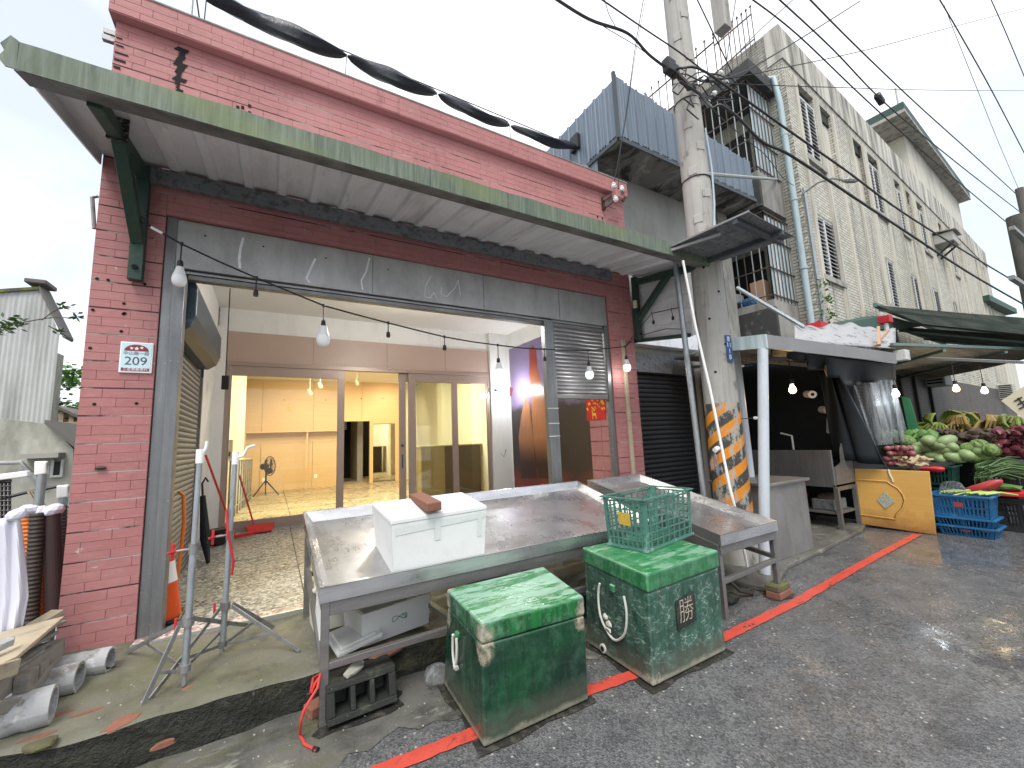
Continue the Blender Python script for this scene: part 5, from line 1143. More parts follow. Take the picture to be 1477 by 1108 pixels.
rp_ = [ony(u, v, y) for u, v, y in ((462, 975, 2.80), (455, 985, 2.80), (448, 1000, 2.78), (452, 978, 2.86), (462, 972, 2.80), (458, 992, 2.78), (448, 1008, 2.76), (438, 1025, 2.74), (433, 1045, 2.74))] + [onz(433, 1060, .012), onz(440, 1074, .012), onz(452, 1080, .012), onz(456, 1083, .012)]
MB().tube(rp_, .0075, 7).build('cord', 'red_rope', t, smooth=True)
MB().tube([rp_[2] + V((-.01, 0, 0)), rp_[2] + V((-.012, 0, -.03))], .012).tube([rp_[-2], rp_[-1] + V((.01, 0, 0))], .012).build('toggle', 'black_plastic', t)
# boards and a clear bag near the block
t = thing('white_board', 'white board scrap leaning behind the nearest green fish box', 'board', (1.35, 3.0, .2)); a = [(1.18, 2.86, .03), (1.36, 2.9, .02), (1.40, 2.98, .34), (1.22, 2.96, .30)]; MB().hexa(a, [V(p) + V((0, .008, 0)) for p in a]).build('sheet', 'foam_stain', t)
t = thing('plastic_bag', 'crumpled clear plastic bag beside the black concrete block', 'bag', (1.02, 2.86, .0)); mb = blob(31, .4, 3, (.09, .06, .07)); mb.v = [v + V((1.0, 2.82, .07)) for v in mb.v]; mb.build('film', 'clear_film', t)
# hose and stuff below the second table
t = thing('curved_hose', 'old brown curved hose hanging below the second table', 'hose', (3.9, 2.6, .0)); MB().tube([(3.82, 2.85, .55), (3.80, 2.75, .4), (3.83, 2.62, .2), (3.90, 2.50, .07), (4.02, 2.46, .035), (4.10, 2.5, .03)], .018, 8).build('tube', 'brown_iron', t, smooth=True)
t = thing('bundled_rag', 'dark crumpled rag on the road under the second table', 'rag', (3.72, 2.5, 0)); mb = blob(12, .45, 2, (.12, .09, .05)); mb.v = [v + V((3.72, 2.5, .045)) for v in mb.v]; mb.build('cloth', 'black_block', t)
# =================================================================== two galvanised prop stands
def prop(label, foot, top, hub, feet, hub2, outlet):
    o = thing('prop_stand', label, 'stand', (foot.x, foot.y, .22), 'galvanised tripod stands')
    ax_ = (top - foot).normalized(); at = lambda z: foot + ax_ * ((z - foot.z) / ax_.z)
    MB().tube([at(hub2 + .02), at(1.0)], .0195, 12).build('lower_tube', 'galv_post', o, smooth=True)
    MB().tube([at(.98), top], .0155, 12).build('upper_tube', 'galv_post', o, smooth=True)
    MB().tube([foot, at(hub2 + .05)], .011, 8).build('spike', 'galv_post', o, smooth=True)
    MB().tube([at(.97), at(1.03)], .025, 12).build('collar', 'galv_leg', o)
    d = V((-1, -.2, 0)).normalized(); c = at(1.0)
    MB().tube([c, c + d * .10], .008, 6).build('screw', 'galv_leg', o)
    MB().bar(c + d * .10 + V((0, .0, -.05)), c + d * .10 + V((0, 0, .05)), .016).bar(c + d * .085 + V((-.035, -.035, 0)), c + d * .085 + V((.035, .035, 0)), .014).build('knob', 'red_plastic', o, bevel=.004)
    MB().tube([top - V((0, 0, .09)), top], .0225, 14).build('cap', 'white_plastic', o, smooth=True)
    MB().tube([top - V((.0, 0, .045))] + outlet, .010, 10).build('elbow', 'white_plastic', o, smooth=True)
    MB().tube([at(hub - .02), at(hub + .03)], .032, 12).build('hub', 'galv_leg', o)
    MB().tube([at(hub2), at(hub2 + .04)], .03, 12).build('slider', 'galv_leg', o)
    for f in feet:
        f = V(f); dd = V((f.x - at(hub).x, f.y - at(hub).y, 0)).normalized()
        MB().bar(at(hub) + dd * .05, f, .008, .026).build('leg', 'galv_leg', o, bevel=.002)
        mid = at(hub).lerp(f, .62); MB().bar(at(hub2 + .02) + dd * .04, mid, .006, .02).build('brace', 'galv_leg', o, bevel=.002)
    MB().bar(at(hub) + d * .06 + V((0, 0, -.04)), at(hub) + d * .06 + V((0, 0, .04)), .014).build('hub_knob', 'red_plastic', o, bevel=.004)
    return o
f1_ = onz(265, 989, .225); t1_ = ony(289, 648, f1_.y + .05)
prop('left galvanised tripod stand with white cap and red screws', f1_, t1_, .575, [onz(178, 944, .23), onz(205, 1019, .225), onz(357, 902, .23)], .30, [t1_ + V((.03, -.01, .0)), t1_ + V((.035, -.01, .05))])
f2_ = onz(320, 940, .23); t2_ = ony(340, 652, f2_.y + .03)
s2_ = prop('right galvanised tripod stand with angled white tap and red strap', f2_, t2_, .52, [onz(215, 1010, .225), onz(432, 939, .225), onz(395, 905, .23)], .26, [t2_ + V((.05, -.02, -.03)), t2_ + V((.075, -.02, .03)), t2_ + V((.12, -.03, .045))])
MB().tube([t2_ + (f2_ - t2_) * .30 + V((-.03, -.02, 0)), t2_ + (f2_ - t2_) * .42 + V((-.01, -.05, 0)), t2_ + (f2_ - t2_) * .56 + V((.035, -.05, 0)), t2_ + (f2_ - t2_) * .63 + V((.03, -.04, 0))], .008, 6).build('strap', 'red_plastic', s2_)
# traffic cone and cleaning tools behind the left jamb
cc = V((-.745, 4.50, .26)); t = thing('traffic_cone', 'orange traffic cone with white band behind the left jamb', 'cone', cc)
MB().lathe(cc, [(.15, .03), (.11, .30)], 18).build('cone_base', 'cone_orange', t, smooth=True); MB().lathe(cc, [(.085, .46), (.035, .72)], 18).build('cone_tip', 'cone_orange', t, smooth=True)
MB().lathe(cc, [(.11, .30), (.085, .46)], 18).build('band', 'white_plastic', t, smooth=True); MB().box(cc.x - .07, cc.x + .16, cc.y - .16, cc.y + .16, cc.z, cc.z + .03).build('foot', 'black_plastic', t, bevel=.01)
t = thing('orange_hose', 'orange hose hanging by the side shutter over the cone', 'hose', (-.66, 4.7, .3)); MB().tube([(-.70, 4.75, 1.25), (-.66, 4.7, 1.22), (-.64, 4.68, 1.0), (-.65, 4.66, .7), (-.68, 4.66, .35)], .014, 8).build('tube', 'orange_plastic', t, smooth=True)
t = thing('umbrella', 'closed black umbrella leaning on the side shutter', 'umbrella', (-.62, 6.3, .29)); MB().tube([(-.60, 6.2, .30), (-.66, 6.4, .55), (-.72, 6.5, 1.05)], [.02, .055, .03], 8).build('canopy', 'black_tarp', t, smooth=True); MB().tube([(-.72, 6.5, 1.05), (-.735, 6.52, 1.2), (-.70, 6.5, 1.27), (-.67, 6.48, 1.22)], .012, 6).build('handle', 'black_plastic', t)
t = thing('broom', 'red handled broom leaning across the left white column', 'broom', (-.35, 7.4, .32)); MB().tube([(-.77, 7.0, 1.55), (-.42, 7.4, .38)], .014, 8).build('handle', 'red_plastic', t); MB().bar((-.55, 7.3, .36), (-.20, 7.45, .36), .05, .05).build('head', 'red_plastic', t, bevel=.006)
t = thing('dust_pan', 'red dustpan with long handle at the glass door foot', 'dustpan', (-.1, 7.7, .33)); MB().hexa([(-.28, 7.6, .33), (0.05, 7.6, .33), (.08, 7.85, .33), (-.30, 7.85, .33)], [(-.28, 7.6, .35), (.05, 7.6, .35), (.08, 7.85, .43), (-.30, 7.85, .43)]).build('pan', 'red_plastic', t, bevel=.006); MB().tube([(-.2, 7.84, .43), (-.42, 7.88, 1.2)], .012, 6).build('handle', 'red_plastic', t)
t = thing('black_bucket', 'small black bucket in the porch corner by the broom', 'bucket', (-.6, 7.2, .31)); MB().lathe((-.6, 7.2, .312), [(.09, 0), (.12, .2), (.125, .21)], 14).build('body', 'black_plastic', t, smooth=True)

# wet dirty outlines on the ground where boxes and the block stand
def wetstain(poly, grow, seed):
    r2 = random.Random(seed); P = [V((x, y, 0)) for x, y in poly]; c = sum(P, V()) / len(P); pts = []
    for k in range(len(P)):
        a, b = P[k], P[(k + 1) % len(P)]
        for j in range(7): q = a.lerp(b, j / 7); d = (q - c).normalized(); g_ = grow * (.75 + .35 * math.sin(len(pts) * .9 + seed) + .2 * math.sin(len(pts) * 2.1 + seed * 3)) * r2.uniform(.9, 1.1); pts.append(q + d * g_)
    m = MB()
    for k in range(len(pts)): m.q(c + V((0, 0, .0062)), pts[k] + V((0, 0, .0062)), pts[(k + 1) % len(pts)] + V((0, 0, .0062)))
    m.build('wet_stain', 'wet_dirt', kind='structure')
wetstain([(1.0, 2.14), (1.71, 2.14), (1.73, 2.80), (1.03, 2.80)], .05, 1); wetstain([(2.12, 2.005), (2.89, 2.01), (2.92, 2.68), (2.155, 2.68)], .05, 2)
e0_ = [qb(0, 0, 0), qb(L_, 0, 0), qb(L_, bd, 0), qb(0, bd, 0)]; wetstain([(p.x, p.y) for p in e0_], .06, 3); wetstain([(lc.x - .12, lc.y - .07), (lc.x + .12, lc.y - .06), (lc.x + .12, lc.y + .07), (lc.x - .12, lc.y + .07)], .04, 4)
# =================================================================== neighbour with the blue clad box
NB = thing('neighbour_house', 'grey concrete house with projecting blue steel box above a black shutter', 'house', (6.6, 5, 0))
NX0, NX1, NY = 4.64, 8.62, 5.0
BX0, BX1, BY, BZ0, BZ1 = 4.72, 8.66, 4.27, 6.34, 7.47
sx0, sx1, sz1 = 5.30, 6.98, 2.66
MB().box(NX0, sx0 - .02, NY, NY + .2, 0, BZ0).box(sx1 + .02, NX1, NY, NY + .2, 0, BZ0).box(sx0 - .02, sx1 + .02, NY, NY + .2, sz1 + .35, BZ0).box(NX0, NX1, NY + .2, 12, 0, BZ0 - .01).build('wall', 'concrete_wall', NB)
MB().box(NX1 - .35, NX1, NY - .12, NY - .002, 0, BZ0).build('pilaster', 'concrete', NB, bevel=.01)
MB().box(BX0, BX1, BY, NY - .003, BZ0, BZ0 + .1).build('soffit_slab', 'stained_soffit', NB)
MB().bar((BX0 - .01, BY - .012, BZ0 + .01), (BX1 + .02, BY - .012, BZ0 + .01), .03, .07).bar((BX0 - .012, BY, BZ0 + .01), (BX0 - .012, NY + 1.6, BZ0 + .01), .03, .07).bar((BX1 + .012, BY, BZ0 + .01), (BX1 + .012, NY, BZ0 + .01), .03, .07).build('edge_angle', 'clad_trim', NB)
pw = .245; cme = {}
def cladpanel(loc, rot, h):
    k = round(h, 2)
    if k not in cme:
        pr = [(0, 0), (.012, -.026), (.045, -.026), (.058, 0), (.12, 0), (.123, -.003), (.128, -.003), (.131, 0), (.183, 0), (.186, -.003), (.191, -.003), (.194, 0), (pw - .001, 0)]
        mb = MB()
        for (a, ya), (b, yb) in zip(pr, pr[1:]): mb.q((a, ya, 0), (b, yb, 0), (b, yb, h), (a, ya, h))
        o = mb.build('cladding_panel', 'clad_blue', NB, base=loc, local=True); o.rotation_euler = rot; cme[k] = o.data
    else: inst('cladding_panel', cme[k], loc, NB, rot)
for k in range(16):
    x = BX0 + k * pw; h = BZ1 - BZ0 + (.0 if k % 3 else .03) - k * .018; cladpanel((x, BY, BZ0 + .02), (0, 0, 0), h)
for k in range(12):
    y = BY + (k + 1) * pw + .02; cladpanel((BX0, y, BZ0 + .02 + (0 if y < NY else -.3)), (0, 0, -math.pi / 2), BZ1 - BZ0 - .05 + (0 if y < NY else .3))
MB().box(BX0 + .05, BX1, BY + .06, 7.2, BZ0 + .1, BZ1 - .35).build('box_core', 'concrete_wall', NB)
MB().bar((BX0 - .03, BY - .03, BZ0), (BX0 - .03, BY - .03, BZ1 + .06), .05).build('corner_trim', 'clad_trim', NB)
# black roller shutter
smk = None; nsl = 31
for k in range(nsl):
    z = .10 + k * .083
    if z > sz1 - .06: break
    if smk is None:
        mb = MB(); mb.grid(lambda a, b: (a * (sx1 - sx0 - .1), -.022 * math.sin(b * math.pi) ** .7, -.04 + .08 * b), 1, 6); o = mb.build('slat', 'dark_shutter', NB, base=(sx0 + .05, NY + .06, z), local=True); smk = o.data
    else: inst('slat', smk, (sx0 + .05, NY + .06, z), NB)
MB().box(sx0 - .02, sx0 + .05, NY - .02, NY + .1, 0, sz1).build('shutter_rail', 'clad_trim', NB, bevel=.006); MB().box(sx1 - .05, sx1 + .06, NY - .04, NY + .1, 0, sz1).build('shutter_rail', 'clad_trim', NB, bevel=.006)
MB().box(sx0 - .02, sx1 + .06, NY - .03, NY + .19, sz1 + .002, sz1 + .36).build('shutter_hood', 'galv_dirty', NB, bevel=.01)
MB().box(sx0 - .02, sx1 + .06, NY - .22, NY - .035, sz1 + .45, sz1 + .75).build('lintel_box', 'galv_sheet', NB, bevel=.01)
MB().box(sx0, sx1, NY + .1, NY + .19, 0, sz1).build('shutter_back', 'dark_void', NB)
p = V((BX0 - .05, 5.29, 6.95)); MB().box(p.x - .03, p.x + .05, p.y - .12, p.y + .10, p.z - .14, p.z + .16).build('net_bracket', 'black_plastic', NB, bevel=.02)
# rack of an old insulator arm at the end of the red parapet
IA = thing('insulator_rack', 'rusty service bracket with white insulators at the parapet end', 'bracket', ony(885, 290, 4.1))
p = ony(884, 290, 4.08); MB().bar(p + V((-.12, .05, -.10)), p + V((.10, -.1, .10)), .04).bar(p + V((-.12, .08, .02)), p + V((.12, -.06, .2)), .035).bar(p + V((-.1, .1, -.12)), p + V((-.1, .1, .08)), .04).build('arm', 'brown_iron', IA)
for d in (V((0, 0, .0)), V((.1, -.04, .16)), V((-.02, 0, .2))): MB().lathe(p + d - V((0, .06, .03)), [(.03, 0), (.045, .02), (.03, .04), (.04, .06), (.02, .08)], 10).build('insulator', 'insulator', IA, smooth=True)
MB().box(p.x - .02, p.x + .13, p.y - .1, p.y + .0, p.z + .02, p.z + .14).build('cover', 'red_tile', IA, bevel=.01)
MB().tube([p + V((.14, 0, .05)), p + V((.2, -.02, .12)), p + V((.25, 0, .2)), p + V((.17, 0, .24))], .012, 6).tube([p + V((.12, 0, .2)), p + V((.22, .0, .04)), p + V((.27, .0, .12))], .01, 6).build('loose_wire', 'wire_black', IA)
# =================================================================== small awning sheet by the pole
q4 = [onz(961, 360, 3.74), onz(1040, 377, 3.74), onz(1146, 341, 3.78), onz(1081, 306, 3.78)]
AW = thing('awning_sheet', 'small dark square awning sheet high beside the utility pole', 'awning', (4.5, 2.6, 3.7))
for i in range(5):
    a0, a1 = i / 5 + .002, (i + 1) / 5 - .002
    e0, e1, e2, e3 = q4[0].lerp(q4[3], a0), q4[1].lerp(q4[2], a0), q4[1].lerp(q4[2], a1), q4[0].lerp(q4[3], a1)
    MB().hexa([e0, e1, e2, e3], [e + V((0, 0, .006)) for e in (e0, e1, e2, e3)]).build('sheet_strip', 'galv_dirty', AW)
MB().bar(q4[0].lerp(q4[1], .75) - V((0, 0, .03)), q4[3].lerp(q4[2], .72) - V((0, 0, .03)), .05, .05).bar(q4[3].lerp(q4[0], .16) - V((0, 0, .03)), q4[2].lerp(q4[1], .16) - V((0, 0, .03)), .05, .05).build('frame', 'clad_trim', AW)
MB().bar(q4[0] - V((0, 0, .03)), onz(1040, 338, 3.72), .035, .03).bar(q4[0] + V((0, 0, .01)), q4[3] + V((0, 0, .01)), .02).build('edge_angle', 'stall_fascia', AW)
t = thing('grey_post', 'grey steel post left of the utility pole holding the awning', 'post', (4.6, 3.3, 0)); MB().tube([ony(974, 378, 3.3), ony(1014, 704, 3.3), V((ony(1014, 704, 3.3).x + .02, 3.3, .05))], .036, 10).build('tube', 'galv_post', t, smooth=True)
# =================================================================== utility pole
UP = thing('utility_pole', 'leaning concrete utility pole with orange and black warning stripes', 'utility pole', (4.84, 3.07, 0))
PBs, PTs = V((4.84, 3.07, 0)), V((4.80, 3.10, 9.6))
pat = lambda z: PBs.lerp(PTs, z / 9.6); prad = lambda z: .212 - .0078 * z
def polepart(name, z0, z1, mat, nz, dr=0):
    mb = MB(); nn = 32
    mb.grid(lambda a, b: (lambda c, r, q: (c.x + r * math.cos(q), c.y + r * math.sin(q), c.z))(pat(z0 + (z1 - z0) * b), prad(z0 + (z1 - z0) * b) + dr + (-.006 * (abs((a * 8 + .5) % 1 - .5) < .08) if not dr else 0), 2 * math.pi * a), nn, nz)
    o = mb.build(name, mat, UP, smooth=True); uvl = o.data.uv_layers.new(name='UVMap')
    for lp_ in o.data.loops:
        i = lp_.vertex_index; a = (i // (nz + 1)) / nn; b = (i % (nz + 1)) / nz; uvl.data[lp_.index].uv = (a, (z0 + (z1 - z0) * b) * 1.38)
    return o
polepart('shaft', -.1, 9.6, 'pole_concrete', 40); polepart('warning_stripes', .30, 1.92, 'pole_stripe', 14, .002)
bpy.data.objects['warning_stripes'].data.materials[0] = MATS['pole_stripe']
def pole_pt(ang, z, out=0): c = pat(z); r = prad(z) + out; return V((c.x + r * math.cos(ang), c.y + r * math.sin(ang), c.z))
AN = math.radians(205); AN2 = math.radians(250)
for k in range(22):
    z = 2.3 + k * .42 * .8; a = AN if k % 2 == 0 else AN2; c = pole_pt(a, z); d = V((math.cos(a), math.sin(a), 0)); s_ = V((-d.y, d.x, 0))
    MB().lathe(c - d * .002, [(.016, 0), (.016, .004)], 8, d).build('step_hole', 'dark_void', UP)
    if z > 4: MB().hexa([c + d * .002 + s_ * x + V((0, 0, zz)) for x, zz in ((-.055, -.06), (.055, -.06), (.055, .05), (-.055, .05))], [c + d * .007 + s_ * x + V((0, 0, zz)) for x, zz in ((-.05, -.06), (.05, -.06), (.05, .04), (-.05, .04))]).build('step_plate', 'pole_concrete', UP)
for z in (4.9, 6.05): 
    MB().tube([pole_pt(2 * math.pi * k / 24, z, .006) for k in range(25)], .008, 5, False).build('band', 'wire_black', UP)
# blue number plate
a = math.radians(262); c = pole_pt(a, 2.58); d = V((math.cos(a), math.sin(a), 0)); s_ = V((-d.y, d.x, 0))
MB().hexa([c + d * .004 + s_ * x + V((0, 0, zz)) for x, zz in ((-.045, -.17), (.045, -.17), (.045, .17), (-.045, .17))], [c + d * .012 + s_ * x + V((0, 0, zz)) for x, zz in ((-.045, -.17), (.045, -.17), (.045, .17), (-.045, .17))]).build('number_plate', 'plate_blue', UP, bevel=.002)
for i, ch in enumerate(('8', '11', '1', '8')):
    text(ch, .085, 'sign_white', UP, c + d * .0135 + V((0, 0, .115 - i * .075)), (math.pi / 2, 0, math.atan2(d.x, -d.y)), name='plate_character')
# white conduit strapped on the pole, side pipe, small hook
fpts = [ony(985, 376, 2.82), ony(1003, 470, 2.82), ony(1024, 560, 2.80), ony(1040, 640, 2.79), ony(1052, 700, 2.78), ony(1062, 740, 2.78), V((4.55, 2.80, .1))]
MB().tube(fpts, .014, 8).build('white_conduit', 'white_plastic', UP, smooth=True)
c = pole_pt(math.radians(290), 1.72); MB().tube([c, c + V((.05, -.12, .0))], .006, 6).build('hook', 'brown_iron', UP); MB().lathe(c + V((.05, -.12, 0)), [(.015, 0), (.02, .02), (.012, .05)], 8, (.4, -.9, 0)).build('hook_cap', 'white_plastic', UP)
MB().tube([pole_pt(math.radians(185), 1.38, .0), pole_pt(math.radians(185), 1.36, .07)], .03, 10).build('pvc_stub', 'white_plastic', UP, smooth=True)
mb = blob(3, .5, 2, (.05, .05, .15)); mb.v = [v + pole_pt(math.radians(180), 1.22, .05) for v in mb.v]; mb.build('plastic_scrap', 'clear_film', UP)
# crossarm stub hanging at top right of the pole
c = ony(1043, 45, 3.0); MB().box(c.x - .09, c.x + .09, c.y - .09, c.y + .09, c.z, c.z + 2.2).build('hanging_timber', 'pole_concrete', UP, bevel=.008)
MB().bar(V((c.x, c.y, c.z + .9)), pat(c.z + .95), .07).build('arm', 'galv_leg', UP)
# cable clamps and telecom box
for (u, v, s_) in ((966, 97, .09), (972, 103, .07)):
    p = ony(u, v, 2.88); MB().box(p.x - s_, p.x + s_ * .8, p.y - .05, p.y + .05, p.z - s_, p.z + s_).build('cable_clamp', 'black_plastic', UP, bevel=.015)
p = ony(978, 112, 2.86); MB().bar(p + V((-.2, 0, .1)), p + V((.25, 0, -.05)), .05).build('clamp_arm', 'brown_iron', UP)
for (u, v) in ((982, 116), (1025, 112), (1040, 106), (1030, 135), (1046, 118), (1022, 150)):
    p = ony(u, v, 2.9); MB().lathe(p, [(.02, -.08), (.035, -.05), (.035, .05), (.02, .08)], 8, (.5 + rnd.random(), .2, rnd.uniform(-.5, .8))).build('splice_closure', 'insulator', UP, smooth=True)
# strut from pole to the apartment cage
t = thing('stay_rod', 'thin pale rod from the pole to the caged balcony', 'rod', ony(1020, 251, 3.1)); MB().tube([ony(1018, 251, 3.15), ony(1120, 259, 4.3)], .028, 8).build('rod', 'cage_pale', t, smooth=True)
# =================================================================== apartment block
KC = V((10.1, 4.0, 0)); AA = math.radians(3.3); E1 = V((math.cos(AA), math.sin(AA), 0)); E2 = V((-math.sin(AA), math.cos(AA), 0))
def apw(s, z, d=0): return KC + E1 * s + E2 * d + V((0, 0, z))
def apx(u, v):
    d = ray(u, v); t_ = (KC - EYE).dot(E2) / d.dot(E2); p = EYE + d * t_; return (p - KC).dot(E1), p.z
AP = thing('apartment_block', 'weathered cream tiled apartment block with louvred windows', 'apartment block', KC)
SEND = apx(1413, 332)[0]; ZTOP = 11.1
wins = []   # s0,s1,z0,z1,type
def win(u0, v0, u1, v1, ty):
    s0, z1 = apx(u0, v0); s1, _ = apx(u1, v0 + (u1 - u0) * .5); _, z0 = apx(u1, v1); wins.append((s0, s1, z0, z1, ty))
LZ0, LZ1, UZ0, UZ1 = 4.98, 6.5, 7.95, 9.95
S_ = lambda u, v: apx(u, v)[0]
for u0, u1, v in ((1177, 1205, 330), (1275, 1294, 400), (1313, 1328, 410), (1341, 1355, 420), (1371, 1383, 430), (1396, 1405, 440)): wins.append((S_(u0, v), S_(u1, v + 8), LZ0, LZ1, 'dark'))
for u0, u1, v, ty in ((1148, 1171, 125, 'white'), (1177, 1196, 150, 'panel'), (1226, 1241, 195, 'panel'), (1246, 1262, 210, 'white'), (1284, 1295, 245, 'dark'), (1300, 1309, 255, 'panel'), (1314, 1325, 265, 'white'), (1346, 1354, 300, 'panel'), (1358, 1366, 305, 'white'), (1371, 1378, 315, 'panel'), (1396, 1401, 335, 'panel'), (1406, 1411, 340, 'white')): wins.append((S_(u0, v), S_(u1, v + 8), UZ0, UZ1 - (.02), ty))
brk = sorted(set([0, SEND] + [w[0] for w in wins] + [w[1] for w in wins])); zb = [0, LZ0, LZ1, UZ0, UZ1 - .02, ZTOP]
fm = MB(); uvs = []
for a, b in zip(brk, brk[1:]):
    for c, d in zip(zb, zb[1:]):
        m_ = ((a + b) / 2, (c + d) / 2)
        if any(w[0] < m_[0] < w[1] and w[2] < m_[1] < w[3] for w in wins): continue
        if b - a > 1e-4: fm.q(apw(a, c), apw(b, c), apw(b, d), apw(a, d)); uvs.append([(a, c), (b, c), (b, d), (a, d)])
for s0, s1, z0, z1, ty in wins:
    for (a, c), (b, d) in (((s0, z0), (s0, z1)), ((s1, z1), (s1, z0)), ((s0, z1), (s1, z1)), ((s1, z0), (s0, z0))):
        fm.q(apw(a, c), apw(b, d), apw(b, d, .22), apw(a, c, .22)); uvs.append([(a, c), (b, d), (b + .2, d), (a + .2, c)])
# end wall facing the alley
for (d0, d1, z0, z1) in ((0, .45, 0, ZTOP), (.45, 7, 9.3, ZTOP), (.45, 7, 0, 3.2), (3.2, 7, 3.2, 9.3)):
    fm.q(apw(0, z0, d1), apw(0, z0, d0), apw(0, z1, d0), apw(0, z1, d1)); uvs.append([(-d1, z0), (-d0, z0), (-d0, z1), (-d1, z1)])
fo = fm.build('facade', 'mosaic_tile', AP)
uvl = fo.data.uv_layers.new(name='UVMap')
# build() may flip faces, so set UVs by position
for pl in fo.data.polygons:
    for li in pl.loop_indices:
        w = fo.data.vertices[fo.data.loops[li].vertex_index].co; s = w.dot(E1); d = w.dot(E2); uvl.data[li].uv = (s + d, w.z)
gw_ = MB().hexa([apw(-.03, .05, -.035), apw(SEND - .1, .05, -.035), apw(SEND - .1, .05, -.004), apw(-.03, .05, -.004)], [apw(-.03, 2.98, -.035), apw(SEND - .1, 2.98, -.035), apw(SEND - .1, 2.98, -.004), apw(-.03, 2.98, -.004)]).build('ground_floor_shade', 'shaded_tile', AP)  # added skin over the facade, painted dark for the shade below the awnings
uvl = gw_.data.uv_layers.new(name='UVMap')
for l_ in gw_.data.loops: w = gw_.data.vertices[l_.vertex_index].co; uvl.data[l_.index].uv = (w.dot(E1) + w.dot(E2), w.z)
for s in (1.0, 2.1, 3.3, 4.6, 6.0, 7.6): MB().hexa([apw(s, .05, -.10), apw(s + .12, .05, -.10), apw(s + .12, .05, -.036), apw(s, .05, -.036)], [apw(s, 2.95, -.10), apw(s + .12, 2.95, -.10), apw(s + .12, 2.95, -.036), apw(s, 2.95, -.036)]).build('ground_floor_post', 'dark_opening', AP)
MB().hexa([apw(0.01, 0, .45), apw(SEND, 0, .45), apw(SEND, 0, 9), apw(0.01, 0, 9)], [apw(0.01, ZTOP - .02, .45), apw(SEND, ZTOP - .02, .45), apw(SEND, ZTOP - .02, 9), apw(0.01, ZTOP - .02, 9)]).build('core', 'streaked_render', AP)
# streaked parapet band and vertical ribs
MB().hexa([apw(-.02, ZTOP - .9, -.03), apw(SEND, ZTOP - .9, -.03), apw(SEND, ZTOP - .9, .3), apw(-.02, ZTOP - .9, .3)], [apw(-.02, ZTOP, -.03), apw(SEND, ZTOP, -.03), apw(SEND, ZTOP, .3), apw(-.02, ZTOP, .3)]).build('parapet', 'streaked_render', AP)
for s in sorted(set([w[0] - .07 for w in wins if w[4]] + [w[1] + .07 for w in wins])):
    z1 = UZ1 + .02
    MB().hexa([apw(s - .05, LZ0 - 1.6, -.045), apw(s + .05, LZ0 - 1.6, -.045), apw(s + .05, LZ0 - 1.6, 0), apw(s - .05, LZ0 - 1.6, 0)], [apw(s - .05, z1, -.045), apw(s + .05, z1, -.045), apw(s + .05, z1, 0), apw(s - .05, z1, 0)]).build('rib', 'pale_render', AP)
lme = {}
for s0, s1, z0, z1, ty in wins:
    w_o = MB().hexa([apw(s0, z0, .10), apw(s1, z0, .10), apw(s1, z0, .22), apw(s0, z0, .22)], [apw(s0, z1, .10), apw(s1, z1, .10), apw(s1, z1, .22), apw(s0, z1, .22)]).build('window', 'dark_opening' if ty != 'panel' else 'pale_render', AP)
    if ty == 'panel':
        MB().hexa([apw(s0, z1 - .32, .06), apw(s1, z1 - .32, .06), apw(s1, z1 - .32, .098), apw(s0, z1 - .32, .098)], [apw(s0, z1 - .02, .06), apw(s1, z1 - .02, .06), apw(s1, z1 - .02, .098), apw(s0, z1 - .02, .098)]).build('top_light', 'dark_opening', w_o); continue
    zt_ = z1 - (.32 if z0 > 7 else .0)
    fr_ = MB(); mid = (s0 + s1) / 2
    for a, b in ((s0 + .01, s0 + .06), (mid - .04, mid + .04), (s1 - .06, s1 - .01)): fr_.hexa([apw(a, z0, .01), apw(b, z0, .01), apw(b, z0, .08), apw(a, z0, .08)], [apw(a, zt_, .01), apw(b, zt_, .01), apw(b, zt_, .08), apw(a, zt_, .08)])
    for c, d in ((z0, z0 + .05), (zt_ - .05, zt_)): fr_.hexa([apw(s0 + .06, c, .010), apw(s1 - .06, c, .010), apw(s1 - .06, c, .08), apw(s0 + .06, c, .08)], [apw(s0 + .06, d, .010), apw(s1 - .06, d, .010), apw(s1 - .06, d, .08), apw(s0 + .06, d, .08)])
    fr_.build('frame', 'window_white', w_o)
    MB().hexa([apw(s0 - .06, z0 - .13, -.06), apw(s1 + .06, z0 - .13, -.06), apw(s1 + .06, z0 - .13, .2), apw(s0 - .06, z0 - .13, .2)], [apw(s0 - .06, z0 - .003, -.06), apw(s1 + .06, z0 - .003, -.06), apw(s1 + .06, z0 - .003, .2), apw(s0 - .06, z0 - .003, .2)]).build('sill', 'sill', w_o)
    nl = 15; big = proj(apw(s1, z0))[0] - proj(apw(s0, z0))[0] > 14
    jm = MB()
    for (a, b) in ((s0 + .06, mid - .04), (mid + .04, s1 - .06)):
        for k in range(nl):
            z = z0 + .08 + (zt_ - z0 - .16) * k / (nl - 1)
            tgt = MB() if big else jm
            gap = .10 if ty == 'white' else .055
            tgt.hexa([apw(a, z - gap * .5, .012), apw(b, z - gap * .5, .012), apw(b, z + gap * .45, .075), apw(a, z + gap * .45, .075)], [apw(a, z - gap * .5 + .012, .012), apw(b, z - gap * .5 + .012, .012), apw(b, z + gap * .45 + .012, .075), apw(a, z + gap * .45 + .012, .075)])
            if big: tgt.build('slat', 'window_white', w_o)
    if not big: jm.build('louvre', 'window_white', w_o, kind='stuff')
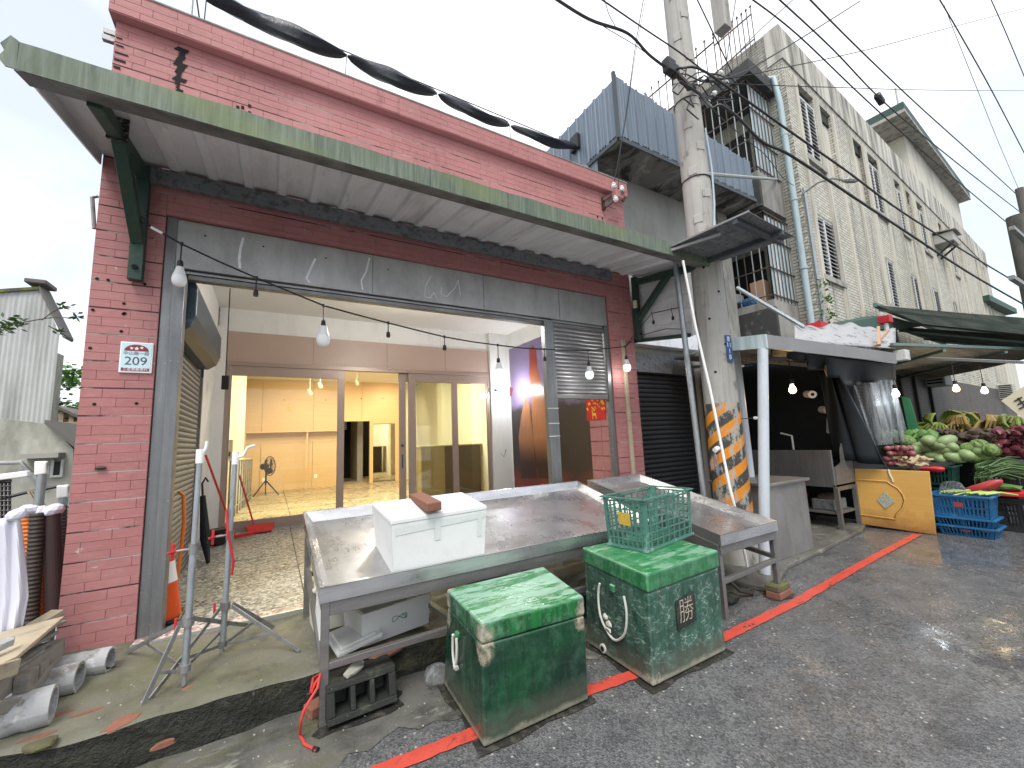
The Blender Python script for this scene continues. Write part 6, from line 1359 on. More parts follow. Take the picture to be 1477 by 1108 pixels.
# air conditioner box on the facade
s, z = apx(1350, 348); AC = thing('air_conditioner', 'old air conditioner boxed on the apartment facade above the awnings', 'air conditioner', apw(s, z, -.3))
MB().hexa([apw(s - .45, z - .28, -.55), apw(s + .5, z - .28, -.55), apw(s + .5, z - .28, 0), apw(s - .45, z - .28, 0)], [apw(s - .45, z + .1, -.55), apw(s + .5, z + .1, -.55), apw(s + .5, z + .1, 0), apw(s - .45, z + .1, 0)]).build('case', 'ac_case', AC, bevel=.02)
MB().hexa([apw(s - .52, z + .12, -.65), apw(s + .6, z + .12, -.65), apw(s + .6, z + .2, 0), apw(s - .52, z + .2, 0)], [apw(s - .52, z + .15, -.65), apw(s + .6, z + .15, -.65), apw(s + .6, z + .23, 0), apw(s - .52, z + .23, 0)]).build('hood', 'sill', AC)
MB().bar(apw(s - .3, z - .32, -.5), apw(s - .3, z - .7, 0), .06).bar(apw(s + .3, z - .32, -.5), apw(s + .3, z - .7, 0), .06).build('bracket', 'dark_opening', AC)
# penthouse with green eave
def apxd(u, v, dd):
    d = ray(u, v); k = KC + E2 * dd; t_ = (k - EYE).dot(E2) / d.dot(E2); p = EYE + d * t_; return (p - KC).dot(E1), p.z
s0 = apxd(1312, 235, .05)[0]; el, ez_ = apxd(1307, 170, -.35); er, ez2 = apxd(1399, 281, -.35); ez_ = (ez_ + ez2) / 2
PH = thing('rooftop_hut', 'pale rooftop house with green edged eave above the apartments', 'rooftop hut', apw(s0, ZTOP))
MB().hexa([apw(s0, ZTOP, .05), apw(er - .3, ZTOP, .05), apw(er - .3, ZTOP, 6), apw(s0, ZTOP, 6)], [apw(s0, ez_, .05), apw(er - .3, ez_, .05), apw(er - .3, ez_, 6), apw(s0, ez_, 6)]).build('wall', 'pale_render', PH)
e0 = [apw(el, ez_, -.35), apw(er, ez_, -.35), apw(er, ez_, 6.5), apw(el, ez_, 6.5)]
MB().hexa(e0, [p + V((0, 0, .12)) for p in e0]).build('eave_slab', 'sill', PH); e1 = [p + V((0, 0, .122)) for p in e0]
MB().hexa(e1, [p + V((0, 0, .28)) for p in e1]).build('roof_cover', 'green_roof', PH); s0 = el + .9
MB().tube([apw(s0 - .8, ez_ + .25, -.2), apw(s0 - .8, ez_ + 1.1, -.2)], .03, 6).tube([apw(s0 - .8, ez_ + .25, .9), apw(s0 - .8, ez_ + .6, .9), apw(s0 - .8, ez_ + .6, 1.3)], .03, 6).build('vent_pipe', 'cage_pale', PH)
# far annex
t = thing('far_house', 'small pale house with green roof beyond the apartment block', 'house', (33, 5.6, 0)); MB().box(32, 37, 5.4, 11, 0, 7.6).build('wall', 'pale_render', t); MB().box(31.6, 37.4, 5.0, 11.4, 7.6, 7.9).build('roof', 'green_roof', t)
# roof railing with spikes
RL = thing('roof_railing', 'spiked iron railing along the apartment roof edge', 'railing', apw(-.1, ZTOP, 3))
def railrun(p, q, n_, h):
    for k in range(n_ + 1):
        a = p.lerp(q, k / n_); MB().tube([a, a + V((0, 0, h))], .012, 5).lathe(a + V((0, 0, h)), [(.02, -.01), (.028, .02), (.001, .07)], 6).build('bar', 'cage_iron', RL)
    for zz in (.25, h - .2): MB().tube([p + V((0, 0, zz)), q + V((0, 0, zz))], .02, 6).build('rail', 'cage_iron', RL)
railrun(apw(-1.2, 9.75, .9), apw(-1.2, 9.75, 6.2), 24, 1.25); railrun(apw(-1.2, 9.75, .9), apw(0, 9.75 + 1.2, .5), 8, 1.15)
for k in range(4):
    c = apw(-1.2, 10.4, 1.5 + k * 1.3); MB().tube([c + V((0, .08 * math.cos(q) * (1 - q / 9), .1 * math.sin(q) + .03 * q - .1)) for q in [i * .5 for i in range(18)]], .008, 5).build('scroll', 'cage_iron', RL)
# balconies with cages on the end wall
def balcony(z0, zslab, ztop, label, sheet):
    B = thing('caged_balcony', label, 'balcony', apw(-.6, z0, 2), 'caged balconies on the apartment end wall')
    D0, D1, SX = .35, 4.6, -1.15
    MB().hexa([apw(SX, zslab - .16, D0), apw(-.003, zslab - .16, D0), apw(-.003, zslab - .16, D1), apw(SX, zslab - .16, D1)], [apw(SX, zslab, D0), apw(-.003, zslab, D0), apw(-.003, zslab, D1), apw(SX, zslab, D1)]).build('slab', 'concrete', B)
    MB().hexa([apw(SX, z0, D0), apw(SX + .1, z0, D0), apw(SX + .1, z0, D1), apw(SX, z0, D1)], [apw(SX, zslab - .161, D0), apw(SX + .1, zslab - .161, D0), apw(SX + .1, zslab - .161, D1), apw(SX, zslab - .161, D1)]).build('parapet', 'black_wall', B)
    MB().hexa([apw(SX + .101, z0, D0), apw(-.003, z0, D0), apw(-.003, z0, D0 + .1), apw(SX + .101, z0, D0 + .1)], [apw(SX + .101, zslab - .161, D0), apw(-.003, zslab - .161, D0), apw(-.003, zslab - .161, D0 + .1), apw(SX + .101, zslab - .161, D0 + .1)]).build('side_parapet', 'concrete', B)
    MB().hexa([apw(-.003, zslab, D0), apw(.0, zslab, D0), apw(.0, zslab, D1), apw(-.003, zslab, D1)], [apw(-.003, ztop, D0), apw(.0, ztop, D0), apw(.0, ztop, D1), apw(-.003, ztop, D1)]).build('back_wall', 'old_plaster', B)
    for y0, y1, mt in ((.9, 1.7, 'dark_opening'), (2.2, 3.1, 'pale_blue_sheet'), (3.4, 4.2, 'dark_opening')):
        MB().hexa([apw(-.03, zslab + .3, y0), apw(-.004, zslab + .3, y0), apw(-.004, zslab + .3, y1), apw(-.03, zslab + .3, y1)], [apw(-.03, ztop - .4, y0), apw(-.004, ztop - .4, y0), apw(-.004, ztop - .4, y1), apw(-.03, ztop - .4, y1)]).build('window', mt, B)
    n_ = 26
    for k in range(n_ + 1):
        y = D0 + (D1 - D0) * k / n_; MB().bar(apw(SX, zslab, y), apw(SX, ztop, y), .016).build('bar', 'cage_pale' if k % 3 else 'cage_iron', B)
    for k in range(7): MB().bar(apw(SX + (-SX) * k / 7, zslab, D0), apw(SX + (-SX) * k / 7, ztop, D0), .016).build('bar', 'cage_iron', B)
    for z in (zslab + .1, zslab + (ztop - zslab) * .36, zslab + (ztop - zslab) * .7, ztop): MB().bar(apw(SX, z, D0), apw(SX, z, D1), .022).bar(apw(SX, z, D0), apw(0, z, D0), .022).build('cross_bar', 'cage_iron', B)
    if sheet:
        for k in range(6): MB().hexa([apw(SX + .1 + k * .17, zslab + .02, D0 + .02), apw(SX + .26 + k * .17, zslab + .02, D0 + .02), apw(SX + .26 + k * .17, zslab + .02, D0 + .03), apw(SX + .1 + k * .17, zslab + .02, D0 + .03)], [apw(SX + .1 + k * .17, ztop - .05, D0 + .02), apw(SX + .26 + k * .17, ztop - .05, D0 + .02), apw(SX + .26 + k * .17, ztop - .05, D0 + .03), apw(SX + .1 + k * .17, ztop - .05, D0 + .03)]).build('translucent_sheet', 'pale_blue_sheet', B)
    return B
zl = onx(1140, 405, 9.0).z
balcony(3.35, 4.25, 6.2, 'lower caged balcony over the stall with stored clutter', True)
B2 = balcony(6.35, 7.15, 9.35, 'upper caged balcony under the apartment roof railing', True)
MB().hexa([apw(-1.25, 9.4, .2), apw(0, 9.4, .2), apw(0, 9.4, 6.4), apw(-1.25, 9.4, 6.4)], [apw(-1.25, 9.72, .2), apw(0, 9.72, .2), apw(0, 9.72, 6.4), apw(-1.25, 9.72, 6.4)]).build('roof_slab', 'black_wall', B2)
MB().hexa([apw(-1.3, 7.0, .6), apw(-1.16, 7.0, .6), apw(-1.16, 7.05, 2.4), apw(-1.3, 7.05, 2.4)], [apw(-1.3, 7.12, .6), apw(-1.16, 7.12, .6), apw(-1.16, 7.17, 2.4), apw(-1.3, 7.17, 2.4)]).build('flower_rack', 'pale_blue_sheet', B2)
# clutter on the lower balcony
for nm, lb, cat_, s, d, z, sz_, mt in (('cardboard_box', 'brown cardboard carton on the lower caged balcony', 'carton', -.8, .75, 4.26, (.25, .3, .55), 'hut_timber'), ('white_bucket', 'white storage box on the lower caged balcony', 'box', -.75, 1.5, 4.26, (.3, .6, .42), 'window_white'), ('standing_board', 'grey blue board standing on the lower caged balcony', 'board', -.6, 2.5, 4.26, (.06, .7, 1.1), 'galv_sheet')):
    o = thing(nm, lb, cat_, apw(s, z, d)); MB().hexa([apw(s - sz_[0] / 2, z, d - sz_[1] / 2), apw(s + sz_[0] / 2, z, d - sz_[1] / 2), apw(s + sz_[0] / 2, z, d + sz_[1] / 2), apw(s - sz_[0] / 2, z, d + sz_[1] / 2)], [apw(s - sz_[0] / 2, z + sz_[2], d - sz_[1] / 2), apw(s + sz_[0] / 2, z + sz_[2], d - sz_[1] / 2), apw(s + sz_[0] / 2, z + sz_[2], d + sz_[1] / 2), apw(s - sz_[0] / 2, z + sz_[2], d + sz_[1] / 2)]).build('body', mt, o, bevel=.015)
o = thing('blue_bag', 'crumpled blue bag on the lower caged balcony', 'bag', apw(-1.0, 4.26, .85)); mb = blob(8, .4, 2, (.14, .3, .13)); mb.v = [v + apw(-.95, 4.36, .95) for v in mb.v]; mb.build('film', 'blue_bag', o)
o = thing('white_bag', 'white plastic bag hanging on the upper balcony cage', 'bag', apw(-1.2, 7.9, 1.9)); mb = blob(18, .35, 2, (.12, .3, .25)); mb.v = [v + apw(-1.25, 7.95, 1.9) for v in mb.v]; mb.build('film', 'white_cloth', o)
# drain pipes on the corner
DP = thing('drain_pipe', 'pale blue drain pipe down the apartment corner', 'pipe', apw(-.15, 3, .1))
MB().tube([apw(-.35, 9.9, .6), apw(-.2, 9.7, .15), apw(-.17, 9.0, .1), apw(-.15, 3.2, .1)], .065, 10).build('pipe', 'pipe_blue', DP, smooth=True)
for z in (8.2, 6.6, 5.0): MB().tube([apw(-.16, z, .1), apw(-.16, z + .06, .1)], .078, 10).build('joint', 'pipe_blue', DP)
for k in range(30): z = 3.6 + k * .2; MB().bar(apw(-.07, z, .06), apw(.0, z + .05, .0), .012).build('spike', 'cage_iron', DP)
DP2 = thing('drain_pipe', 'thinner grey pipe beside the pale blue drain pipe', 'pipe', apw(.1, 3, -.05)); MB().tube([apw(.04, 6.9, -.06), apw(.06, 3.2, -.06)], .04, 8).build('pipe', 'galv_post', DP2, smooth=True)
t = thing('street_lamp', 'small grey lamp on a bent bracket at the apartment corner', 'lamp', apw(.1, 6.9, -.2)); MB().tube([apw(0, 6.75, -.02), apw(.1, 6.9, -.3), apw(.3, 6.95, -.5), apw(.5, 6.85, -.7)], .022, 6).build('arm', 'galv_leg', t); MB().lathe(apw(.5, 6.85, -.7), [(.03, -.1), (.06, 0), (.05, .15), (.02, .2)], 8, (.6, -.6, -.2)).build('head', 'galv_leg', t)
t = thing('wall_plant', 'small green plant growing behind the drain pipe', 'plant', apw(.05, 4.3, -.05)); rg = random.Random(4); lf = MB()
for k in range(90):
    c = apw(rg.uniform(-.1, .25), 4.3 + rg.uniform(-.55, .45), -.1 + rg.uniform(-.12, .02)); a, b = V((rg.uniform(-1, 1), rg.uniform(-1, 1), rg.uniform(-1, 1))).normalized() * .07, V((rg.uniform(-1, 1), rg.uniform(-1, 1), rg.uniform(-1, 1))).normalized() * .035
    lf.q(c, c + a * .5 + b, c + a, c + a * .5 - b)
lf.build('leaves', 'leaf_green', t, kind='stuff')
# =================================================================== stall with black tarp
ST = thing('market_stall', 'dark open market stall under a low steel canopy with black tarp', 'stall', (6.4, 3, 0))
SY = 2.46; SXL, SXR = 4.84, 8.25
rz0, rz1 = 2.60, 2.93
def srz(y): return rz0 + (rz1 - rz0) * (y - SY) / 2.4
MB().hexa([(SXL + .02, SY + .02, rz0 - .02), (SXR, SY - .08, rz0 - .02), (SXR, 4.86, rz1 - .02), (SXL + 1.5, 4.86, rz1 - .02)], [(SXL + .02, SY + .02, rz0 + .01), (SXR, SY - .08, rz0 + .01), (SXR, 4.86, rz1 + .01), (SXL + 1.5, 4.86, rz1 + .01)]).build('roof_sheet', 'galv_dirty', ST)
MB().hexa([(SXL, SY, rz0 - .10), (SXR + .03, SY - .11, rz0 - .10), (SXR + .03, SY - .08, rz0 - .10), (SXL, SY + .03, rz0 - .10)], [(SXL, SY, rz0 + .06), (SXR + .03, SY - .11, rz0 + .06), (SXR + .03, SY - .08, rz0 + .06), (SXL, SY + .03, rz0 + .06)]).build('front_fascia', 'stall_fascia', ST)
MB().hexa([(SXL - .01, SY - .003, rz0 - .10), (SXL + .02, SY - .003, rz0 - .10), (SXL + .07, 3.0, srz(3.0) - .10), (SXL + .04, 3.0, srz(3.0) - .10)], [(SXL - .01, SY - .003, rz0 + .06), (SXL + .02, SY - .003, rz0 + .06), (SXL + .07, 3.0, srz(3.0) + .06), (SXL + .04, 3.0, srz(3.0) + .06)]).build('side_fascia', 'pale_blue_sheet', ST)
MB().tube([(4.62, 2.66, .05), (4.86, 2.52, rz0 - .1)], .055, 14).build('front_post', 'white_pole', ST, smooth=True)
MB().tube([(5.72, 3.34, .05), (5.74, 3.36, 2.75)], .06, 12).build('rear_post', 'white_pole', ST, smooth=True)
MB().box(7.2, 8.4, 4.86, 4.9, .0, 2.9).build('back_sheet', 'black_tarp', ST)
MB().box(8.30, 8.34, 3.12, 4.9, .0, 2.85).build('side_sheet', 'black_tarp', ST)
for k in range(7): MB().box(7.2 + k * .16, 7.34 + k * .16, 4.83 - .012 * (k % 2), 4.858, 1.9, 2.85).build('corrugated_strip', 'brown_iron', ST)
MB().tube([ony(1063, 415, 3.9), ony(1160, 472, 3.0)], .03, 8).build('roof_stay', 'galv_post', ST)
MB().bar((4.9, 3.4, 2.62), (8.2, 3.3, 2.6), .05).bar((6.5, 2.5, 2.55), (6.5, 4.8, 2.75), .05).build('rafter', 'galv_leg', ST)
# draped black tarps
def drape(name, label, fn, nu, nv, mat, cat_='tarp'):
    p = fn(.5, .5); o = thing(name, label, cat_, p); MB().grid(fn, nu, nv).build('sheet', mat, o, smooth=True, solid=.006); return o
def f_front(a, b):
    u = 1112 + (1292 - 1112) * a; top = 503 + (521 - 503) * a; bot = [514, 520, 534, 545, 556, 552, 549][min(6, int(a * 6.99))]
    v = top + (bot - top) * b; p = ony(u, v, 2.50 - .08 * a + .05 * math.sin(a * 21) * b + .1 * b); return p
drape('black_tarp', 'black tarp gathered under the front edge of the stall canopy', f_front, 40, 6, 'black_tarp')
def f_side(a, b):
    l = V((0, 0, 0)); tl, tr, bl, br = onx(1185, 530, 7.6), onx(1212, 548, 7.95), onx(1205, 662, 7.75), onx(1276, 672, 7.98)
    p = tl.lerp(tr, a).lerp(bl.lerp(br, a), b); return p + V((.05 * math.sin(a * 14 + b * 2), .05 * math.cos(a * 11), 0))
drape('black_tarp', 'black tarp curtain hanging diagonally beside the wooden board', f_side, 24, 10, 'black_tarp')
def f_clear(a, b):
    tl, tr, bl, br = onx(1204, 528, 8.6), onx(1292, 530, 9.2), onx(1250, 645, 8.6), onx(1312, 636, 9.4)
    p = tl.lerp(tr, a).lerp(bl.lerp(br, a), b); return p + V((.09 * math.sin(a * 25 + b * 2), .07 * math.cos(a * 19 + b), 0))
drape('clear_curtain', 'crinkled clear plastic curtain behind the black tarp', f_clear, 40, 10, 'clear_film', 'curtain')
def f_wt(a, b):
    u = 1146 + (1292 - 1146) * a; v = (467 + 6 * a + 3.5 * math.sin(a * 9) * (1 - b) + 2 * math.sin(a * 31) * (1 - b)) + (26 + 4 * a) * b; return ony(u, v, 3.15 - .5 * b + .04 * math.sin(a * 17) * (1 - b))
drape('white_tarp', 'white tarp with black smudges lying on the stall canopy', f_wt, 30, 6, 'white_tarp')
t = thing('dark_sheet_roof', 'low dark green gabled sheet behind the white tarp', 'roof sheet', ony(1265, 460, 3.7)); a, b, c, d = ony(1206, 468, 3.7), ony(1278, 455, 3.7), ony(1334, 470, 3.7), ony(1290, 477, 3.6); MB().hexa([a, d, c, b], [V(p) + V((0, .6, .12)) for p in (a, d, c, b)]).build('sheet', 'green_roof', t)
t = thing('red_can', 'red can on a white pipe above the white tarp', 'can', ony(1277, 462, 3.3)); p = ony(1277, 462, 3.3); MB().box(p.x - .1, p.x + .1, p.y - .1, p.y + .1, p.z - .07, p.z + .09).build('can', 'red_tarp', t, bevel=.01); MB().tube([p - V((0, 0, .07)), p - V((0, 0, .4))], .04, 8).build('pipe', 'white_plastic', t)
t = thing('red_tarp', 'small red tarp behind the stall canopy by the drain pipe', 'tarp', ony(1197, 466, 3.6)); P = [ony(u, v, 3.6) for u, v in ((1184, 463), (1206, 469), (1200, 474), (1184, 472))]; MB().hexa(P, [p + V((0, .3, 0)) for p in P]).build('sheet', 'red_tarp', t)
t = thing('timber_cross', 'crossed wooden sticks at the right end of the stall canopy', 'sticks', ony(1270, 490, 2.7)); MB().bar(ony(1267, 472, 2.7), ony(1268, 498, 2.6), .04).build('stick', 'hut_timber', t); MB().bar(ony(1281, 477, 2.75), ony(1262, 499, 2.65), .035).build('stick', 'hut_timber', t)
# stainless cabinet and sink
t = thing('steel_cabinet', 'grey stainless cabinet standing by the white stall posts', 'cabinet', (5.55, 3.1, .05))
MB().box(5.1, 6.0, 2.79, 3.5, .05, .90).build('body', 'steel_cabinet', t, bevel=.006); MB().box(5.06, 6.04, 2.75, 3.54, .902, .94).build('top', 'stainless_leg', t, bevel=.008)
SK = thing('steel_sink', 'tall stainless sink unit deep in the dark stall', 'sink', (7.7, 3.8, .05))
prof = [(7.38, .70), (8.0, .70), (8.0, 1.38), (7.86, 1.38), (7.74, 1.33), (7.66, 1.22), (7.62, 1.02), (7.40, .96)]
MB().hexa([(x, 3.0, z) for x, z in prof], [(x, 3.02, z) for x, z in prof]).build('end_panel', 'stainless_leg', SK)
MB().box(7.36, 7.40, 3.02, 5.0, .66, 1.22).box(7.40, 8.0, 3.02, 5.0, .66, .70).box(7.36, 8.0, 3.02, 3.05, .6, .70).build('trough', 'stainless_post', SK, bevel=.006)
for x, y in ((7.38, 3.02), (7.98, 3.02), (7.38, 4.7)): MB().bar((x, y, .05), (x, y, .66), .055).build('leg', 'stainless_leg', SK)
MB().box(7.38, 8.0, 3.04, 4.8, .26, .29).build('shelf', 'stainless_leg', SK)
MB().tube([(7.5, 3.6, 1.22), (7.5, 3.6, 1.45), (7.46, 3.75, 1.5)], .018, 8).build('tap', 'alu_rail', SK)
for nm, lb, c, r, h, mt in (('red_basin', 'red plastic basin on the sink shelf', (7.6, 3.75, .292), .22, .2, 'red_plastic'),):
    t = thing(nm, lb, 'basin', c); MB().lathe(c, [(r * .7, 0), (r, h), (r * 1.06, h + .01), (r * .97, h + .008), (r * .66, .02)], 18).build('bowl', mt, t, smooth=True)
t = thing('stone_pot', 'grey pot of scraps on the sink shelf', 'pot', (7.62, 3.25, .292)); MB().box(7.46, 7.86, 3.1, 3.42, .292, .46).build('tray', 'galv_dirty', t, bevel=.02); mb = blob(6, .4, 2, (.17, .13, .06)); mb.v = [v + V((7.66, 3.26, .47)) for v in mb.v]; mb.build('scraps', 'brown_root', t)
for (u, v, y, lb) in ((1194, 592, 3.2, 'paper towel roll hanging lower in the dark stall'), (1172, 569, 3.2, 'paper towel roll hanging upper in the dark stall')):
    p = ony(u, v, y); t = thing('paper_roll', lb, 'paper roll', p); MB().lathe(p, [(.06, 0), (.06, .24)], 16, (.75, .65, .1)).build('roll', 'white_cloth', t, smooth=True); MB().lathe(p, [(.026, -.003), (.026, 0)], 12, (.75, .65, .1)).build('core', 'dark_void', t)
    if v > 580: q = [p + V((-.05, 0, -.05)), p + V((.08, 0, -.05)), p + V((.10, .0, -.42)), p + V((-.16, 0, -.36))]; MB().q(*q).build('loose_sheet', 'galv_dirty', t)
# oak board
OB = thing('wooden_board', 'old carved oak headboard panel closing the stall side', 'board', (8.05, 2.65, 0))
w0, w1 = V((7.99, 3.05, .05)), V((8.13, 2.20, .0)); wt0, wt1 = V((8.02, 3.0, .90)), V((8.13, 2.16, .885))
nrm = (w1 - w0).cross(V((0, 0, 1))).normalized(); nrm = -nrm if nrm.x > 0 else nrm
MB().hexa([w0, w1, w1 - nrm * .03, w0 - nrm * .03], [wt0, wt1, wt1 - nrm * .03, wt0 - nrm * .03]).build('panel', 'oak_board', OB, bevel=.008)
ow_ = lambda a, b, o=.004: (w0.lerp(w1, a)).lerp(wt0.lerp(wt1, a), b) + nrm * o
cur = [(.0, .80), (.45, .80), (.50, .75), (.58, .70), (.64, .60), (.66, .50), (.63, .38), (.56, .28), (.53, .22), (.52, .17), (.0, .17)]
MB().tube([ow_(a, b, .006) for a, b in cur], .011, 6).build('moulding', 'oak_board', OB, smooth=True)
MB().tube([ow_(a - .015, b, .006) for a, b in cur], .006, 5).build('groove', 'oak_groove', OB)
q = [(.30, .46), (.40, .32), (.53, .46), (.41, .62)]; MB().hexa([ow_(a, b, .004) for a, b in q], [ow_(a, b, .016) for a, b in q]).build('inlay', 'tile_inlay', OB)
MB().tube([ow_(.48, 1.01, .01), ow_(.50, .90, .012), ow_(.52, .86, .012), ow_(.53, .80, .012)], .012, 6).build('string', 'rope_white', OB)
# crates
def mcrate(name, label, c, sx, sy, h, mat, logo=True, grp='plastic crates by the vegetable stall', rows=2):
    o = thing(name, label, 'crate', c, grp); x0, y0, z0 = c; t_ = .012; tp = .03
    for side in range(4):
        mb = MB()
        def pt(a, b):   # a along side, b up
            k = tp * (1 - b); X0, X1, Y0, Y1 = x0 + k, x0 + sx - k, y0 + k, y0 + sy - k
            return V({0: (X0, Y1 + (Y0 - Y1) * a, 0), 1: (X0 + (X1 - X0) * a, Y0, 0), 2: (X1, Y0 + (Y1 - Y0) * a, 0), 3: (X1 + (X0 - X1) * a, Y1, 0)}[side]) + V((0, 0, z0 + h * b))
        inw = V({0: (t_, 0, 0), 1: (0, t_, 0), 2: (-t_, 0, 0), 3: (0, -t_, 0)}[side])
        def pan(a0, a1, b0, b1): q = [pt(a0, b0), pt(a1, b0), pt(a1, b1), pt(a0, b1)]; mb.hexa(q, [v + inw for v in q])
        pan(0, 1, 0, .12); pan(0, 1, .86, 1)
        nb = 13; bs = [.12 + .74 * r / rows for r in range(rows + 1)]
        for r in range(rows):
            b0, b1 = bs[r], bs[r + 1]
            if r: pan(.0, 1, b0 - .03, b0 + .03)
            for k in range(nb + 1):
                a = .06 + .88 * k / nb; pan(a - .014, a + .014, b0, b1)
            pan(0, .05, b0, b1); pan(.95, 1, b0, b1); pan(.44, .56, b0, b1)
        mb.build('side_wall', mat, o)
        if logo and side == 0: q = [pt(.42, .5), pt(.58, .5), pt(.58, .72), pt(.42, .72)]; MB().hexa([v - inw * .1 for v in q], [v - inw * .25 for v in q]).build('label', 'crate_logo', o)
    rm = MB(); C4 = [V((x0 - .012, y0 - .012, z0 + h)), V((x0 + sx + .012, y0 - .012, z0 + h)), V((x0 + sx + .012, y0 + sy + .012, z0 + h)), V((x0 - .012, y0 + sy + .012, z0 + h))]
    for k in range(4): rm.bar(C4[k], C4[(k + 1) % 4], .028, .025)
    rm.build('rim', mat, o, bevel=.003); MB().box(x0 + tp, x0 + sx - tp, y0 + tp, y0 + sy - tp, z0 + .004, z0 + .016).build('floor', mat, o); return o
mcrate('blue_crate', 'lowest flat blue crate of the stack beside the oak board', (8.29, 1.66, .003), .42, .56, .125, 'crate_blue', rows=1)
mcrate('blue_crate', 'second flat blue crate up the stack by the oak board', (8.28, 1.67, .13), .42, .56, .115, 'crate_blue', False, rows=1)
mcrate('blue_crate', 'topmost deep blue crate filled with celery and bags', (8.26, 1.66, .247), .44, .60, .30, 'crate_blue', True)
mcrate('black_crate', 'black crate of greens right of the blue stack', (9.05, 1.30, .003), .5, .5, .45, 'crate_black', False)
mcrate('green_crate', 'dark green crate under the melons behind the blue stack', (8.85, 2.10, .62), .4, .62, .28, 'crate_dkgreen', False)
mcrate('green_crate', 'dark green crate standing on the ground behind the blue stack', (8.9, 2.15, .06), .45, .55, .5, 'crate_dkgreen', False)
mcrate('black_crate', 'low black crate beneath the scallions', (9.5, 1.35, .50), .5, .7, .25, 'crate_black', False)
# stand below the vegetables
VS = thing('vegetable_stand', 'dark sloping stand carrying the vegetables', 'stand', (10, 2.8, 0))
def vz(x): return .88 + (x - 8.15) * .13
MB().hexa([(8.2, 2.45, vz(8.18) - .06), (9.0, 2.1, vz(9) - .06), (13, 1.3, vz(13) - .06), (13, 3.9, vz(13) - .06), (8.2, 3.2, vz(8.18) - .06)], [(8.2, 2.45, vz(8.18) - .02), (9.0, 2.1, vz(9) - .02), (13, 1.3, vz(13) - .02), (13, 3.9, vz(13) - .02), (8.2, 3.2, vz(8.18) - .02)]).build('board', 'crate_black', VS)
for x, y in ((8.6, 3.0), (9.6, 2.0), (11.5, 3.5), (12.5, 1.6)): MB().box(x - .04, x + .04, y - .04, y + .04, .0, vz(x) - .061).build('leg', 'cage_iron', VS)
MB().box(9.9, 12.9, 2.0, 3.8, .0, .9).build('box', 'crate_black', VS)
def veg(name, labelf, cat_, grp, spots, mesh, mat, X, sc=(.9, 1.1), sizes=None):
    me = None
    for i, (u, v) in enumerate(spots):
        p = onx(u, v, X + rnd.uniform(-.08, .08)); 
        if me is None: o = mesh.build(name, mat, None, base=p, local=True, smooth=True); me = o.data
        else: o = inst(name, me, p)
        s_ = rnd.uniform(*sc); o.scale = (s_, s_, s_); o.rotation_euler = (rnd.uniform(-.3, .3), rnd.uniform(-.3, .3), rnd.uniform(0, 6.28))
        tag(o, labelf, cat_, grp)
veg('winter_melon', 'pale green oval melon heaped with others behind the oak board', 'melon', 'pale green melons', ((1314, 651), (1332, 646), (1336, 661), (1352, 642), (1362, 650), (1350, 658), (1370, 644), (1378, 660), (1391, 657), (1340, 636), (1358, 662), (1323, 660), (1366, 636)), blob(2, .04, 2, (.09, .145, .085)), 'winter_melon', 9.1)
cab = blob(7, .10, 2, (.085, .11, .07)); rc_ = random.Random(3)
for k in range(11):
    R_ = Matrix.Rotation(rc_.uniform(0, 6.28), 3, 'Z') @ Matrix.Rotation(rc_.uniform(-.9, .9), 3, 'X'); w_0 = rc_.uniform(.9, 1.3); ph = rc_.uniform(0, 6)
    def lf_(a, b):
        th, fi = (a - .5) * 1.9, -.5 + b * 1.9; r = (.10 + .035 * b * b) * (1 + .10 * math.sin(a * 19 + ph) * b); return R_ @ V((math.sin(th) * math.cos(fi) * r * w_0, math.cos(th) * math.cos(fi) * r, math.sin(fi) * r * .8))
    cab.grid(lf_, 8, 6)
veg('cabbage', 'leafy green cabbage right of the melons', 'cabbage', 'cabbages on the stall', ((1396, 648), (1408, 652), (1420, 658), (1404, 660), (1412, 644), (1430, 650), (1290, 640), (1300, 636), (1308, 638)), cab, 'cabbage', 9.4)
veg('red_onion', 'small red onion in the heap by the black curtain', 'onion', 'red onions', [(1280 + 8 * (k % 5) + (k // 5) % 2 * 4, 647 + 7.5 * (k // 5)) for k in range(20)], blob(5, .07, 2, (.055, .055, .045)), 'onion_red', 8.35)
gm = MB().tube([(0, -.07, 0), (0, -.02, .02), (.02, .03, .0), (.05, .08, .02)], [.02, .028, .022, .012], 7)
veg('ginger_root', 'pale ginger root in the heap on the oak board edge', 'ginger', 'ginger roots', [(1297 + 5 * k % 38, 661 + (k * 7 % 13)) for k in range(16)], gm, 'ginger', 8.3)
bnm = MB()
for k in range(7):
    a = (k - 3) * .26; bnm.tube([(math.sin(a) * .02, -.02, .06), (math.sin(a) * .12, -.07, .04), (math.sin(a) * .20, -.11, -.03), (math.sin(a) * .24, -.09, -.12)], [.006, .017, .018, .005], 7)
veg('banana_bunch', 'green banana bunch on the back tier of the stall', 'bananas', 'green banana bunches', ((1352, 602), (1368, 598), (1382, 600), (1340, 616), (1338, 628), (1355, 615), (1376, 612), (1466, 607), (1474, 612), (1458, 604), (1330, 622)), bnm, 'banana_green', 10.6, (1.2, 1.6))
veg('banana_bunch', 'yellow brown banana bunch on the back tier of the stall', 'bananas', 'ripe banana bunches', ((1392, 604), (1400, 610), (1412, 602), (1424, 606), (1430, 613), (1444, 606), (1405, 620), (1418, 620), (1450, 620), (1436, 622), (1390, 618)), bnm, 'banana_ripe', 10.6, (1.2, 1.6))
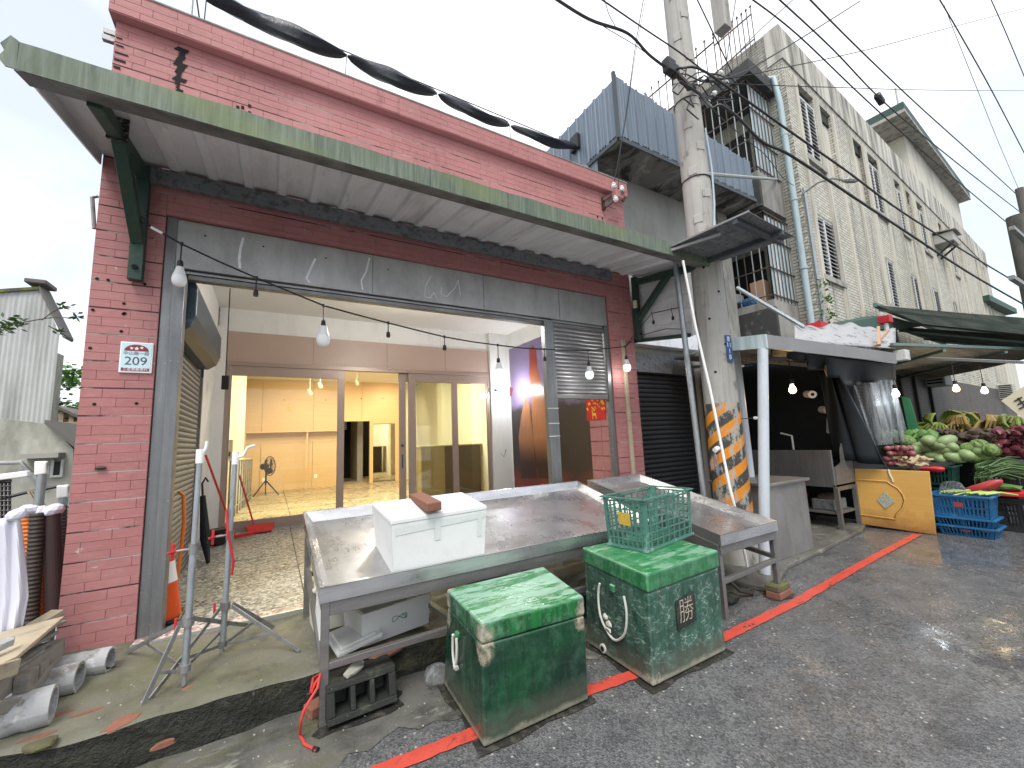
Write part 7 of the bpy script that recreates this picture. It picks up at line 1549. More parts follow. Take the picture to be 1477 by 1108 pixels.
def heap(name, label, cat_, spots_fn, n_, X, r, mat, seed):
    me_ = blob(seed, .2, 1, (r, r * 1.25, r)); mb = MB(); rg = random.Random(seed)
    for k in range(n_):
        u, v = spots_fn(rg); p = onx(u, v, X + rg.uniform(-.15, .15)); i = len(mb.v); s_ = rg.uniform(.8, 1.2); R_ = Matrix.Rotation(rg.uniform(0, 6), 3, 'Z')
        mb.v += [R_ @ (q * s_) + p for q in me_.v]; mb.f += [tuple(a + i for a in f) for f in me_.f]
    o = mb.build(name, mat, None, smooth=True, kind='stuff'); tag(o, label, cat_)
heap('red_fruit_heap', 'heap of dark red fruit at the right edge of the stall', 'fruit', lambda r: (r.uniform(1436, 1485), r.uniform(618, 660)), 90, 9.6, .055, 'red_fruit', 3)
heap('root_heap', 'brown roots piled between melons and bananas', 'roots', lambda r: (r.uniform(1340, 1440), r.uniform(622, 640)), 120, 9.9, .06, 'brown_root', 6)
heap('dark_greens_heap', 'dark leafy heap at the back of the vegetable stand', 'greens', lambda r: (r.uniform(1275, 1345), r.uniform(625, 646)), 90, 9.6, .07, 'leaf_green', 9)
heap('red_bean_heap', 'heap of dark red beans in the black crate', 'beans', lambda r: (r.uniform(1440, 1478), r.uniform(712, 728)), 60, 9.3, .035, 'red_fruit', 13)
sc_ = MB(); rg = random.Random(8)
for k in range(110):
    u, v = rg.uniform(1405, 1430), rg.uniform(668, 690); a = onx(u, v, 9.3 + rg.uniform(-.1, .1)); b = onx(u + rg.uniform(30, 60), v - rg.uniform(-4, 9), 9.5); c = a.lerp(b, .5) + V((0, 0, .06)); sc_.tube([a - V((0, 0, .10 * rg.random())), a, c, b], [.003, .007, .008, .008], 4)
tag(sc_.build('scallion_bundle', 'scallion', None, kind='stuff'), 'loose bundle of green scallions on the right of the stall', 'scallions')
ce = MB()
for k in range(16): y = 1.70 + rg.uniform(0, .5); ce.tube([(8.32 + rg.uniform(0, .1), y, .54 + rg.uniform(0, .05)), (8.5, y - .12, .58 + rg.uniform(0, .03)), (8.62, y - .25, .57)], [.012, .014, .008], 5)
tag(ce.build('celery_bundle', 'celery', None), 'pale green celery stalks in the top blue crate', 'celery')
o = thing('pink_bag', 'red pink plastic bag in the top blue crate', 'bag', (8.5, 1.8, .55)); P = [onx(u, v, 8.55) for u, v in ((1385, 690), (1397, 683), (1440, 712), (1436, 720), (1420, 712), (1402, 704))]; cg = sum(P, V()) / len(P)
mb = blob(41, .5, 3, (.06, .17, .06)); rm2 = Matrix.Rotation(-.45, 3, 'X'); mb.v = [rm2 @ q + cg for q in mb.v]; mb.build('film', 'pink_bag', o, smooth=True)
o = thing('red_tray', 'red tray of greens behind the top blue crate', 'tray', (9.0, 1.7, .5)); MB().box(8.95, 9.4, 1.45, 1.9, .50, .56).build('tray', 'red_plastic', o, bevel=.01)
mb = blob(15, .5, 2, (.2, .2, .06)); mb.v = [v + V((9.17, 1.68, .6)) for v in mb.v]; mb.build('greens', 'leaf_green', o)
o = thing('clear_bag', 'clear plastic bag over the celery in the blue crate', 'bag', (8.5, 2.05, .6)); mb = blob(25, .4, 3, (.14, .16, .09)); mb.v = [v + V((8.5, 2.02, .62)) for v in mb.v]; mb.build('film', 'clear_film', o)
o = thing('red_cloth', 'red bag beside ginger on the stall front', 'bag', onx(1343, 676, 8.5)); P = [onx(u, v, 8.5) for u, v in ((1334, 672), (1352, 671), (1356, 680), (1345, 684))]; mb = blob(43, .42, 3, (.06, .13, .05)); cg = sum(P, V()) / len(P); mb.v = [q + cg for q in mb.v]; mb.build('film', 'red_plastic', o, smooth=True)
t = thing('green_banner', 'narrow green banner behind the clear curtain', 'banner', onx(1308, 600, 9.8)); P = [onx(u, v, 9.8) for u, v in ((1300, 572), (1312, 575), (1327, 625), (1312, 630))]; MB().hexa(P, [p + V((.02, 0, 0)) for p in P]).build('sheet', 'green_banner', t)
# lamps (lit) over the stalls
for u, v, X, mt, lb, col, pw_ in ((1143, 561, 6.6, 'lamp_warm', 'warm bulb glowing inside the dark stall', (1, .62, .25), 5), (1292, 567, 9.0, 'lamp_white', 'white bulb glowing at the end of the clear curtain', (.9, .97, 1), 2.5), (1379, 560, 11.0, 'lamp_warm', 'warm bulb glowing over the bananas', (1, .75, .42), 2), (1420, 563, 12.0, 'lamp_white', 'white bulb glowing farthest right over the stall', (.9, .97, 1), 2.5)):
    p = onx(u, v, X); t = thing('stall_bulb', lb, 'bulb', p, 'lit bulbs over the market stalls'); MB().lathe(p, [(.005, -.07), (.035, -.06), (.05, -.03), (.045, .01), (.025, .05), (.02, .08)], 12).build('globe', mt, t, smooth=True)
    MB().tube([p + V((0, 0, .08)), p + V((0, 0, .5))], .006, 5).build('cord', 'wire_black', t); MB().lathe(p + V((0, 0, .07)), [(.03, 0), (.03, .07)], 10).build('socket', 'black_plastic', t)
    plight('stall_bulb_light', p - V((.0, .0, .13)), pw_, col, .05)
# air conditioners on the lower wall
for u, v, d_, lb in ((1337, 543, -.45, 'air conditioner in a wooden frame on the wall behind the stall'), (1441, 566, -.5, 'white air conditioner at the far right behind the stall')):
    s, z = apx(u, v); t = thing('air_conditioner', lb, 'air conditioner', apw(s, z)); MB().hexa([apw(s - .4, z - .35, d_), apw(s + .5, z - .35, d_), apw(s + .5, z - .35, 0), apw(s - .4, z - .35, 0)], [apw(s - .4, z + .35, d_), apw(s + .5, z + .35, d_), apw(s + .5, z + .35, 0), apw(s - .4, z + .35, 0)]).build('case', 'ac_case', t, bevel=.02)
    for k in range(7): zz = z - .28 + k * .09; MB().hexa([apw(s - .405, zz, d_ + .05), apw(s - .402, zz, d_ + .05), apw(s - .402, zz, -.05), apw(s - .405, zz, -.05)], [apw(s - .405, zz + .05, d_ + .05), apw(s - .402, zz + .05, d_ + .05), apw(s - .402, zz + .05, -.05), apw(s - .405, zz + .05, -.05)]).build('grille_slot', 'dark_void', t)
# retractable awnings
def awning(label, ul, vl, dur, y0, y1, X1, mat, rail):
    a = ony(ul, vl, y0); b = onx(1479, dur, a.x - .05)
    o = thing('awning', label, 'awning', a, 'canvas awnings over the market')
    A1_, B1_ = V((X1, a.y + (X1 - a.x) * .05, a.z)), V((X1, b.y + .1, b.z))
    bb_ = a.lerp(b, 2.0); B1_ = A1_.lerp(B1_, 2.0)  # canvas run on out of view, lengthened to shade the wall behind the stall
    def fn(s, t): p = a.lerp(A1_, s).lerp(bb_.lerp(B1_, s), t); return p - V((0, 0, .05 * math.sin(t * math.pi) + .03 * math.sin(s * 9) * math.sin(t * math.pi)))
    MB().grid(fn, 16, 10).build('canvas', mat, o, smooth=True)
    MB().bar(a, A1_, .08, .1).build('rear_rail', 'awning_rail', o); MB().bar(bb_, B1_, .06, .08).build('front_rail', 'alu_rail', o)
    for s in (.04, .5): MB().bar(fn(s, 0) - V((0, 0, .1)), fn(s, .55) - V((0, 0, .16)), .07, .05).build('arm', 'awning_rail', o); 
    return o
awning('uppermost dark green awning over the market street', 1262, 440, 455, 3.85, 1.6, 19, 'awning_green', 1)
awning('middle green awning over the market street', 1293, 471, 480, 3.9, 1.8, 19, 'awning_green', 1)
ao = thing('awning', 'lowest olive stained awning over the vegetable stall', 'awning', (11, 3, 2.95), 'canvas awnings over the market')
q_ = [V((9.15, 2.63, 2.93)), V((15.2, 1.5, 3.04)), V((18, 4.4, 2.9)), V((10.15, 3.97, 2.86))]
MB().grid(lambda s, t: q_[0].lerp(q_[1], s).lerp(q_[3].lerp(q_[2], s), t) - V((0, 0, .05 * math.sin(t * math.pi) + .02 * math.sin(s * 23))), 30, 8).build('canvas', 'awning_olive', ao, smooth=True)
MB().bar(q_[0], q_[1], .05, .05).build('front_rail', 'awning_rail', ao)
for s in (.25, .6): MB().bar(q_[0].lerp(q_[1], s) - V((0, 0, .08)), q_[3].lerp(q_[2], s) - V((0, 0, .08)), .05, .05).build('arm', 'awning_rail', ao)
t = thing('awning_box', 'small white box at the end of the lowest awning rail', 'box', ony(1301, 513, 2.6)); p = ony(1301, 513, 2.6); MB().box(p.x - .1, p.x + .1, p.y - .08, p.y + .08, p.z - .09, p.z + .09).build('case', 'window_white', t, bevel=.01)
t = thing('light_tube_rail', 'long pale rail under the lowest awning', 'rail', onx(1400, 520, 10)); MB().bar(onx(1340, 517, 10), onx(1479, 523, 9.0), .05, .04).build('rail', 'alu_rail', t)
# hand written cardboard sign
SG = thing('cardboard_sign', 'cream cardboard price sign tilted at the right edge', 'sign', onx(1465, 585, 6.5)); P = [onx(u, v, 6.5) for u, v in ((1444, 578), (1490, 549), (1520, 590), (1482, 609))]
MB().hexa(P, [p + V((.012, 0, 0)) for p in P]).build('card', 'cardboard_cream', SG)
for (u0, v0), (u1, v1) in (((1463, 579), (1474, 573)), ((1468, 584), (1482, 576)), ((1470, 590), (1482, 584)), ((1468, 574), (1482, 590))): MB().bar(onx(u0, v0, 6.495), onx(u1, v1, 6.495), .012, .006, (1, 0, 0)).build('stroke', 'ink_black', SG)
# far utility poles
t = thing('utility_pole', 'twin weathered concrete poles at the far right edge', 'utility pole', (16.5, 2, 0))
for dx_ in (0, .55):
    p = ony(1466 + dx_ * 24, 312 - dx_ * 6, 2.0); MB().tube([(p.x + .05, 2.0 + dx_ * .2, 0), (p.x, 2.0 + dx_ * .2, p.z)], [.25, .2], 14).build('shaft', 'pole_dark', t, smooth=True)
for v in (335, 405): p = ony(1466, v, 1.6); MB().bar(p + V((-.4, 0, 0)), p + V((1.2, 0, 0)), .08).build('arm', 'galv_leg', t)
t = thing('utility_pole', 'slim grey pole top rising behind the twin poles', 'utility pole', (18, 2, 0)); p = ony(1470, 272, 2.2); MB().tube([(p.x + .1, 2.2, 0), (p.x, 2.2, p.z)], .10, 10).build('shaft', 'pole_dark', t, smooth=True)
# =================================================================== overhead wires
def wire(label, pix, Y0, Y1, r=.012, x=None, n_=14):
    P_ = []
    for i, (u, v) in enumerate(pix):
        t_ = i / (len(pix) - 1); P_.append(ony(u, v, Y0 + (Y1 - Y0) * t_))
    S_p = []
    for k in range(len(P_) - 1):
        for j in range(6):
            tt = j / 6; p0 = P_[max(k - 1, 0)]; p1, p2 = P_[k], P_[k + 1]; p3 = P_[min(k + 2, len(P_) - 1)]
            S_p.append(.5 * ((2 * p1) + (p2 - p0) * tt + (2 * p0 - 5 * p1 + 4 * p2 - p3) * tt * tt + (3 * p1 - p0 - 3 * p2 + p3) * tt ** 3))
    S_p.append(P_[-1]); o = thing('overhead_wire', label, 'wire', P_[0], 'overhead wires'); MB().tube(S_p, r * (.8 if r > .017 else .6), 6).build('cable', 'wire_black', o, smooth=True); return o
wire('thick cable from the upper left into the pole clamp', [(795, -6), (850, 28), (905, 48), (935, 78), (958, 96)], 3.0, 2.9, .022)
wire('second cable beside the thick cable into the pole clamp', [(860, -6), (930, 42), (975, 72), (1003, 93), (1033, 113), (1065, 107), (1110, 83), (1180, 40), (1240, 2)], 2.85, 2.4, .016)
wire('thin slack wire under the thick cable', [(858, 30), (880, 44), (920, 68), (950, 92)], 3.0, 2.92, .008)
wire('thin vertical wire dropping to the parapet bracket', [(929, -6), (916, 70), (905, 150), (893, 225), (885, 268)], 3.6, 4.05, .012)
wire('twin of the thin wire dropping to the parapet bracket', [(932, -6), (918, 70), (905, 155), (895, 220), (892, 272)], 3.62, 4.05, .008)
wire('short wire crossing near the thick cable', [(871, -6), (878, 20), (891, 44)], 3.0, 3.0, .007)
wire('cable from the pole along the street to the far right, upper', [(975, 100), (985, 98), (1010, 100), (1060, 133), (1140, 190), (1220, 246), (1300, 305), (1400, 368), (1478, 415)], 2.86, 2.0, .018)
wire('cable from the pole along the street to the far right, lower', [(980, 118), (1008, 135), (1026, 155), (1040, 152), (1065, 170), (1100, 205), (1140, 224), (1220, 277), (1300, 330), (1400, 395), (1478, 440)], 2.86, 2.0, .022)
wire('thin wire rising to the right from the pole', [(1020, 118), (1060, 112), (1120, 100), (1250, 72), (1370, 40), (1478, 12)], 2.9, 1.6, .010)
wire('level thin wire crossing to the right edge', [(1010, 118), (1080, 122), (1200, 126), (1340, 130), (1478, 131)], 2.9, 1.8, .010)
wire('steep wire high on the right, near one', [(1352, -6), (1385, 50), (1430, 130), (1478, 222)], 1.2, 1.4, .014)
wire('steep wire high on the right, far one', [(1427, -6), (1452, 50), (1478, 112)], 1.2, 1.3, .014)
wire('thin slanted wire down to the slim far pole', [(1362, 8), (1382, 60), (1410, 130), (1440, 205), (1469, 272)], 1.8, 2.2, .009)
wire('long wire parallel to the apartment roof, first', [(1078, -6), (1150, 50), (1250, 145), (1350, 235), (1465, 332)], 2.2, 2.0, .016)
wire('long wire parallel to the apartment roof, second', [(1118, -6), (1200, 70), (1280, 152), (1380, 235), (1470, 305)], 2.0, 2.0, .016)
wire('long wire parallel to the apartment roof, third', [(1163, -6), (1230, 62), (1320, 148), (1400, 220), (1470, 284)], 1.8, 2.0, .016)
wire('drooping wire from pole across the balcony cage', [(1000, 128), (1040, 170), (1075, 200), (1105, 225), (1128, 255), (1145, 268)], 2.9, 4.0, .012)
wire('wire up from the pole to the top edge of the photo', [(1150, -6), (1100, 40), (1066, 75), (1040, 106)], 2.6, 2.9, .012)
wire('wire from the top beside the hanging timber to the splice', [(1003, -6), (1025, 40), (1044, 80), (1056, 105)], 2.8, 2.9, .014)
wire('thin wire falling from the top by the spiked railing', [(1062, -6), (1052, 60), (1046, 108)], 2.7, 2.9, .010)
rg = random.Random(17)
TG = thing('wire_tangle', 'tangle of loose black wires behind the utility pole clamp', 'wires', ony(1020, 130, 2.95))
for k in range(16):
    u, v = rg.uniform(975, 1050), rg.uniform(105, 150); P_ = [ony(u, v, 2.88)]
    for j in range(5): u += rg.uniform(-22, 24); v += rg.uniform(-14, 16); P_.append(ony(max(970, min(1062, u)), max(98, min(172, v)), rg.uniform(2.82, 2.92)))
    MB().tube(P_, .009, 5).build('loose_wire', 'wire_black', TG, smooth=True)
MB().tube([pole_pt(math.radians(290), 5.6, .02), pole_pt(math.radians(285), 5.0, .04), pole_pt(math.radians(275), 4.5, .03), pole_pt(math.radians(262), 4.2, .02), pole_pt(math.radians(250), 3.95, .02)], .012, 6).build('pole_cable', 'pipe_blue', UP, smooth=True)
t = thing('cable_coupler', 'dark coupler hanging on the long roof wires', 'coupler', ony(1268, 142, 2.1)); p = ony(1268, 142, 2.1); MB().bar(p + V((-.09, 0, .03)), p + V((.12, 0, -.04)), .09).build('case', 'black_plastic', t, bevel=.02)
# =================================================================== left yard
LH = thing('old_sheet_house', 'old grey house clad in corrugated sheet with mossy roof', 'house', (-4.5, 11, 0))
g1, g2, g3 = ony(60, 417, 11), ony(86, 483, 11), ony(8, 428, 11)
apx_, ap_z = g1.x, g1.z; ex, ez = g2.x, g2.z
nrib = 34; sh = MB(); x0s, x1s = -8.2, ex
gw = lambda x: ap_z - (ap_z - ez) * abs(x - apx_) / (ex - apx_) if x > apx_ else ap_z - .28 * (apx_ - x)
mb = MB(); NN = 140
for k in range(NN):
    xa, xb = x0s + (x1s - x0s) * k / NN, x0s + (x1s - x0s) * (k + 1) / NN
    ya, yb = 11 - .010 * (k % 2), 11 - .010 * ((k + 1) % 2)
    mb.q((xa, ya, 1.5), (xb, yb, 1.5), (xb, yb, gw(xb)), (xa, ya, gw(xa)))
mb.build('sheet_gable', 'old_sheet', LH)
MB().box(x0s, x1s - .02, 11.02, 11.35, 0, 3.6).build('wall', 'old_plaster', LH)
MB().hexa([(apx_ - .02, 10.95, ap_z - .02), (ex + .06, 10.95, ez - .06), (ex + .06, 11.4, ez - .06), (apx_ - .02, 11.4, ap_z - .02)], [(apx_ - .02, 10.95, ap_z + .05), (ex + .08, 10.95, ez), (ex + .08, 11.4, ez), (apx_ - .02, 11.4, ap_z + .08)]).build('roof', 'roof_edge', LH)
MB().hexa([(-8.4, 10.95, ap_z - 1.15), (apx_ - .025, 10.95, ap_z - .03), (apx_ - .025, 11.4, ap_z - .03), (-8.4, 11.4, ap_z - 1.15)], [(-8.4, 10.95, ap_z - 1.10), (apx_ - .025, 10.95, ap_z + .03), (apx_ - .025, 11.4, ap_z + .06), (-8.4, 11.4, ap_z - 1.07)]).build('mossy_roof', 'moss_roof', LH)
MB().box(apx_ - .22, apx_ + .08, 10.92, 11.4, ap_z + .085, ap_z + .17).build('ridge', 'roof_edge', LH, bevel=.02)
MB().box(x0s, x1s, 10.9, 11.0, 0, 1.5).build('plaster_base', 'old_plaster', LH)
LS = thing('plaster_lean_to', 'low weathered plaster lean to beside the sheet house', 'shed', (-2.9, 9, 0))
a = [ony(u, v, 9) for u, v in ((-30, 600), (72, 612), (106, 648), (104, 760), (-30, 760))]
for p in (a[3], a[4]): p.z = 0
MB().hexa(a, [p + V((0, 1.8, 0)) for p in a]).build('wall', 'old_plaster', LS)
MB().hexa([a[1] + V((-.02, -.12, .0)), a[2] + V((.14, -.12, -.08)), a[2] + V((.14, 1.8, -.08)), a[1] + V((-.02, 1.8, 0))], [a[1] + V((-.02, -.12, .06)), a[2] + V((.14, -.12, -.02)), a[2] + V((.14, 1.8, -.02)), a[1] + V((-.02, 1.8, .06))]).build('roof', 'roof_edge', LS)
p, q = ony(80, 666, 9), ony(88, 685, 9); w = MB().box(p.x, q.x, 8.97, 9.0, q.z, p.z).build('window', 'dark_opening', LS)
MB().box(p.x - .03, p.x, 8.95, 9.0, q.z - .03, p.z + .03).box(q.x, q.x + .03, 8.95, 9.0, q.z - .03, p.z + .03).box(p.x, q.x, 8.95, 9.0, q.z - .03, q.z).build('frame', 'window_white', w)
p, q = ony(34, 657, 8.9), ony(90, 658, 8.9); MB().box(p.x, q.x, 8.75, 9.0, p.z - .05, p.z + .02).build('ledge', 'sill', LS)
MB().tube([ony(0, 668, 8.9), ony(30, 667, 8.9), ony(42, 680, 8.9), ony(54, 692, 8.9), ony(62, 694, 8.9)], .03, 8).build('pipe', 'grey_pipe', LS, smooth=True)
MB().tube([ony(0, 720, 8.4), ony(40, 710, 8.4), ony(92, 700, 8.4)], .025, 6).build('cable', 'wire_black', LS)
HU = thing('timber_shack', 'pale timber shack far behind the lean to', 'shack', (-4.4, 14, 0))
p, q = ony(70, 596, 14), ony(118, 660, 14)
for k in range(9):
    z = q.z + (p.z - q.z) * k / 9; MB().box(p.x, q.x, 14 - .02 * (k % 2), 14.05, z, z + (p.z - q.z) / 9 - .02).build('plank', 'hut_timber', HU)
MB().box(p.x, q.x, 14.06, 16, 0, p.z).build('wall', 'dark_opening', HU)
r1, r2 = ony(78, 588, 13.8), ony(114, 604, 13.8); MB().hexa([r1, r2, r2 + V((0, 2, 0)), r1 + V((0, 2, 0))], [x + V((0, 0, .07)) for x in (r1, r2, r2 + V((0, 2, 0)), r1 + V((0, 2, 0)))]).build('roof', 'roof_edge', HU)
for u in (75, 88, 103): a, b = ony(u, 606, 13.9), ony(u, 640, 13.9); MB().box(a.x - .04, a.x + .04, 13.88, 13.93, b.z, a.z + .2).build('post', 'pale_timber', HU)
MB().box(p.x, q.x, 13.86, 13.9, ony(80, 612, 13.9).z, ony(80, 609, 13.9).z).box(p.x, q.x, 13.86, 13.9, ony(80, 618, 13.9).z, ony(80, 615, 13.9).z).build('rail', 'pale_timber', HU)
# trees behind
def tree(label, c, h, r, n_, seed, leaf=.16):
    rg = random.Random(seed); o = thing('tree', label, 'tree', c, 'trees behind the yard'); c = V(c); tp = c + V((0, 0, h))
    tk = MB().tube([c, c + V((.1, 0, h * .4)), c + V((-.05, 0, h * .75))], [.16, .11, .05], 8)
    for k in range(7): a = rg.uniform(0, 6.28); s_ = c + V((0, 0, h * rg.uniform(.4, .7))); tk.tube([s_, s_ + V((math.cos(a) * r * .5, math.sin(a) * r * .5, h * .15)), s_ + V((math.cos(a) * r * .85, math.sin(a) * r * .8, h * .2))], [.05, .03, .01], 5)
    tk.build('trunk', 'bark', o, smooth=True); lf = MB(); cl = [tp + V((rg.gauss(0, r * .45), rg.gauss(0, r * .45), rg.gauss(-r * .3, r * .45))) for _ in range(18)]
    for k in range(n_):
        q = rg.choice(cl) + V((rg.gauss(0, r * .17), rg.gauss(0, r * .17), rg.gauss(0, r * .13))); a = V((rg.uniform(-1, 1), rg.uniform(-1, 1), rg.uniform(-.7, .4))).normalized() * leaf; b = a.cross(V((rg.uniform(-1, 1), rg.uniform(-1, 1), 1))).normalized() * leaf * .28
        lf.q(q, q + a * .5 + b, q + a, q + a * .5 - b)
    lf.build('crown', 'foliage', o, kind='stuff')
p = ony(93, 575, 20); tree('bushy green tree rising behind the timber shack', (p.x + .1, 20, 0), p.z - .3, 1.5, 2600, 5, .22)
p = ony(118, 585, 22); tree('second green tree half hidden by the red pillar', (p.x, 22, 0), p.z - .4, 1.3, 1600, 6, .22)
# twigs in front of the sheet house
t = thing('shrub_branch', 'thin leafy branches crossing before the old sheet house', 'branch', ony(0, 480, 7)); rg = random.Random(21); lf = MB()
for pts_ in ([(-6, 482), (20, 468), (50, 462), (75, 458), (112, 459)], [(60, 462), (76, 450), (88, 443)], [(-6, 476), (14, 467), (32, 465)], [(70, 470), (84, 478), (92, 482)]):
    P_ = [ony(u, v, 7) for u, v in pts_]; MB().tube(P_, .007, 5).build('twig', 'bark', t)
for (u0, v0, n_, s_) in ((90, 442, 16, 5), (108, 457, 14, 5), (20, 467, 40, 9), (88, 479, 12, 5), (4, 475, 30, 8)):
    for k in range(n_):
        q = ony(u0 + rg.gauss(0, s_), v0 + rg.gauss(0, s_ * .5), 7 + rg.uniform(-.1, .1)); a = V((rg.uniform(-1, 1), rg.uniform(-1, 1), rg.uniform(-.6, .6))).normalized() * .07; b = a.cross(V((0, .3, 1))).normalized() * .02; lf.q(q, q + a * .5 + b, q + a, q + a * .5 - b)
lf.build('leaves', 'leaf_green', t, kind='stuff')
# leaning corrugated gutters, posts and cloth behind the pillar
def halftube(name, label, u0, v0, u1, v1, Y, r, mat, ridged=True):
    a, b = ony(u0, v0, Y), ony(u1, v1, Y); o = thing(name, label, 'gutter pipe', b, 'corrugated pipes leaning by the pillar'); n_ = 60 if ridged else 2; d = (b - a).normalized(); x = V((1, .2, 0)).normalized(); y = d.cross(x).normalized()
    if y.y > 0: y = -y
    mb = MB(); mb.grid(lambda s, t_: a.lerp(b, s) + (x * math.cos(math.pi * t_) + y * math.sin(math.pi * t_)) * (r + (.006 * (round(s * n_) % 2) if ridged else 0)), n_, 12); mb.build('shell', mat, o, solid=.006)
halftube('corrugated_pipe', 'bright orange corrugated half pipe standing behind the pallets', 41, 735, 46, 905, 4.55, .062, 'orange_plastic')
halftube('corrugated_pipe', 'brown ridged half pipe right of the orange one', 54, 740, 43, 925, 4.45, .035, 'brown_iron')
halftube('corrugated_pipe', 'second brown ridged half pipe beside the pale post', 58, 745, 52, 915, 4.6, .03, 'maroon_plastic')
halftube('corrugated_pipe', 'smooth maroon half pipe left of the red pillar', 74, 738, 80, 895, 4.5, .05, 'maroon_plastic', False)
halftube('corrugated_pipe', 'dark ridged pipe between pale post and maroon pipe', 67, 738, 66, 900, 4.6, .03, 'brown_iron')
halftube('corrugated_pipe', 'dark narrow pipe nearest the red pillar', 87, 730, 86, 880, 4.9, .035, 'maroon_plastic')
for u, v, Y, lb in ((62, 668, 5.0, 'pale grey post with white hood left of the pillar'), (93, 702, 5.2, 'pale blue post hard against the red pillar'), (62, 752, 4.8, 'short steel post among the corrugated pipes')):
    a = ony(u, v, Y); t = thing('yard_post', lb, 'post', (a.x, Y, 0)); MB().tube([(a.x, Y, 0), a], .032, 10).build('tube', 'galv_post', t, smooth=True); MB().hexa([a + V((-.035, -.035, -.10)), a + V((.035, -.035, -.09)), a + V((.035, .035, -.10)), a + V((-.035, .035, -.09))], [a + V((-.045, -.03, .02)), a + V((.03, -.035, .005)), a + V((.02, .03, .02)), a + V((-.04, .03, .01))]).build('hood', 'white_plastic', t, bevel=.01)
t = thing('white_bag_cover', 'torn white plastic cover over the corrugated pipe tops', 'cover', ony(60, 735, 4.5))
for (u, v, w, h) in ((44, 737, .10, .05), (60, 738, .06, .05), (77, 735, .09, .05)):
    p = ony(u, v, 4.5); mb = blob(int(u), .3, 2, (w * .6, .06, h)); mb.v = [q + p for q in mb.v]; mb.build('film', 'white_cloth', t)
t = thing('white_back_board', 'white board standing behind the corrugated pipes', 'board', ony(70, 840, 5.4)); a, b = ony(45, 760, 5.4), ony(100, 900, 5.4); MB().box(a.x, b.x, 5.4, 5.42, 0, a.z).build('sheet', 'white_cloth', t)
for k in range(7): z = .3 + k * .14; MB().box(a.x, b.x, 5.39, 5.399, z, z + .012).build('groove', 'ink_black', t)
def fcl(a, b):
    l, r2 = [(-10, 30)[0], (0)][0], 0
    ue = 28 + (46 - 28) * (b ** .8) - (14 * max(0, b - .7) / .3); u = -25 + (ue + 25) * a; v = 752 - 8 * a + (170 - 8 * a) * b + 30 * (1 - a) * b * b * .6
    p = ony(u, v, 3.9 + .018 * math.sin(a * 19 + b * 3) + .02 * math.sin(a * 7 - b)); return p
t = thing('white_cloth', 'white cloth hanging at the left edge over the pallets', 'cloth', fcl(.5, .5)); MB().grid(fcl, 26, 14).build('sheet', 'white_cloth', t, smooth=True, solid=.006)
p = ony(26, 742, 3.9); mb = blob(14, .3, 2, (.05, .04, .04)); mb.v = [q + p for q in mb.v]; mb.build('knot', 'white_cloth', t)
t = thing('wire_rack', 'black wire basket rack at the far left edge', 'rack', ony(5, 710, 5))
for k in range(6): u = -14 + k * 5.6; MB().tube([ony(u, 695, 5), ony(u, 760, 5)], .008, 5).build('bar', 'black_plastic', t)
for k in range(9): v = 695 + k * 7; MB().tube([ony(-14, v, 5), ony(16, v - 1, 5)], .008 if k else .016, 5).build('bar', 'black_plastic', t)
t = thing('white_beam', 'white plastic beam lying over the wire rack', 'beam', ony(10, 685, 5)); MB().bar(ony(-20, 691, 5), ony(42, 683, 5), .05, .05).build('beam', 'white_plastic', t, bevel=.008)
t = thing('leaning_planks', 'pale planks leaning on the lean to wall', 'planks', ony(52, 710, 8))
for k in range(3): MB().bar(ony(42 + k * 4, 708, 8), ony(58 + k * 4, 735, 8), .05, .03).build('plank', 'pale_timber', t)
# pallets
PL = thing('wooden_pallet', 'grey broken wooden pallet leaning on the pipes at lower left', 'pallet', (-1.15, 3.4, .25))
def pb(pts4, th, nm, mat, par): P = [V(p) for p in pts4]; n_ = (P[1] - P[0]).cross(P[3] - P[0]).normalized() * th; MB().hexa(P, [p + n_ for p in P]).build(nm, mat, par, bevel=.004)
def pbar(a, b, ya, yb, w, h, nm, mat, par): MB().bar(ony(*a, ya), ony(*b, yb), w, h).build(nm, mat, par, bevel=.004)
pbar((-20, 1010), (84, 938), 3.15, 3.75, .03, .09, 'board', 'grey_timber', PL)
pbar((-20, 1025), (30, 1015), 3.12, 3.25, .03, .06, 'board', 'grey_timber', PL); pbar((28, 1018), (86, 948), 3.2, 3.75, .02, .035, 'board', 'grey_timber', PL)
for u, v, Y in ((30, 990, 3.3), (48, 975, 3.5), (74, 943, 3.75)):
    p = ony(u, v, Y); MB().box(p.x - .03, p.x + .03, p.y, p.y + .10, p.z - .05, p.z + .05).build('block', 'grey_timber', PL, bevel=.004)
for k in range(3): pbar((-25 + k * 6, 985 - k * 24), (60 + k * 12, 930 - k * 16), 3.25 + k * .12, 3.8 + k * .05, .09, .02, 'board', 'grey_timber', PL)
PT = thing('plywood_board', 'pale rough plywood board lying across the pallet', 'board', (-1.2, 3.4, .55))
P = [ony(-40, 985, 2.95), ony(24, 953, 3.15), ony(92, 894, 3.8), ony(-30, 925, 3.9)]
MB().hexa(P, [p + V((0, 0, .022)) for p in P]).build('sheet', 'pale_timber', PT, bevel=.003)
pbar((-30, 978), (20, 962), 3.0, 3.15, .05, .07, 'batten', 'pale_timber', PT)
t = thing('slate_offcut', 'grey slate offcut lying on the plywood at the left edge', 'offcut', ony(5, 930, 3.3)); P = [ony(-15, 936, 3.2), ony(21, 926, 3.3), ony(19, 931, 3.25), ony(-15, 947, 3.15)]; MB().hexa(P, [p + V((0, 0, .03)) for p in P]).build('slab', 'grey_pipe', t)
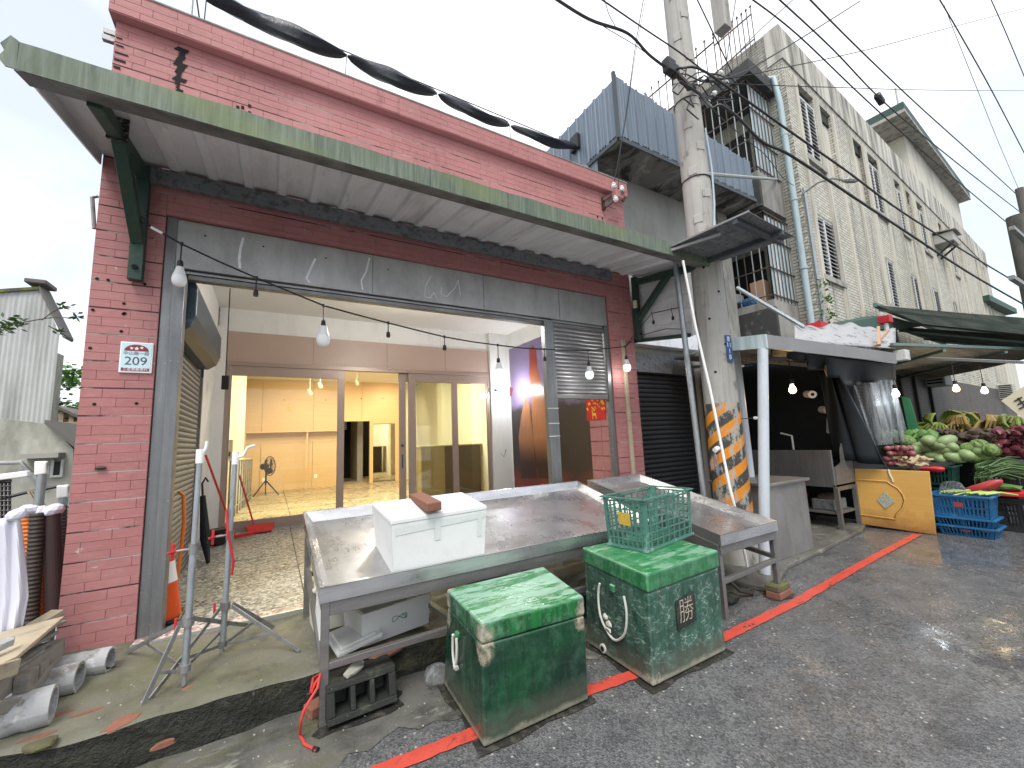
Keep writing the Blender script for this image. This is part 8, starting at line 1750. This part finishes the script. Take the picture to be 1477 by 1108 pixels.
t = thing('tall_plank', 'pale timber plank leaning against the red pillar', 'plank', (-1.3, 4.1, .5)); pbar((45, 905), (84, 882), 4.0, 4.12, .09, .03, 'plank', 'pale_timber', t)
# three old pipes lying on the sidewalk
def bigpipe(label, u, v, r, dirv, ln, moss):
    z = .235 + r; p = onz(u, v, z); o = thing('old_pipe', label, 'pipe', p, 'old grey pipes on the sidewalk'); d = V(dirv).normalized(); y = V((-d.y, d.x, 0)); zz = V((0, 0, 1)); n_ = 22
    mb = MB(); prof = [(0, r * .86), (0, r * 1.08), (.08, r * 1.08), (.10, r), (.13, r), (.14, r * 1.05), (.16, r * 1.05), (.17, r), (ln, r * .98)]
    mb.grid(lambda a, b: (lambda s, rr_: p + d * s + (y * math.cos(2 * math.pi * b) + zz * math.sin(2 * math.pi * b)) * rr_)(*prof[round(a * (len(prof) - 1))]), len(prof) - 1, n_)
    mb.grid(lambda a, b: p + d * (ln * a) + (y * math.cos(2 * math.pi * b) + zz * math.sin(2 * math.pi * b)) * r * .86, 2, n_); mb.build('tube', 'grey_pipe', o, smooth=True)
bigpipe('nearest old grey pipe, thick and crusted, lower left corner', 77, 1015, .085, (-1, -.10, 0), .75, 0)
bigpipe('middle old grey pipe of the three on the sidewalk', 115, 976, .075, (-1, .06, 0), .8, 0)
bigpipe('farthest old grey pipe lying by the red pillar foot', 160, 951, .07, (-1, .14, 0), .75, 0)
for lb, u, v, s_ in (('small dark stone under the farthest old pipe', 155, 966, .03), ('flat broken brown roof tile at the sidewalk edge', 60, 1074, .045)):
    p = onz(u, v, .235); t = thing('stone', lb, 'stone', p); mb = blob(int(u), .3, 2, (s_ * 1.5, s_, s_ * .5)); mb.v = [q + p for q in mb.v]; mb.build('body', 'mossy_brick' if u < 100 else 'black_block', t)
# loose gravel on the sidewalk and apron
rg = random.Random(77); gm = MB(); kb = blob(1, .3, 0, (1, 1, .6))
for k in range(300):
    x = rg.uniform(-1.3, 2.6); y = rg.choice((rg.uniform(3.1, 4.05), rg.uniform(2.4, 3.05))); s_ = rg.choice((.002, .003, .003, .004, .006)); z = ztop(x, y) if y > edge(x) else .005; i = len(gm.v)
    gm.v += [V((q.x * s_ + x, q.y * s_ + y, q.z * s_ + z + s_ * .3)) for q in kb.v]; gm.f += [tuple(a + i for a in f) for f in kb.f]
tag(gm.build('gravel', 'pale_stone', None, kind='stuff'), 'scattered pale grit on sidewalk and gutter', 'gravel')
